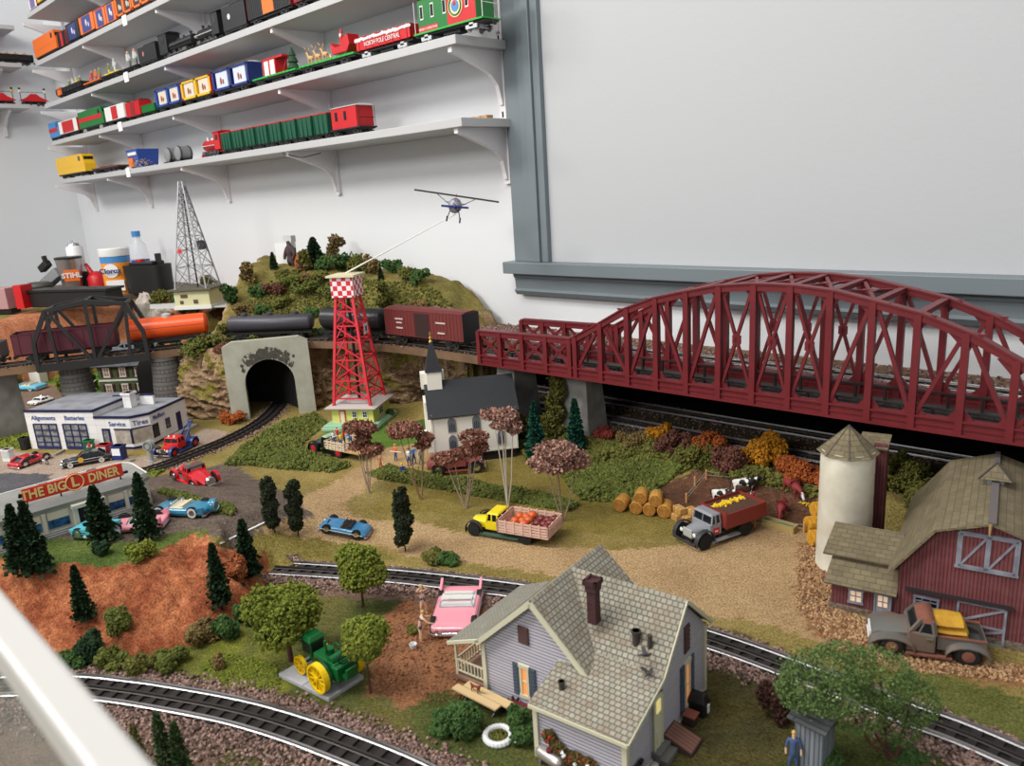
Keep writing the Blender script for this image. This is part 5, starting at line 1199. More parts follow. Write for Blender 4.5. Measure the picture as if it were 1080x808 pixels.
# barn
bred = MBrick('barn_red_boards',(116,58,60),(102,50,54),(64,34,38),.4,.0042,.0006,vert=True,rough=.85,bump=.0012,nz=((118,78,78),70,.5))
bshin = MBrick('barn_roof',(124,112,86),(106,96,74),(76,68,54),.014,.009,.0003,rough=.9,bump=.0006,nz=((92,84,66),50,.6))
btrim = M('barn_grey_trim', (138, 142, 154), .7, c2=(112, 112, 124), scale=60)
def barn():
 t = thing('barn','weathered red plank barn with gambrel roof, grey trimmed doors and low lean-to','barn',(-.286,.9985,0),math.radians(11))
 D = .25; X1 = .194; ze, zk, za = .088, .148, .168; xk = .037
 m = MB(); m.use(bred)
 for y in (0,D): m.add([(0,y,.006),(X1,y,.006),(X1,y,ze),(X1-xk,y,zk-.002),(X1/2,y,za-.002),(xk,y,zk-.002),(0,y,ze)],[(0,1,2,3,4,5,6)])
 for x in (0, X1): m.add([(x, 0, .006), (x, D, .006), (x, D, ze), (x, 0, ze)], [(0, 1, 2, 3)])
 m.build('plank_walls', None, t)
 MB().box(-.003,X1+.003,-.003,D,0,.010).build('stone_base',M('field_stone',(128,114,98),.95,c2=(84,74,66),scale=180,bump=.002),t)
 o = -.012
 P = [(-.014, ze-.012), (xk, zk), (X1/2, za), (X1-xk, zk), (X1+.014, ze-.012)]
 for k in range(4):
  a,b = P[k],P[k+1];MB().use(bshin).slab([(a[0],o,a[1]),(b[0],o,b[1]),(b[0],D+.01,b[1]),(a[0],D+.01,a[1])],.003).build('roof_plane',None,t)
 m = MB();m.bar((X1/2,o-.002,za+.0015),(X1/2,D*.55,za+.0015),.009,.002);m.bar((X1/2,D*.6,za+.0015),(X1/2,D+.01,za+.0015),.007,.002);m.build('ridge_cap',M('ridge_grey',(98,92,92),.7),t)
 # cupola
 m = MB();y = D*.56;x = X1/2;m.use(btrim).box(x-.010,x+.010,y-.008,y+.010,za-.004,za+.008);m.build('cupola',None,t)
 m = MB(); m.use(bshin); ap = (x, y+.001, za+.026)
 b4 = [(x-.020,y-.016,za+.006),(x+.020,y-.016,za+.006),(x+.020,y+.018,za+.006),(x-.020,y+.018,za+.006)];m.add(b4+[ap],[(0,1,4),(1,2,4),(2,3,4),(3,0,4),(3,2,1,0)]);m.build('cupola_roof',None,t)
 for q in b4[:2]: MB().bar(q, ap, .0022).build('cupola_rib', M('rib_dark', (70, 64, 60), .7), t)
 # hay doors
 a,b,z0,z1 = rect_on(t,'y',0,((1013,556),(1013,594),(1071,602)));z1 = z0+.034;a = lp(t,1011,590,'y',0)[0];b = lp(t,1071,602,'y',0)[0];z0 = .101;z1 = .146
 def xdoor(nm, a, b, z0, z1, zig):
  m = MB(); m.use(bred); wbox(m, 'y', 0, -.002, a, b, z0, z1); m.use(btrim); f = .0028
  for q in ((a,a+f,z0,z1),(b-f,b,z0,z1),(a,b,z0,z0+f),(a,b,z1-f,z1)): wbox(m,'y',0,-.0034,*q)
  if zig == 'single':
   m.bar((a+f, -.0025, z0+f), (b-f, -.0025, z1-f), .0025, .0016, up=(0, 1, 0))
  else:
   zm = (z0+z1)/2; wbox(m, 'y', 0, -.0032, a, b, zm-f/2-.004, zm+f/2-.004)
   m.bar((a+f,-.0025,zm-.002),(b-f,-.0025,z1-f),.0028,.0016,up=(0,1,0));m.bar((a+f,-.0025,z0+f),(b-f,-.0025,zm-.006),.0028,.0016,up=(0,1,0))
  m.build(nm, None, t)
 mid_ = (a+b)/2; xdoor('hay_door', a, mid_, z0, z1, 'single'); xdoor('hay_door', mid_, b, z0, z1, 'single')
 m = MB();wbox(m,'y',0,-.003,a-.004,b+.004,z0-.003,z0);wbox(m,'y',0,-.003,a-.002,b+.002,z1,z1+.0025);wbox(m,'y',0,-.003,a-.003,a,z0,z1);wbox(m,'y',0,-.003,b,b+.003,z0,z1);m.build('hay_door_frame',btrim,t)
 m = MB();m.bar((mid_,-.014,z1+.022),(mid_,.002,z1+.022),.003);m.cyl((mid_,-.012,z1+.022),(mid_,-.012,z1+.006),.0022,.001,6);m.build('hay_hook',M('rope',(170,140,96),.9),t)
 x0, x1 = lp(t, 955, 616, 'y', 0)[0], lp(t, 1069, 636, 'y', 0)[0]
 m = MB();m.bar((x0,-.004,.055),(x1,-.004,.0565),.004,.004);m.build('door_rail',M('rail_black',(42,38,40),.6),t)
 x0,x1 = lp(t,1009,640,'y',0)[0],lp(t,1062,650,'y',0)[0];xdoor('sliding_door',x0,x1,.0,.0535,'double')
 x0,x1 = lp(t,963,640,'y',0)[0],lp(t,990,640,'y',0)[0];window(t,'y',0,-1,x0,x1,.026,.047,btrim,M('black_pane',(22,22,26),.2),3,3,.0024)
 window(t, 'y', 0, -1, x0+.124, x0+.145, .018, .038, btrim, litpale, 2, 2, .0026)
 m = MB(); m.box(0-.001, .002, -.0016, .002, .006, ze); m.build('corner_board', bred, t)
 # lean-to with two roof tiers
 s = MB();s.use(bred);s.box(-.083,.0,.002,.11,.004,.044);s.box(-.08,.0,.03,.11,.044,.072);s.build('lean_to_walls',None,t)
 MB().box(-.086, .0, -.002, .11, 0, .008).build('lean_to_base', bpy.data.materials['field_stone'], t)
 MB().use(bshin).slab([(-.092,-.009,.0425),(-.001,-.009,.0425),(-.001,.034,.067),(-.088,.034,.067)],.0025).build('lower_lean_to_roof',None,t)
 MB().use(bshin).slab([(-.1,.022,.071),(-.004,.022,.071),(-.004,.085,.093),(-.096,.085,.093)],.0025).build('upper_lean_to_roof',None,t)
 x0,x1 = lp(t,895,620,'y',.002)[0],lp(t,911,620,'y',.002)[0];window(t,'y',.002,-1,x0,x1,.015,.036,btrim,litpale,2,2,.0024)
 x0, x1 = lp(t, 922, 630, 'y', .002)[0], lp(t, 941, 630, 'y', .002)[0]
 m = MB();m.use(btrim);wbox(m,'y',.002,-.002,x0,x1,.002,.038);wbox(m,'y',.002,-.0032,x0,x0+.002,.002,.038);wbox(m,'y',.002,-.0032,x1-.002,x1,.002,.038);wbox(m,'y',.002,-.0032,x0,x1,.036,.038);o = m.build('side_door',None,t)
 m = MB();m.use(litpale);wbox(m,'y',0,-.0006,x0+.005,x1-.005,.0185,.0345);m.build('pane',None,o);m = MB();xm = (x0+x1)/2;wbox(m,'y',0,-.0016,xm-.0005,xm+.0005,.0185,.0345);wbox(m,'y',0,-.0016,x0+.005,x1-.005,.026,.027);m.build('muntins',btrim,o)
barn()
def silo():
 t = thing('silo','tall whitewashed round silo with a pointed shingle cap beside the barn','silo',(-.402,1.115,0))
 sm = M('silo_plaster', (224, 220, 204), .85, c2=(208, 202, 184), scale=30, bump=.0008, bscale=60)
 m = MB();m.lathe([(.0395,0),(.0388,.03),(.0392,.0308),(.0384,.075),(.0388,.0758),(.0381,.12),(.0385,.1208),(.0378,.155),(.0381,.1558),(.0376,.19)],40);m.build('silo_wall',sm,t,smooth=True)
 m = MB();m.use(bshin);n = 8;R_ = .044;b = [(R_*math.cos(2*PI*i/n+.4),R_*math.sin(2*PI*i/n+.4),.186) for i in range(n)];ap = (0,0,.227)
 m.add(b+[ap], [(i, (i+1) % n, n) for i in range(n)]+[tuple(range(n))[::-1]]); m.build('pointed_cap', None, t)
 m = MB()
 for p in b: m.bar(p, ap, .0012)
 m.build('cap_ribs', M('rib_dark', (70, 64, 60), .7), t)
silo()
def chute():
 t = thing('silo_chute','narrow red plank chute with a flat shingle top attached behind the silo','silo chute',(-.386,1.175,0),math.radians(11))
 MB().use(bred).box(.002, .020, -.012, .02, 0, .186).build('chute_walls', None, t)
 MB().use(bshin).slab([(-.02,-.016,.182),(.022,-.016,.182),(.022,.024,.193),(-.02,.024,.193)],.003).build('chute_roof',None,t)
chute()
# church
chw = M('church_white', (226, 222, 212), .7)
slate = MBrick('slate_scale',(50,52,56),(44,46,50),(34,36,40),.0045,.0032,.0005,rough=.7,bump=.0006)
def church():
 t = thing('church','white wooden church with dark slate roof and a gold tipped steeple','church',(-1.27,1.033,0),math.radians(53))
 L, Wd, z0, ze, zr = .188, .135, .022, .120, .179
 MB().box(.004,L-.004,.004,Wd-.004,0,z0).build('shadow_foundation',M('foundation_shadow_black',(34,30,28),.95),t)  # foundation coloured black to hold the shadow gap below the walls
 m = MB(); m.use(chw)
 for x in (0,L): m.add([(x,0,z0),(x,Wd,z0),(x,Wd,ze),(x,Wd/2,zr-.002),(x,0,ze)],[(0,1,2,3,4)])
 for y in (0, Wd): m.add([(0, y, z0), (L, y, z0), (L, y, ze), (0, y, ze)], [(0, 1, 2, 3)])
 m.build('church_walls', None, t)
 for y,s in ((-.008,1),(Wd+.008,-1)): MB().use(slate).slab([(-.008,y,ze-.006),(L+.008,y,ze-.006),(L+.008,Wd/2,zr+.002),(-.008,Wd/2,zr+.002)],.003).build('slate_roof',None,t)
 m = MB(); m.box(-.002, L+.002, -.0012, .0, z0, z0+.004); 
 for x in (0, L): m.box(x-.002, x+.002, -.0016, .002, z0, ze)
 m.build('white_trim', M('trim_white', (214, 212, 204), .6), t)
 grey = M('arch_window_frame', (104, 108, 114), .6); pane = M('arch_window_pane', (52, 56, 62), .3)
 def arch(x, zb, h, w_):
  n = 8
  pts = [(-w_, 0), (w_, 0)]+[(w_*math.cos(PI*i/n), (h-w_)+w_*1.25*math.sin(PI*i/n)) for i in range(n+1)]
  m = MB(); m.prism([(x+a, zb+b) for a, b in pts], -.0025, .001, 'y'); o = m.build('arched_window', grey, t)
  m = MB()
  for k in (-1,0,1): m.box(x+k*w_*.5-.0011,x+k*w_*.5+.0011,-.003,-.0024,zb+.004,zb+h*(.62 if k else .72))
  m.build('lancet_panes', pane, o)
 for px, top in ((476.5, 1), (502.5, 1), (529, 1), (478, 0), (504, 0), (529.5, 0)):
  x = lp(t, px, 449 if top else 470, 'y', 0)[0]; arch(x, .076 if top else .036, .031, .0090)
 # steeple
 sx_ = .016; sy = Wd/2-.002
 m = MB();m.use(chw);m.box(sx_-.0165,sx_+.0165,sy-.0165,sy+.0165,.15,.205);m.build('steeple_base',None,t)
 m = MB();m.use(M('belfry_dark',(60,62,66),.7));m.box(sx_-.019,sx_+.019,sy-.019,sy+.019,.205,.209);m.use(slate)
 b = [(sx_+i*.018,sy+j*.018,.209) for i,j in ((-1,-1),(1,-1),(1,1),(-1,1))];tp = [(sx_+i*.0035,sy+j*.0035,.272) for i,j in ((-1,-1),(1,-1),(1,1),(-1,1))];m.rings([b,tp]);m.build('spire',None,t)
 m = MB();m.lathe([(.0045,.272),(.002,.277),(.0035,.280),(.0014,.285),(.0018,.289),(.0004,.296)],10,(sx_,sy,0));m.bar((sx_-.003,sy,.29),(sx_+.003,sy,.29),.001);m.build('gold_finial',M('finial_gold',(196,150,80),.35,metal=.8),t)
 m = MB(); m.use(chw)
 m.box(-.012, .002, Wd*.25, Wd*.75, z0, ze+.02); m.build('entry_porch', None, t)
 m = MB();m.use(chw);m.box(sx_-.03,sx_-.0165,sy-.004,sy+.03,.165,.2);m.box(sx_+.0165,sx_+.024,sy+.004,sy+.03,.165,.2);m.build('steeple_wings',None,t)
 MB().box(-.026, -.006, .03, .044, .04, .075).build('white_side_panel', chw, t)
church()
# checkered tower over the yellow pump house
trd = paint('tower_red', (206, 46, 60), .45)
def tower():
 cx, cy = -1.713, 1.150; rz = math.atan2(1.139-1.081, -1.641+1.735)
 t = thing('checkered_water_tower','red lattice tower topped by a red and white checkered tank, on a yellow pump house','tower',(cx,cy,0),rz)
 wx, wy = .052, .056
 m = MB();m.box(-.075,.078,-.094,.066,0,.010);m.box(-.072,.075,-.09,.062,.010,.014);m.build('green_platform',M('platform_mint',(150,190,158),.6),t,bevel=.002)
 m = MB();m.box(-.058,.06,-.058,.06,.012,.056);m.build('pump_house_walls',M('pump_house_yellow',(204,202,110),.65),t)
 m = MB();o = .072;b = [(-o,-o,.056),(o,-o,.056),(o,o,.056),(-o,o,.056)];tp = [(-.02,-.02,.066),(.02,-.02,.066),(.02,.02,.066),(-.02,.02,.066)];m.box(-o,o,-o,o,.054,.0565);m.rings([b,tp]);m.build('hip_roof',M('hip_roof_grey',(182,174,170),.8),t)
 m = MB();m.use(trd);m.box(-.036,-.018,-.0598,-.058,.012,.048);m.use(M('door_cream',(212,206,170),.6));m.box(-.033,-.021,-.0604,-.058,.014,.045);m.build('door',None,t)
 for x in (.0,.03): window(t,'y',-.058,-1,x,x+.014,.028,.046,M('trim_white',(214,212,204),.6),glassd,2,2,.0016)
 window(t, 'x', .06, 1, -.02, .01, .024, .046, M('trim_white', (214, 212, 204), .6), glassd, 2, 2, .0016)
 z0, z1 = .058, .345; a0, a1 = .052, .0235
 def leg(i, j, z): f = (z-z0)/(z1-z0); r = a0+(a1-a0)*f; return (i*r, j*r, z)
 for i in (-1, 1):
  for j in (-1, 1): MB().bar(leg(i, j, z0), leg(i, j, z1), .0068, .0068).build('tower_leg', trd, t)
 Z = [z0+.02, .125, .18, .228, .27, .308, .343]
 for (i0, j0), (i1, j1) in (((-1, -1), (1, -1)), ((1, -1), (1, 1)), ((1, 1), (-1, 1)), ((-1, 1), (-1, -1))):
  m = MB()
  for k, z in enumerate(Z): 
   m.bar(leg(i0, j0, z), leg(i1, j1, z), .0035)
   if k+1 < len(Z): 
    m.bar(leg(i0, j0, Z[k+1]), leg(i1, j1, z), .0032)
    if k < 2: m.bar(leg(i1, j1, Z[k+1]), leg(i0, j0, z), .0028)
  m.build('cross_bracing', trd, t)
 MB().cyl((0, 0, .06), (0, 0, .345), .004, n=10).build('riser_pipe', pblack, t)
 s = .0312
 ck = MCheck('red_white_check', (206, 36, 56), (226, 222, 222), .0125)
 MB(Matrix.Translation((.0, 0, 0))).box(-s, s, -s, s, .345, .3975).build('checkered_tank', ck, t)
 m = MB();m.box(-.039,.039,-.039,.039,.3975,.4025);m.rings([[(-.039,-.039,.4025),(.039,-.039,.4025),(.039,.039,.4025),(-.039,.039,.4025)],[(-.01,-.01,.405),(.01,-.01,.405),(.01,.01,.405),(-.01,.01,.405)]]);m.build('cream_lid',M('lid_cream',(208,200,166),.6),t)
 m = MB();m.use(trd);m.box(.0375,.0395,-.012,.016,.24,.275);m.use(white);m.box(.0395,.0402,-.010,.014,.243,.272);m.use(navy);m.box(.0402,.0406,-.003,.007,.251,.264);m.build('square_sign',None,t)
 return t
TOWER = tower()
def plane_():
 # small high-wing aeroplane carried on a rod from the tower lid
 P0 = np.array([-1.713, 1.150, .404]); 
 Yp = 1.30; P1 = onY(476, 226, Yp)
 t = thing('model_aeroplane','small silver high-wing aeroplane flying at the end of a thin rod','model aeroplane',tuple(onY(480,217,Yp)))
 c = np.array(onY(480,217,Yp));DD = np.linalg.norm(c-ORI);l = ORI+_un(ray(437,201))*DD-c;r = ORI+_un(ray(526,214))*DD-c
 Xv = Vector(r-l).normalized();Zv = Vector((0,0,1));Zv = (Zv-Xv*Zv.dot(Xv)).normalized();Yv = Zv.cross(Xv);half = np.linalg.norm(r-l)/2
 T = Matrix([[Xv.x, Yv.x, Zv.x, 0], [Xv.y, Yv.y, Zv.y, 0], [Xv.z, Yv.z, Zv.z, 0], [0, 0, 0, 1]])
 mid_ = Vector((l+r)/2); O = T.inverted() @ mid_
 sil = M('plane_silver', (170, 166, 178), .4, metal=.5, c2=(90, 88, 100), scale=160)
 m = MB(T);m.rings([[(rr*math.cos(2*PI*i/14),y,rr*1.1*math.sin(2*PI*i/14)) for i in range(14)] for y,rr in ((-.026,.009),(-.022,.0155),(-.005,.017),(.02,.015),(.06,.007),(.085,.003))]);m.build('fuselage',sil,t,smooth=True)
 m = MB(T);w_ = [(-half,-.012),(half,-.012),(half,.012),(-half,.012)];m.box(O.x-half,O.x+half,-.014,.016,O.z,O.z+.004);m.build('wing',M('wing_dark',(54,58,56),.5),t,bevel=.001)
 m = MB(T);m.box(-.026,.026,.07,.088,.004,.006);m.build('tailplane',sil,t);m = MB(T);m.prism([(.07,.004),(.09,.004),(.09,.028),(.082,.028)],-.001,.001,'x');m.build('tail_fin',trd,t)
 m = MB(T);m.bar((-.033,-.029,-.004),(.033,-.029,.0),.005,.0015,up=(0,1,0));m.ball((0,-.029,-.002),.004,8,6);m.build('propeller',navy,t)
 for s in (-1, 1):
  m = MB(T);m.tube([(s*.008,-.01,-.012),(s*.012,-.012,-.016),(s*.015,-.014,-.03)],.0014,6);m.build('landing_strut',pblack,t)
  m = MB(T);m.lathe([(.002,-.0018),(.0065,-.0018),(.0065,.0018),(.002,.0018)],14,(s*.016,-.014,-.033),'x');m.build('wheel',rubber,t)
  m = MB(T); m.bar((s*.012, 0, 0), (s*half*.45, 0, O.z), .0015); m.build('wing_strut', pblack, t)
 r_ = thing('plane_rod','thin white rod rising from the checkered tower lid to the aeroplane','rod',tuple(P0))
 e = c+np.array([0,0,-.02])-P0;MB().cyl((0,0,0),tuple(e),.0022,.0010,8).build('rod',M('rod_white',(214,212,206),.4),r_)
plane_()
# filling station
def gas():
 t = thing('filling_station','white filling station with two glazed garage bays and dark blue roof edges','filling station',(-2.285,.495,.0),math.radians(32))
 gw = MBrick('enamel_white',(226,224,222),(218,217,216),(196,196,200),.03,.022,.0004,rough=.35,bump=.0002,off=0);rf = M('roof_grey_stain',(140,142,148),.9,c2=(116,118,124),scale=25);edge = paint('edge_navy',(28,30,72));doorc = paint('frame_navy',(40,44,92));gl = M('garage_glass',(150,152,150),.15,c2=(90,92,92),scale=70)
 H1, H2 = .104, .087; X1, X2, X3 = .208, .312, .345; Y3, YB = .034, .185
 MB().use(gw).box(0, X1, 0, YB, 0, H1).build('garage_walls', None, t)
 m = MB();m.use(gw);P = [(X1,0),(X2,0),(X3,Y3),(X3,YB),(X1,YB)];m.prism(P,0,H2,'z');m.build('office_walls',None,t)
 m = MB();m.box(.002,X1-.002,.002,YB-.002,H1,H1+.001);m.prism([(X1,.002),(X2,.003),(X3-.003,Y3),(X3-.003,YB),(X1,YB)],H2,H2+.001,'z');m.build('flat_roof',rf,t)
 m = MB(); w_ = .004
 for a,b,z in (((0,0),(X1,0),H1),((X1,0),(X1,YB),H1),((X1,0),(X2,0),H2),((X2,0),(X3,Y3),H2),((X3,Y3),(X3,YB),H2),((X1-.05,.14),(X1,.14),H1)): m.bar((a[0],a[1],z+.001),(b[0],b[1],z+.001),w_,.006)
 m.build('blue_coping', edge, t)
 m = MB();m.bar((X2,-.001,.006),(X3+.001,Y3,.006),.002,.006);m.bar((X1+.045,-.001,.006),(X2,-.001,.006),.002,.006);m.bar((X3+.001,Y3,.006),(X3+.001,YB,.006),.002,.006);m.build('blue_skirting',edge,t)
 m = MB();m.use(gw).box(X1+.025,X1+.048,.085,.108,H2,H2+.042);m.box(X1+.022,X1+.051,.082,.111,H2+.036,H2+.042);m.build('white_chimney',None,t)
 m = MB();m.use(gw).box(X1+.05,X1+.09,.12,.128,H2,H2+.026);m.use(edge).box(X1+.05,X1+.09,.119,.129,H2+.026,H2+.029);m.build('parapet_block',None,t)
 for x0 in (.022, .112):
  m = MB(); m.use(gl); m.box(x0, x0+.07, -.001, .002, .004, .07); o = m.build('garage_door', None, t)
  m = MB()
  for k in range(5): z = .004+k*.0165; m.box(x0, x0+.07, -.003, .0, z-.0012, z+.0012)
  for k in range(4): x = x0+k*.0233; m.box(x-.0012, x+.0012, -.003, .0, .004, .07)
  m.box(x0, x0+.07, -.0032, 0, .002, .0096); m.build('door_grid', doorc, o)
 m = MB();m.use(edge);m.box(X1+.018,X1+.042,-.0015,.001,.0,.058);o = m.build('office_door',None,t);MB().box(X1+.023,X1+.037,-.0025,0,.010,.052).build('pane',gl,o)
 m = MB();m.use(M('shop_interior',(176,168,156),.6,c2=(140,130,118),scale=60));m.box(X1+.055,X2+.001,-.0012,.001,.018,.056)
 m.prism([(X2,-.0014),(X3+.0014,Y3),(X3,Y3+.001),(X2,0)],.018,.056,'z');o = m.build('shop_window',None,t)
 m = MB();m.use(edge);m.box(X2-.002,X2+.002,-.003,.001,.018,.058);m.bar((X1+.055,-.002,.057),(X2,-.002,.057),.002,.003);m.bar((X2,-.002,.057),(X3,Y3,.057),.002,.003);m.build('window_frame',None,o)
 m = MB();m.use(edge);m.box(X3-.001,X3+.0012,Y3+.004,Y3+.028,.02,.056);m.use(M('black_pane',(22,22,26),.2));m.box(X3,X3+.002,Y3+.006,Y3+.026,.022,.054);m.build('side_shop_window',None,t)
 window(t,'x',X3,1,.092,.108,.03,.055,edge,gl,2,2,.002);m = MB();m.box(X3,X3+.002,.138,.156,.006,.058);m.build('side_door',edge,t)
 ltr = paint('lettering_blue', (70, 90, 140))
 fr = lambda x, z, s: frame((1, 0, 0), (0, 0, 1), (x, -.0008, z))
 text('Alignments',.0165,ltr,None,fr(.056,.086,1),t,bold=.0002);text('Batteries',.0165,ltr,None,fr(.15,.086,1),t,bold=.0002);text('Service',.017,ltr,None,fr(X1+.066,.070,1),t,bold=.0002)
 d = Vector((X3-X2,Y3,0)).normalized();nn = Vector((d.y,-d.x,0));c = Vector(((X2+X3)/2,Y3/2,.070))+nn*.0008
 text('Tires',.018,ltr,None,frame(d,(0,0,1),c),t,bold=.0002);text('Mufflers',.015,ltr,None,frame((0,1,0),(0,0,1),(X3+.0012,Y3+.035,.072)),t,bold=.0002)
 MB().box(X3, X3+.02, .1, .2, 0, .008).build('concrete_step', M('step_stone', (150, 142, 130), .9), t)
gas()
# diner
def diner():
 t = thing('roadside_diner','silver and cream diner with a grey roof and a red lettered roof sign','diner',(-1.388,.40,.075),math.radians(87.5))
 # local x runs along the front towards the far end, local -y faces the viewer
 X0, X1, D, Hh = -.36, .068, .118, .052
 def outline(g, z):
  P = []; r = .03
  for cx_, cy_, a0 in ((X1-r, D-r, 0), (X0+r, D-r, 90), (X0+r, r*1.6, 180), ):
   for k in range(7): a = math.radians(a0+k*15); P.append((cx_+(r+g)*math.cos(a), cy_+(r+g)*math.sin(a), z))
  P += [(X0+.06, 0-g, z), (X1-.02, -g, z), (X1+g, .012, z)]
  return P
 wallc = M('diner_cream',(190,186,172),.5);met = M('diner_steel',(176,176,174),.3,metal=.7);roofc = M('diner_roof',(136,136,132),.8,c2=(124,124,120),scale=20)
 MB().rings([outline(0, 0), outline(0, Hh)]).build('diner_walls', wallc, t)
 m = MB()
 for z in (.003,.007,.011): m.rings([outline(.0012,z),outline(.002,z+.0012),outline(.0012,z+.0024)],caps=False)
 m.build('steel_banding', met, t)
 m = MB();m.rings([outline(.003,Hh-.002),outline(.004,Hh+.004),outline(-.002,Hh+.010),outline(-.004,Hh+.012)]);m.build('roof',roofc,t)
 m = MB(); q = outline(.004, Hh+.004); q2 = outline(.0, Hh+.0115)
 for i in range(len(q2)): 
  a, b = q2[i], q2[(i+1) % len(q2)]
  if a[1] > .03 or b[1] > .03: m.bar(a, b, .0025, .002)
 m.build('white_roof_edge', M('trim_white', (214, 212, 204), .6), t)
 blu = M('diner_blue_glass', (44, 96, 150), .2, c2=(24, 44, 70), scale=120)
 m0 = MB()
 for a, b in ((-.155, -.11), (-.1, -.068), (-.005, .02), (.028, .05), (-.22, -.165), (-.29, -.235)):
  m = MB();m.box(a,b,-.0012,.002,.018,.033);o = m.build('blue_window',blu,t);m = MB();m.box(a,b,-.0016,.002,.033,.046);m.build('window_blind',M('blind_cream',(196,190,170),.7),o)
 m = MB();m.box(-.062,-.056,-.012,0,0,.046);m.box(-.020,-.014,-.012,0,0,.046);m.box(-.064,-.012,-.014,.002,.044,.05);m.build('entrance_surround',wallc,t)
 MB().box(-.056, -.02, -.003, .001, 0, .044).build('dark_doorway', M('doorway_dark', (34, 24, 24), .8), t)
 m = MB(); 
 for x in (-.105, .024): m.box(x-.003, x+.003, -.003, 0, .012, .048)
 m.build('pilasters', wallc, t)
 for x, y in ((-.235, .045), (-.08, .085), (.0, .09), (-.01, .035)):
  MB().box(x-.008,x+.008,y-.006,y+.006,Hh+.010,Hh+.020).build('roof_vent',M('vent_dark_grey',(74,74,76),.7),t,bevel=.001)
 # sign
 zc = Hh+.030; ys = .012
 m = MB();m.box(-.125,.030,ys-.0015,ys+.0015,zc-.0115,zc+.0115);m.lathe([(.0155,ys-.002),(.0155,ys+.0018)],28,(-.047,0,zc+.001),'y')
 s = m.build('red_sign_board', paint('sign_red', (206, 52, 34), .5), t)
 gl = paint('sign_gold', (226, 196, 130), .5)
 for tx, x in (('THE BIG', -.094), ('DINER', -.0015)):
  text(tx,.0215,gl,None,frame((1,0,0),(0,0,1),(x,ys-.0022,zc)),s,sx=.86 if tx[0] == 'T' else .8,bold=.0006)
 text('L', .024, gl, None, frame((1, 0, 0), (0, 0, 1), (-.047, ys-.0028, zc+.001)), s, bold=.0008)
 m = MB(); m.torus((-.047, ys-.0022, zc+.001), .0138, .0009, 30, 6, 'y'); m.build('gold_ring', gl, s)
 m = MB()
 for x in (-.12, -.07, -.02, .025): m.box(x-.001, x+.001, ys+.001, ys+.003, Hh+.008, zc+.008)
 for x in (-.13, .034): m.box(x-.004, x+.004, ys-.001, ys+.003, zc-.009, zc-.005)
 m.build('sign_posts', pblack, s)
diner()
# outhouse
def outhouse():
 P = G(838, 808); 
 t = thing('outhouse','small grey plank outhouse with a slanted roof at the lower right','outhouse',tuple(P),math.radians(-4))
 pl = MBrick('grey_planks',(132,138,146),(112,118,126),(66,70,76),.3,.005,.0006,vert=True,rough=.9,bump=.0008);rp = MBrick('grey_roof_planks',(84,88,88),(72,76,76),(48,50,52),.3,.007,.0006,rough=.9,bump=.0008)
 W_, D_, z1, z2 = .028, .027, .061, .069
 m = MB(); m.use(pl)
 m.add([(0,0,0),(W_,0,0),(W_,0,z1),(0,0,z1)],[(0,1,2,3)]);m.add([(0,D_,0),(W_,D_,0),(W_,D_,z2),(0,D_,z2)],[(0,1,2,3)]);m.add([(W_,0,0),(W_,D_,0),(W_,D_,z2),(W_,0,z1)],[(0,1,2,3)]);m.add([(0,0,0),(0,.006,0),(0,.006,z1),(0,0,z1)],[(0,1,2,3)]);m.add([(0,.024,0),(0,D_,0),(0,D_,z2),(0,.024,z2)],[(0,1,2,3)])
 m.build('plank_walls', None, t)
 MB().use(rp).slab([(-.007,-.007,z1-.001),(W_+.006,-.007,z1-.001),(W_+.006,D_+.006,z2+.002),(-.007,D_+.006,z2+.002)],.0022).build('plank_roof',None,t)
 m = MB(); m.use(pl); m.box(-.012, 0, .022, .0235, .002, .05); m.build('open_door', None, t)
 MB().box(.001, .003, .006, .024, 0, .05).build('dark_interior', M('doorway_dark', (34, 24, 24), .8), t)
outhouse()
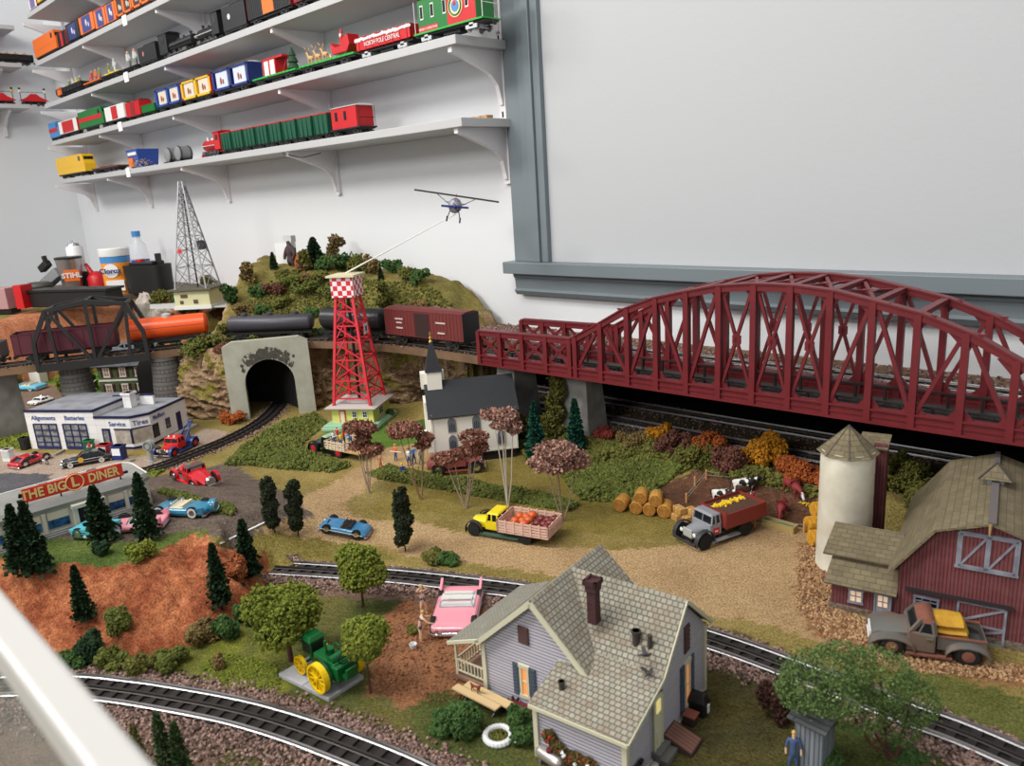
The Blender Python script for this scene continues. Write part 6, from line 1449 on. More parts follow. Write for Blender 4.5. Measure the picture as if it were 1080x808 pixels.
# green house behind the black truss
def vict():
 P = Gz(108,428);t = thing('green_house','dark green two-storey house with white windows behind the black truss','house',(P[0]-.05,P[1]+.02,0),math.radians(38))
 gr = MBrick('green_clapboard',(84,98,62),(76,90,56),(50,60,40),1.,.005,.0006,off=0,rough=.8);yel = M('gable_yellow',(200,186,130),.7);rfm = M('roof_slate_grey',(92,94,100),.85,c2=(76,78,84),scale=60)
 X, D, Hh = .17, .15, .125
 MB().use(gr).box(0, X, 0, D, 0, Hh).build('clapboard_walls', None, t)
 m = MB();m.use(yel);m.add([(X,0,Hh),(X,D,Hh),(X,D/2,Hh+.055)],[(0,1,2)]);m.add([(0,0,Hh),(0,D,Hh),(0,D/2,Hh+.055)],[(0,1,2)]);m.build('yellow_gable',None,t)
 for y,s in ((-.012,0),(D+.012,0)): MB().use(rfm).slab([(-.012,y,Hh-.006),(X+.012,y,Hh-.006),(X+.012,D/2,Hh+.058),(-.012,D/2,Hh+.058)],.004).build('roof_plane',None,t)
 MB().box(.13, .15, D*.4, D*.6, Hh+.03, Hh+.08).build('red_chimney', bpy.data.materials['chimney_brick'], t)
 wt_ = M('trim_white', (214, 212, 204), .6)
 for x in (.02, .075, .128):
  for z in (.028,.082): window(t,'y',0,-1,x,x+.022,z,z+.03,wt_,M('warm_pane',(150,120,100),.4),2,2,.003,shut=M('maroon_shutter',(70,34,34),.7),shw=.35)
 for y in (.03, .09):
  for z in (.028, .082): window(t, 'x', X, 1, y, y+.022, z, z+.03, wt_, glassd, 2, 2, .003)
 m = MB(); m.box(0, X, -.002, 0, .068, .074); m.build('white_belt', wt_, t)
 m = MB()
 for k in range(8): m.bar((-.08+k*.009, -.03, .004+k*.006), (-.08+k*.009, .0, .004+k*.006), .008, .003)
 m.bar((-.08, -.03, .03), (-.01, -.03, .075), .0022); m.bar((-.08, 0, .03), (-.01, 0, .075), .0022)
 for k in range(6): m.bar((-.078+k*.013, -.03, .008+k*.0085), (-.078+k*.013, -.03, .03+k*.0085), .0016)
 m.build('white_staircase', wt_, t)
vict()
p = Gz(42,404);tag(MB(Matrix.Translation((p[0],p[1],0)) @ Matrix.Rotation(.6,4,'Z')).use(M('plaster_white',(214,210,200),.7)).box(-.022,.022,-.02,.02,0,.055).box(-.026,.026,-.024,.024,.055,.06).build('stone_kiosk',None,bevel=.002),'small square white kiosk behind the left stone pillar','kiosk')
# antenna tower and its hut on the upper level
def antenna():
 P = Gz(212, 322, .245); x, y = P[0], P[1]
 t = thing('radio_hut','cream block hut with a flat dark roof under the antenna mast','hut',(x,y,.245),math.radians(40))
 cr = M('hut_cream', (206, 202, 160), .7)
 MB().box(-.07,.06,-.05,.06,-.006,.062).build('hut_walls',cr,t);MB().box(-.085,.075,-.065,.075,.062,.067).build('flat_roof',M('hut_roof',(96,92,80),.8),t);MB().box(-.075,.064,-.055,.062,-.006,.006).build('white_base',white,t)
 for ax,v,sg,a,b,z0,z1 in (('y',-.05,-1,-.045,-.02,.036,.048),('y',-.05,-1,-.05,-.038,.014,.026),('y',-.05,-1,.0,.016,.014,.028)):
  m = MB(); wbox(m, ax, v, sg*.002, a, b, z0, z1); m.build('window', M('hut_opening', (92, 70, 56), .7), t)
 z0 = .245+.067
 a = thing('antenna_mast','tall tapering grey lattice antenna mast with a round drum and a red star plate','antenna mast',(x,y,z0),math.radians(40))
 dz = onY(192, 191, y)[2]-z0; gm = M('mast_grey', (150, 150, 154), .45, metal=.5)
 b0, b1 = .058, .006; tx, ty = 0, 0
 def leg(i, j, f): r = b0+(b1-b0)*f; return (i*r, j*r, dz*f)
 for i in (-1, 1):
  for j in (-1, 1): MB().bar(leg(i, j, 0), leg(i, j, 1), .0042).build('mast_leg', gm, a)
 F = [.0, .2, .36, .49, .6, .69, .77, .84, .9, .95]
 for (i0, j0), (i1, j1) in (((-1, -1), (1, -1)), ((1, -1), (1, 1)), ((1, 1), (-1, 1)), ((-1, 1), (-1, -1))):
  m = MB()
  for k, f in enumerate(F):
   if k: m.bar(leg(i0, j0, f), leg(i1, j1, f), .0026)
   if k+1 < len(F): m.bar(leg(i0,j0,F[k+1]),leg(i1,j1,f),.002);m.bar(leg(i1,j1,F[k+1]),leg(i0,j0,f),.002)
  m.build('lattice_bracing', gm, a)
 MB().cyl((0, 0, 0), (0, 0, dz*.95), .003, n=8).build('cable_riser', pblack, a)
 m = MB();m.cyl((.035,-.012,dz*.40),(.035,.012,dz*.40),.017,n=20);m.build('signal_drum',M('drum_dark',(62,64,68),.6),a)
 m = MB();m.use(M('plate_pink',(206,180,178),.6));m.box(-.034,-.014,-.045,-.043,dz*.335,dz*.385);m.use(trd)
 cx_,cz_ = -.024,dz*.36;n = 16;pts = [(cx_+(.011 if i % 2 == 0 else .005)*math.cos(2*PI*i/n),cz_+(.011 if i % 2 == 0 else .005)*math.sin(2*PI*i/n)) for i in range(n)];m.prism(pts,-.047,-.0445,'y');m.build('star_plate',None,a)
antenna()
# ROAD VEHICLES
whitewall = M('whitewall',(214,214,210),.7);lampm = M('lamp_glass',(226,226,216),.15);interior_w = M('seat_white',(206,204,200),.6);interior_b = M('seat_black',(30,30,32),.6);tail = M('tail_lamp',(160,24,24),.3)
def wheel(t, x, y, r, w=.006, hub=chrome, ww=None, name='wheel', tyre=rubber, spokes=0):
 s = 1 if y > 0 else -1
 m = MB();m.use(tyre);m.lathe([(r*.6,-w/2),(r*.93,-w/2),(r,-w*.3),(r,w*.3),(r*.93,w/2),(r*.6,w/2)],20,(x,y,r),'y')
 if ww: m.use(ww);m.lathe([(r*.62,0),(r*.84,0),(r*.84,s*.0004),(r*.62,s*.0004)],20,(x,y+s*(w/2),r),'y')
 m.use(hub);m.lathe([(.0004,-.0004),(r*.6,-.0004),(r*.55,.0008),(r*.25,.0014),(.0004,.0014)] if s > 0 else [(.0004,.0004),(r*.6,.0004),(r*.55,-.0008),(r*.25,-.0014),(.0004,-.0014)],20,(x,y+s*w*.42,r),'y')
 return m.build(name, None, t, smooth=True)
def hull(st, n=5):
 """body rings from stations (x, half width, z low, z side, z crown)"""
 rs = []
 for x, hw, z0, z1, zc in st:
  h = z1-z0
  half = [(0,z0),(hw*.86,z0),(hw*.97,z0+h*.18),(hw,z0+h*.5),(hw*.985,z0+h*.8),(hw*.92,z1),(hw*.6,z1+(zc-z1)*.7),(0,zc)]
  ring = [(x, -a, b) for a, b in half]+[(x, a, b) for a, b in half[-2:0:-1]]
  rs.append(ring)
 return rs
def auto(name,label,L,W,style,col,loc,rz,pitch=0,group=None,hub=chrome,ww=None,col2=None,inner=interior_w,r=None,opts=None):
 """saloon or open tourer, nose towards +x, standing on z=0"""
 o = opts or {}; t = thing(name, label, 'car', loc, rz, group)
 if pitch: t.rotation_euler = (0, -pitch, rz)
 hw = W/2; r = r or L*.066; c = L*.036; H = L*.165; B = H*.78
 fins = o.get('fins', 0); nose = o.get('nose', .85); tailz = o.get('tail', .9)
 st = [(-L/2,hw*.86,c*1.4,H*tailz*.8,H*tailz*.82),(-L*.485,hw*.95,c,H*tailz*.92,H*tailz*.97),(-L*.38,hw*1.0,c*.8,H*.94,H*1.0),(-L*.2,hw,c*.7,H*.93,H*.98),(0,hw*o.get('waist',.98),c*.7,H*.92,H*.96),(L*.15,hw*.99,c*.7,H*.92,H*1.0),(L*.33,hw,c*.8,H*.90,H*.99),(L*.46,hw*.95,c*1.0,H*nose,H*(nose+.06)),(L/2,hw*.8,c*1.5,H*nose*.75,H*nose*.8)]
 m = MB(); m.use(col); m.rings(hull(st)); body = m.build('body', None, t, smooth=True, subs=1)
 wx = o.get('wx', (.325, -.29))
 for k, x in enumerate((L*wx[0], L*wx[1])):
  for s in (-1, 1):
   m = MB();m.lathe([(r*.2,-.0012),(r*1.08,-.0012),(r*1.08,.0008),(r*.2,.0008)],20,(x,s*hw*.94,r*.98),'y');m.build('wheel_arch',blackp,t)
   wheel(t, x, s*(hw*.86), r, .006, hub, ww)
 for k, (x, e) in enumerate(((L/2, 1), (-L/2, -1))):
  m = MB();zz = H*.30;pts = [(x-e*L*.03,-hw*1.0,zz),(x+e*L*.006,-hw*.8,zz),(x+e*L*.012,0,zz),(x+e*L*.006,hw*.8,zz),(x-e*L*.03,hw*1.0,zz)]
  for a, b in zip(pts[:-1], pts[1:]): m.bar(a, b, .0025, H*.16)
  m.build('bumper', chrome, t, bevel=.0006)
 for s in (-1, 1):
  m = MB();m.use(chrome).lathe([(.0034,0),(.0034,.0015)],14,(L*.487,s*hw*.66,H*nose*.62),'x');m.use(lampm).ball((L*.49,s*hw*.66,H*nose*.62),(.0012,.0027,.0027),10,6);m.build('headlamp',None,t)
  m = MB();m.use(tail);m.ball((-L*.492,s*hw*.75,H*tailz*.6),(.0022,.0028,.0022),8,6);m.build('tail_lamp',None,t)
 MB().box(L*.48,L*.496,-hw*.42,hw*.42,H*.34,H*nose*.66).build('grille',chrome if not o.get('gr') else o['gr'],t)
 for s in (-1, 1):
  m = MB();m.box(-L*.42,L*.44,s*hw*.995-.0006,s*hw*.995+.0006,H*.52,H*.56);m.build('side_trim',o.get('trim',chrome),t)
 if fins:
  for s in (-1, 1):
   m = MB();m.prism([(-L*.51,H*.8),(-L*.50,H+fins),(-L*.44,H+fins*.75),(-L*.22,H*.9)],s*hw*.9-.0018,s*hw*.9+.0018,'y');m.build('tail_fin',col,t)
 zt = H*.95
 if style == 'open':
  a, b = o.get('pit', (-.24, .08))
  m = MB();m.use(inner);m.box(L*a,L*b,-hw*.78,hw*.78,zt*.93,zt*1.065);m.build('cockpit_surround',None,t,bevel=.0015)
  MB().box(L*(a+.02),L*(b-.015),-hw*.68,hw*.68,zt*1.0,zt*1.075).build('cockpit_floor',o.get('floor',inner),t)
  for x in ((a+.035), ) if o.get('single') else (a+.03, (a+b)/2+.0):
   m = MB();m.box(L*x-.003,L*x+.003,-hw*.66,hw*.66,zt*1.0,zt*1.0+H*.26);m.box(L*x,L*x+.010,-hw*.66,hw*.66,zt,zt+H*.1);m.build('bench_seat',inner,t,bevel=.0015)
  m = MB(); x = L*b; zz = zt*1.02; hgt = H*.42; 
  for s in (-1, 1): m.bar((x, s*hw*.74, zz), (x-hgt*.6, s*hw*.66, zz+hgt), .0014)
  m.bar((x-hgt*.6,-hw*.66,zz+hgt),(x-hgt*.6,hw*.66,zz+hgt),.0014);m.bar((x,-hw*.74,zz),(x,hw*.74,zz),.0016);f = m.build('windscreen_frame',chrome,t)
  m = MB();m.quad((x,-hw*.74,zz),(x,hw*.74,zz),(x-hgt*.6,hw*.66,zz+hgt),(x-hgt*.6,-hw*.66,zz+hgt));m.build('windscreen',M('screen_glass',(200,210,214),.05,alpha=.3),f)
  m = MB();m.torus((L*b-.012,-hw*.33,zt*1.02+H*.2),.0042,.0006,16,5,'x');m.build('steering_wheel',o.get('sw',white),t)
 else:
  a0, a1, b1, b0 = o.get('cab', (-.36, -.24, .06, .17)); hr = H*o.get('roof', .62)
  cc = []
  for z,xa,xb,ww_ in ((zt,a0,b0,.86),(zt+hr*.5,(a0+a1)/2+.005,(b0+b1)/2-.005,.8),(zt+hr*.93,a1,b1,.70)):
   n = 5;cc.append([(L*xa,-hw*ww_*.85,z),(L*(xa*.4+xb*.6),-hw*ww_,z),(L*xb,-hw*ww_*.85,z),(L*xb*1.02,0,z),(L*xb,hw*ww_*.85,z),(L*(xa*.4+xb*.6),hw*ww_,z),(L*xa,hw*ww_*.85,z),(L*xa*1.02,0,z)])
  m = MB(); m.rings(cc); m.build('windows', glassd, t, smooth=True)
  m = MB();m.use(o.get('top',col));m.rings([[(L*a1-.002,-hw*.66,zt+hr*.86),(L*b1+.002,-hw*.68,zt+hr*.86),(L*b1+.002,hw*.68,zt+hr*.86),(L*a1-.002,hw*.66,zt+hr*.86)],[(L*a1,-hw*.66,zt+hr),(L*b1,-hw*.66,zt+hr),(L*b1,hw*.66,zt+hr),(L*a1,hw*.66,zt+hr)],[(L*a1+.006,-hw*.5,zt+hr*1.08),(L*b1-.006,-hw*.5,zt+hr*1.08),(L*b1-.006,hw*.5,zt+hr*1.08),(L*a1+.006,hw*.5,zt+hr*1.08)]]);m.build('roof',None,t,smooth=True)
  m = MB()
  for s in (-1, 1):
   m.bar((L*b0,s*hw*.78,zt),(L*b1,s*hw*.63,zt+hr*.95),.0028);m.bar((L*a0,s*hw*.78,zt),(L*a1,s*hw*.63,zt+hr*.95),o.get('cp',.006));m.bar((L*(a1*.45+b1*.55),s*hw*.82,zt),(L*(a1*.45+b1*.55),s*hw*.66,zt+hr*.95),.002)
  m.build('roof_pillars', o.get('pil', col), t)
 return t
def place(f, b, W, z=None):
 """near-side ground pixels of nose and tail -> location, heading, pitch and length"""
 A = G(*f) if z is None else Gz(f[0], f[1], z); B = G(*b) if z is None else Gz(b[0], b[1], z)
 d = A-B; L = float(np.hypot(d[0], d[1])); u = d[:2]/L; n = np.array([-u[1], u[0]]); mid_ = (A+B)/2
 if np.dot(n, mid_[:2]) < 0: n = -n            # away from the camera
 c = mid_[:2]+n*W/2;return (float(c[0]),float(c[1]),float(mid_[2])),math.atan2(u[1],u[0]),math.atan2(d[2],L),L
def auto_at(name, label, f, b, W, style, col, **k):
 loc, rz, pi_, L = place(f, b, W); return auto(name, label, L, W, style, col, loc, rz, pi_, **k)
carred = paint('car_red',(176,30,44),.25,coat=.6);carblack = paint('car_black',(22,24,28),.22,coat=.6);teal = paint('car_teal',(46,128,160),.25,coat=.6);pink = paint('car_pink',(232,150,164),.28,coat=.5);aqua = paint('car_aqua',(90,186,200),.3);corv = paint('car_blue',(62,128,172),.22,coat=.6);crimson = paint('coupe_red',(200,30,42),.25,coat=.5)
t = auto_at('muscle_car','dark red hardtop coupe parked before the left garage bay',(56,483),(20,496),.046,'hard',carred,opts={'tail': 1.0,'cab': (-.38,-.2,.04,.16)},r=.0092);t.rotation_euler = (0,0,t.rotation_euler[2])
t = auto_at('police_car','black police car with a red roof beacon behind the diner',(65,496),(119,486),.044,'hard',carblack,opts={'tail': .95},ww=whitewall,hub=chrome);t.rotation_euler = (0,0,t.rotation_euler[2])
m = MB();m.use(red).lathe([(.003,.0),(.003,.005),(.0005,.008)],12,(-.01,0,.042));m.use(chrome).box(-.016,-.004,-.012,.012,.039,.042);m.build('roof_beacon',None,t)
m = MB(); L_ = .0
for s in (-1,1): m.use(paint('badge_gold',(214,160,40),.5));m.lathe([(.0005,0),(.0065,0),(.0065,s*.0008),(.0005,s*.0008)],16,(.012,s*.022,.0165),'y')
m.build('door_badge', None, t)
t = auto_at('convertible','turquoise open tourer with cream seats and a rear spare wheel by the hedge strip',(158,546),(215,548),.046,'open',teal,inner=paint('seat_cream',(206,196,170),.6),ww=whitewall,opts={'single': True,'pit': (-.1,.16),'fins': .003,'nose': .85},r=.0105)
LT = t
m = MB();Lx = -.5*place((158,546),(215,548),.046)[3];m.lathe([(.002,Lx-.012),(.011,Lx-.012),(.012,Lx-.008),(.012,Lx-.003)],20,(0,0,.017),'x');m.use;m.build('spare_wheel',teal,t,smooth=True)
m = MB(); m.torus((Lx-.012, 0, .017), .0085, .0012, 20, 6, 'x'); m.build('spare_rim', chrome, t)
t = auto_at('convertible','pink finned car partly hidden behind a conifer in front of the diner',(112,566),(171,560),.046,'open',pink,ww=whitewall,opts={'fins': .009,'pit': (-.16,.14)},r=.0105)
t = auto_at('vintage_car','white and turquoise two-tone car by the diner steps',(76,570),(116,572),.04,'hard',white,opts={'top': white,'trim': aqua},r=.0105)
m = MB();m.use(aqua);m.prism([(-.03,.012),(.035,.010),(.04,.018),(-.03,.023)],-.0202,.0202,'y');m.build('turquoise_flash',None,t)
t = auto_at('sports_car','metallic blue open sports car on the gravel road edge',(334,561),(386,571),.046,'open',corv,inner=interior_b,ww=None,opts={'single': True,'pit': (-.16,.06),'sw': pblack,'nose': .7,'tail': .75,'floor': interior_b,'trim': white,'waist': .93},r=.0084)
MB().box(.018, .034, -.008, .008, .0118, .0135).build('bonnet_scoop', pblack, t, bevel=.0008)
t = auto_at('convertible','pink open car with tall tail fins parked on brown soil beside the farmhouse',(503,672),(521,627),.066,'open',pink,ww=whitewall,opts={'fins': .010,'pit': (-.26,.07)},r=.0105)
t.location = tuple(np.array(G(479,655))+[0,0,0]);cN = (G(454,674)+G(500,674))/2;cT = (G(471,627)+G(506,626))/2;d = cN-cT;L_ = float(np.linalg.norm(d[:2]))
t.location = tuple((cN+cT)/2);t.rotation_euler = (0,0,math.atan2(d[1],d[0]));k_ = L_*.98/place((503,672),(521,627),.066)[3];t.scale = (k_,1,1)
t = auto_at('convertible','pale blue open car on the far dirt road behind the left pillar',(8,413),(38,413),.06,'open',paint('car_pale_blue',(96,178,204),.3),inner=paint('seat_cream',(206,196,170),.6),ww=whitewall)
t.location.z = 0
t = auto_at('vintage_car','white car half hidden behind the filling station roof',(38,428),(58,422),.05,'hard',white)
# thirties cars and lorries
def oldtruck(name,label,cat,L,W,body,fend,loc,rz,pitch=0,wheelc=None,r=.012,bed=None,cabL=.26,hoodL=.27,opts=None,group=None):
 o = opts or {}; t = thing(name, label, cat, loc, rz, group)
 if pitch: t.rotation_euler = (0, -pitch, rz)
 hw = W/2;zf = r*1.15;xf = L/2-r*1.35;xh1 = L/2-r*.5;xh0 = xh1-L*hoodL;xc0 = xh0-L*cabL;H = o.get('H',L*.26)
 m = MB(); m.box(-L/2+.004, L/2-.004, -hw*.42, hw*.42, zf*.75, zf); m.build('chassis', blackp, t)
 # bonnet
 def br(x,w_,z1): return [(x,-w_,zf),(x,-w_,z1*.82),(x,-w_*.6,z1),(x,0,z1*1.03),(x,w_*.6,z1),(x,w_,z1*.82),(x,w_,zf)]
 hz = o.get('hoodz', H*.62)
 m = MB();m.rings([br(xh1,hw*.36,hz*.92),br((xh0+xh1)/2,hw*.44,hz),br(xh0,hw*.56,hz*1.05)]);m.build('bonnet',body,t,smooth=True)
 m = MB();m.box(xh1-.001,xh1+.002,-hw*.34,hw*.34,zf,hz*.93);m.build('radiator_grille',o.get('grille',chrome),t,bevel=.001)
 # cab
 cw = hw*.76
 m = MB();m.rings([[(xc0,-cw,zf),(xh0,-cw,zf),(xh0,cw,zf),(xc0,cw,zf)],[(xc0,-cw,hz*1.08),(xh0,-cw*.95,hz*1.08),(xh0,cw*.95,hz*1.08),(xc0,cw,hz*1.08)]]);m.build('cab',body,t,bevel=.0015)
 m = MB();m.rings([[(xc0+.002,-cw*.95,hz*1.06),(xh0-.003,-cw*.9,hz*1.06),(xh0-.003,cw*.9,hz*1.06),(xc0+.002,cw*.95,hz*1.06)],[(xc0+.003,-cw*.88,H*.96),(xh0-.006,-cw*.84,H*.96),(xh0-.006,cw*.84,H*.96),(xc0+.003,cw*.88,H*.96)]]);m.build('cab_windows',o.get('glass',glassd),t)
 m = MB();m.rings([[(xc0-.001,-cw*.95,H*.93),(xh0-.002,-cw*.92,H*.93),(xh0-.002,cw*.92,H*.93),(xc0-.001,cw*.95,H*.93)],[(xc0+.002,-cw*.86,H),(xh0-.006,-cw*.8,H),(xh0-.006,cw*.8,H),(xc0+.002,cw*.86,H)]]);m.build('cab_roof',o.get('top',body),t,bevel=.0015)
 for s in (-1, 1):
  m = MB()
  for xa,xb in ((xc0+.002,xc0+.003),(xh0-.003,xh0-.006),((xc0+xh0)/2,(xc0+xh0)/2)): m.bar((xa,s*cw*.94,hz*1.06),(xb,s*cw*.87,H*.95),.0024)
  m.bar((xc0+.002, s*cw*.94, hz*1.06), (xh0-.003, s*cw*.94, hz*1.06), .0014); m.build('window_posts', body, t)
 MB().bar((xh0-.003, 0, hz*1.06), (xh0-.006, 0, H*.95), .0014).build('screen_divider', body, t)
 # wings, running boards, wheels
 xr = -L/2+r*(o.get('rearx', 1.9))
 for s in (-1, 1):
  for x, nm in ((xf, 'front_wing'), (xr, 'rear_wing')):
   if nm == 'rear_wing' and o.get('norear'): continue
   m = MB(); rs = []
   for k in range(9):
    a = math.radians(200-k*27.5) if nm == 'front_wing' else math.radians(190-k*25)
    R_ = r*1.28; ww_ = r*.52
    px_, pz = x+R_*math.cos(a)*(1.05 if nm == 'front_wing' else 1), r*1.0+R_*math.sin(a)*1.02
    if pz < r*.5: pz = r*.5
    rs.append([(px_,s*(hw-.001)-ww_*s,pz-.0006),(px_,s*(hw-.001)-ww_*s,pz+.0012),(px_,s*hw,pz+.0003),(px_,s*hw,pz-.0012)])
   m.rings(rs); m.build(nm, fend, t, smooth=True)
  m = MB();m.box(xr+r*1.0,xf-r*1.05,min(s*hw*.72,s*hw*.99),max(s*hw*.72,s*hw*.99),r*.55,r*.72);m.build('running_board',o.get('board',fend),t)
  for x in (xf, xr): wheel(t, x, s*(hw-r*.33), r, r*.5, wheelc or chrome, None)
  m = MB();m.use(chrome).lathe([(.0005,-.003),(.003,-.002),(.0042,.0015)],14,(xh1-.001,s*hw*.5,hz*.72),'x');m.use(lampm).ball((xh1+.0007,s*hw*.5,hz*.72),(.0014,.0036,.0036),12,6);m.build('headlamp',None,t)
 m = MB();m.bar((L/2+.001,-hw*.85,r*.8),(L/2+.001,hw*.85,r*.8),.002,r*.28);m.build('front_bumper',o.get('bump',chrome),t,bevel=.0006)
 return t, dict(xf=xf, xr=xr, xc0=xc0, xh0=xh0, hw=hw, zf=zf, H=H, hz=hz)
def truck_at(f, b, W): return place(f, b, W)
# tow truck
loc, rz, pt, L = truck_at((171, 487), (196, 474), .055); L = .118
t,q = oldtruck('tow_truck','red tow truck with blue wings and a blue lattice boom beside the filling station','truck',L,.055,paint('tow_red',(204,36,36),.35),paint('tow_blue',(38,60,122),.4),loc,rz,pt,wheelc=red,r=.0115,opts={'H': .042,'norear': False})
C_ = (G(164,486)+G(178,483))/2;d = np.array([math.cos(rz),math.sin(rz)]);t.location = (C_[0]-d[0]*L/2,C_[1]-d[1]*L/2,0)
bl = paint('tow_blue', (38, 60, 122), .4)
m = MB();m.box(-L/2,q['xc0']-.001,-q['hw']*.7,q['hw']*.7,q['zf'],q['zf']+.008);m.build('rear_deck',bl,t)
m = MB()
for s in (-1,1): m.bar((q['xc0']-.006,s*.013,.02),(-L/2-.004,s*.004,.060),.0024);m.bar((q['xc0']-.022,s*.013,.02),(-L/2+.010,s*.006,.052),.0024);m.bar((q['xc0']-.03,s*.014,.02),(q['xc0']-.028,s*.011,.036),.002)
for k in range(4): a = k/4;m.bar((q['xc0']-.006-a*.04,-.013+.008*a,.02+a*.038),(q['xc0']-.018-a*.035,.013-.008*a,.03+a*.03),.0015)
m.cyl((-L/2-.004, -.006, .060), (-L/2-.004, .006, .060), .003, n=10); m.build('tow_boom', bl, t)
m = MB();m.lathe([(.0025,.042),(.0025,.045),(.0005,.047)],10,(q['xh0']-.008,.008,0));m.lathe([(.0025,.042),(.0025,.045),(.0005,.047)],10,(q['xh0']-.008,-.008,0));m.build('roof_lamp',white,t)
# red thirties coupe, its tail to the viewer
f,b = G(186,511),G(210,517);d = f-b;L = .112;u = d[:2]/np.linalg.norm(d[:2]);c = (G(190,511)+G(222,521))/2+np.array([*(np.array([-u[1],u[0]])*(-.0)),0])
t,q = oldtruck('coupe','bright red thirties coupe with its tail to the viewer on the dark car park','car',L,.056,crimson,crimson,tuple(G(208,510)+[0,0,.004]),math.atan2(u[1],u[0]),0,wheelc=chrome,r=.0108,cabL=.2,hoodL=.3,opts={'H': .038,'rearx': 2.2,'top': M('cloth_top',(84,70,70),.8),'hoodz': .025})
t.rotation_euler = (0, math.radians(-4), t.rotation_euler[2])
m = MB();x0 = q['xc0'];m.rings([[(x0+.003,y,z) for y,z in ((-.02,.010),(-.021,.024),(-.012,.029),(0,.030),(.012,.029),(.021,.024),(.02,.010))],[(x0-.02,y,z) for y,z in ((-.018,.010),(-.018,.020),(-.011,.025),(0,.026),(.011,.025),(.018,.020),(.018,.010))],[(-L/2+.004,y,z) for y,z in ((-.012,.009),(-.012,.012),(-.008,.014),(0,.015),(.008,.014),(.012,.012),(.012,.009))]]);m.build('boot',crimson,t,smooth=True)
m = MB();m.lathe([(.0004,-L/2-.004),(.0095,-L/2-.004),(.0105,-L/2-.001),(.0105,-L/2+.003)],20,(0,0,.016),'x');m.build('spare_wheel',chrome,t,smooth=True)
m = MB();m.bar((-L/2-.005,-.024,.009),(-L/2-.005,.024,.009),.002,.003);m.build('rear_bumper',chrome,t)
m = MB();m.box(q['xc0']+.0005,q['xc0']+.003,-.012,.012,.028,.034);m.build('rear_window',M('rear_pane',(150,140,130),.3),t)
# yellow truck with slatted bed full of pumpkins
loc, rz, pt, L = truck_at((494, 568), (579, 574), .062)
A = G(499, 566); B = G(546, 574); 
u = (A-B)[:2]; u /= np.linalg.norm(u); L = .158; n = np.array([-u[1], u[0]]); n = n if n@A[:2] > 0 else -n
ctr = A[:2]-u*(L/2-.016)+n*.029
yel_ = paint('truck_yellow', (228, 204, 28), .35); pinkw = M('slat_pink_wood', (214, 176, 160), .75)
t,q = oldtruck('slat_truck','yellow truck with a pink slatted bed full of pumpkins on the gravel road','truck',L,.058,yel_,M('wing_dark_brown',(58,50,46),.5),(ctr[0],ctr[1],0),math.atan2(u[1],u[0]),0,wheelc=rubber,r=.0125,cabL=.17,hoodL=.2,opts={'H': .046,'rearx': 3.2,'norear': True,'board': M('board_green',(60,92,84),.6)})
def slatbed(t, x0, x1, hw, z0, z1, mat, nr=4, npst=7, open_back=False):
 MB().box(x0, x1, -hw, hw, z0-.003, z0).build('bed_floor', mat, t)
 def side(a, b, n):
  m = MB()
  for k in range(nr):
   z = z0+.003+(z1-z0-.005)*k/(nr-1); m.bar((a[0], a[1], z), (b[0], b[1], z), .0012, .0034)
  for k in range(n):
   f = k/(n-1);m.bar((a[0]+(b[0]-a[0])*f,a[1]+(b[1]-a[1])*f,z0),(a[0]+(b[0]-a[0])*f,a[1]+(b[1]-a[1])*f,z1+.001),.0028,.0028)
  m.build('slatted_side', mat, t)
 side((x0, -hw), (x1, -hw), npst); side((x0, hw), (x1, hw), npst); side((x1, -hw), (x1, hw), 4)
 if not open_back: side((x0, -hw), (x0, hw), 4)
slatbed(t, -L/2-.006, q['xc0']-.003, .031, .021, .041, pinkw)
pk = paint('pumpkin', (214, 120, 50))
def pumpkin(x, y, z, r, mat, lab, grp, rz=0, par=None):
 p = thing('pumpkin', lab, 'pumpkin', (x, y, z), rz, grp); m = MB(); rs = []
 for a in range(7): rs.append([((r+r*.07*math.cos(8*b*2*PI/24))*math.sin(PI*(a+.3)/6.6)*math.cos(2*PI*b/24),(r+r*.07*math.cos(8*b*2*PI/24))*math.sin(PI*(a+.3)/6.6)*math.sin(2*PI*b/24),r*.85-r*.85*math.cos(PI*a/6)) for b in range(24)])
 m.rings(rs);m.build('pumpkin_body',mat,p,smooth=True);MB().cyl((0,0,r*1.6),(r*.1,0,r*2.1),r*.13,r*.09,6).build('stem',figA,p);return p
th = t.rotation_euler[2]
def loc_on(t,x,y,z): th = t.rotation_euler[2];return (t.location.x+x*math.cos(th)-y*math.sin(th),t.location.y+x*math.sin(th)+y*math.cos(th),t.location.z+z)
orr = paint('squash_orange', (206, 92, 44)); mrr = paint('squash_maroon', (112, 36, 40))
r_ = random.Random(8)
for k in range(16):
 x = -L/2+.004+(k % 6)*.0135+r_.uniform(-.002,.002);y = (-.02+(k//6)*.0185)+r_.uniform(-.002,.002);mm = mrr if x < -L/2+.035 else orr
 pumpkin(*loc_on(t,x,y,.0215+(.006 if k % 3 == 0 else .001)),.0078,mm,'dark maroon squash heaped at the tail of the yellow truck bed' if mm is mrr else 'orange pumpkin heaped in the slatted bed of the yellow truck','maroon squash in the yellow truck' if mm is mrr else 'orange pumpkins in the yellow truck')
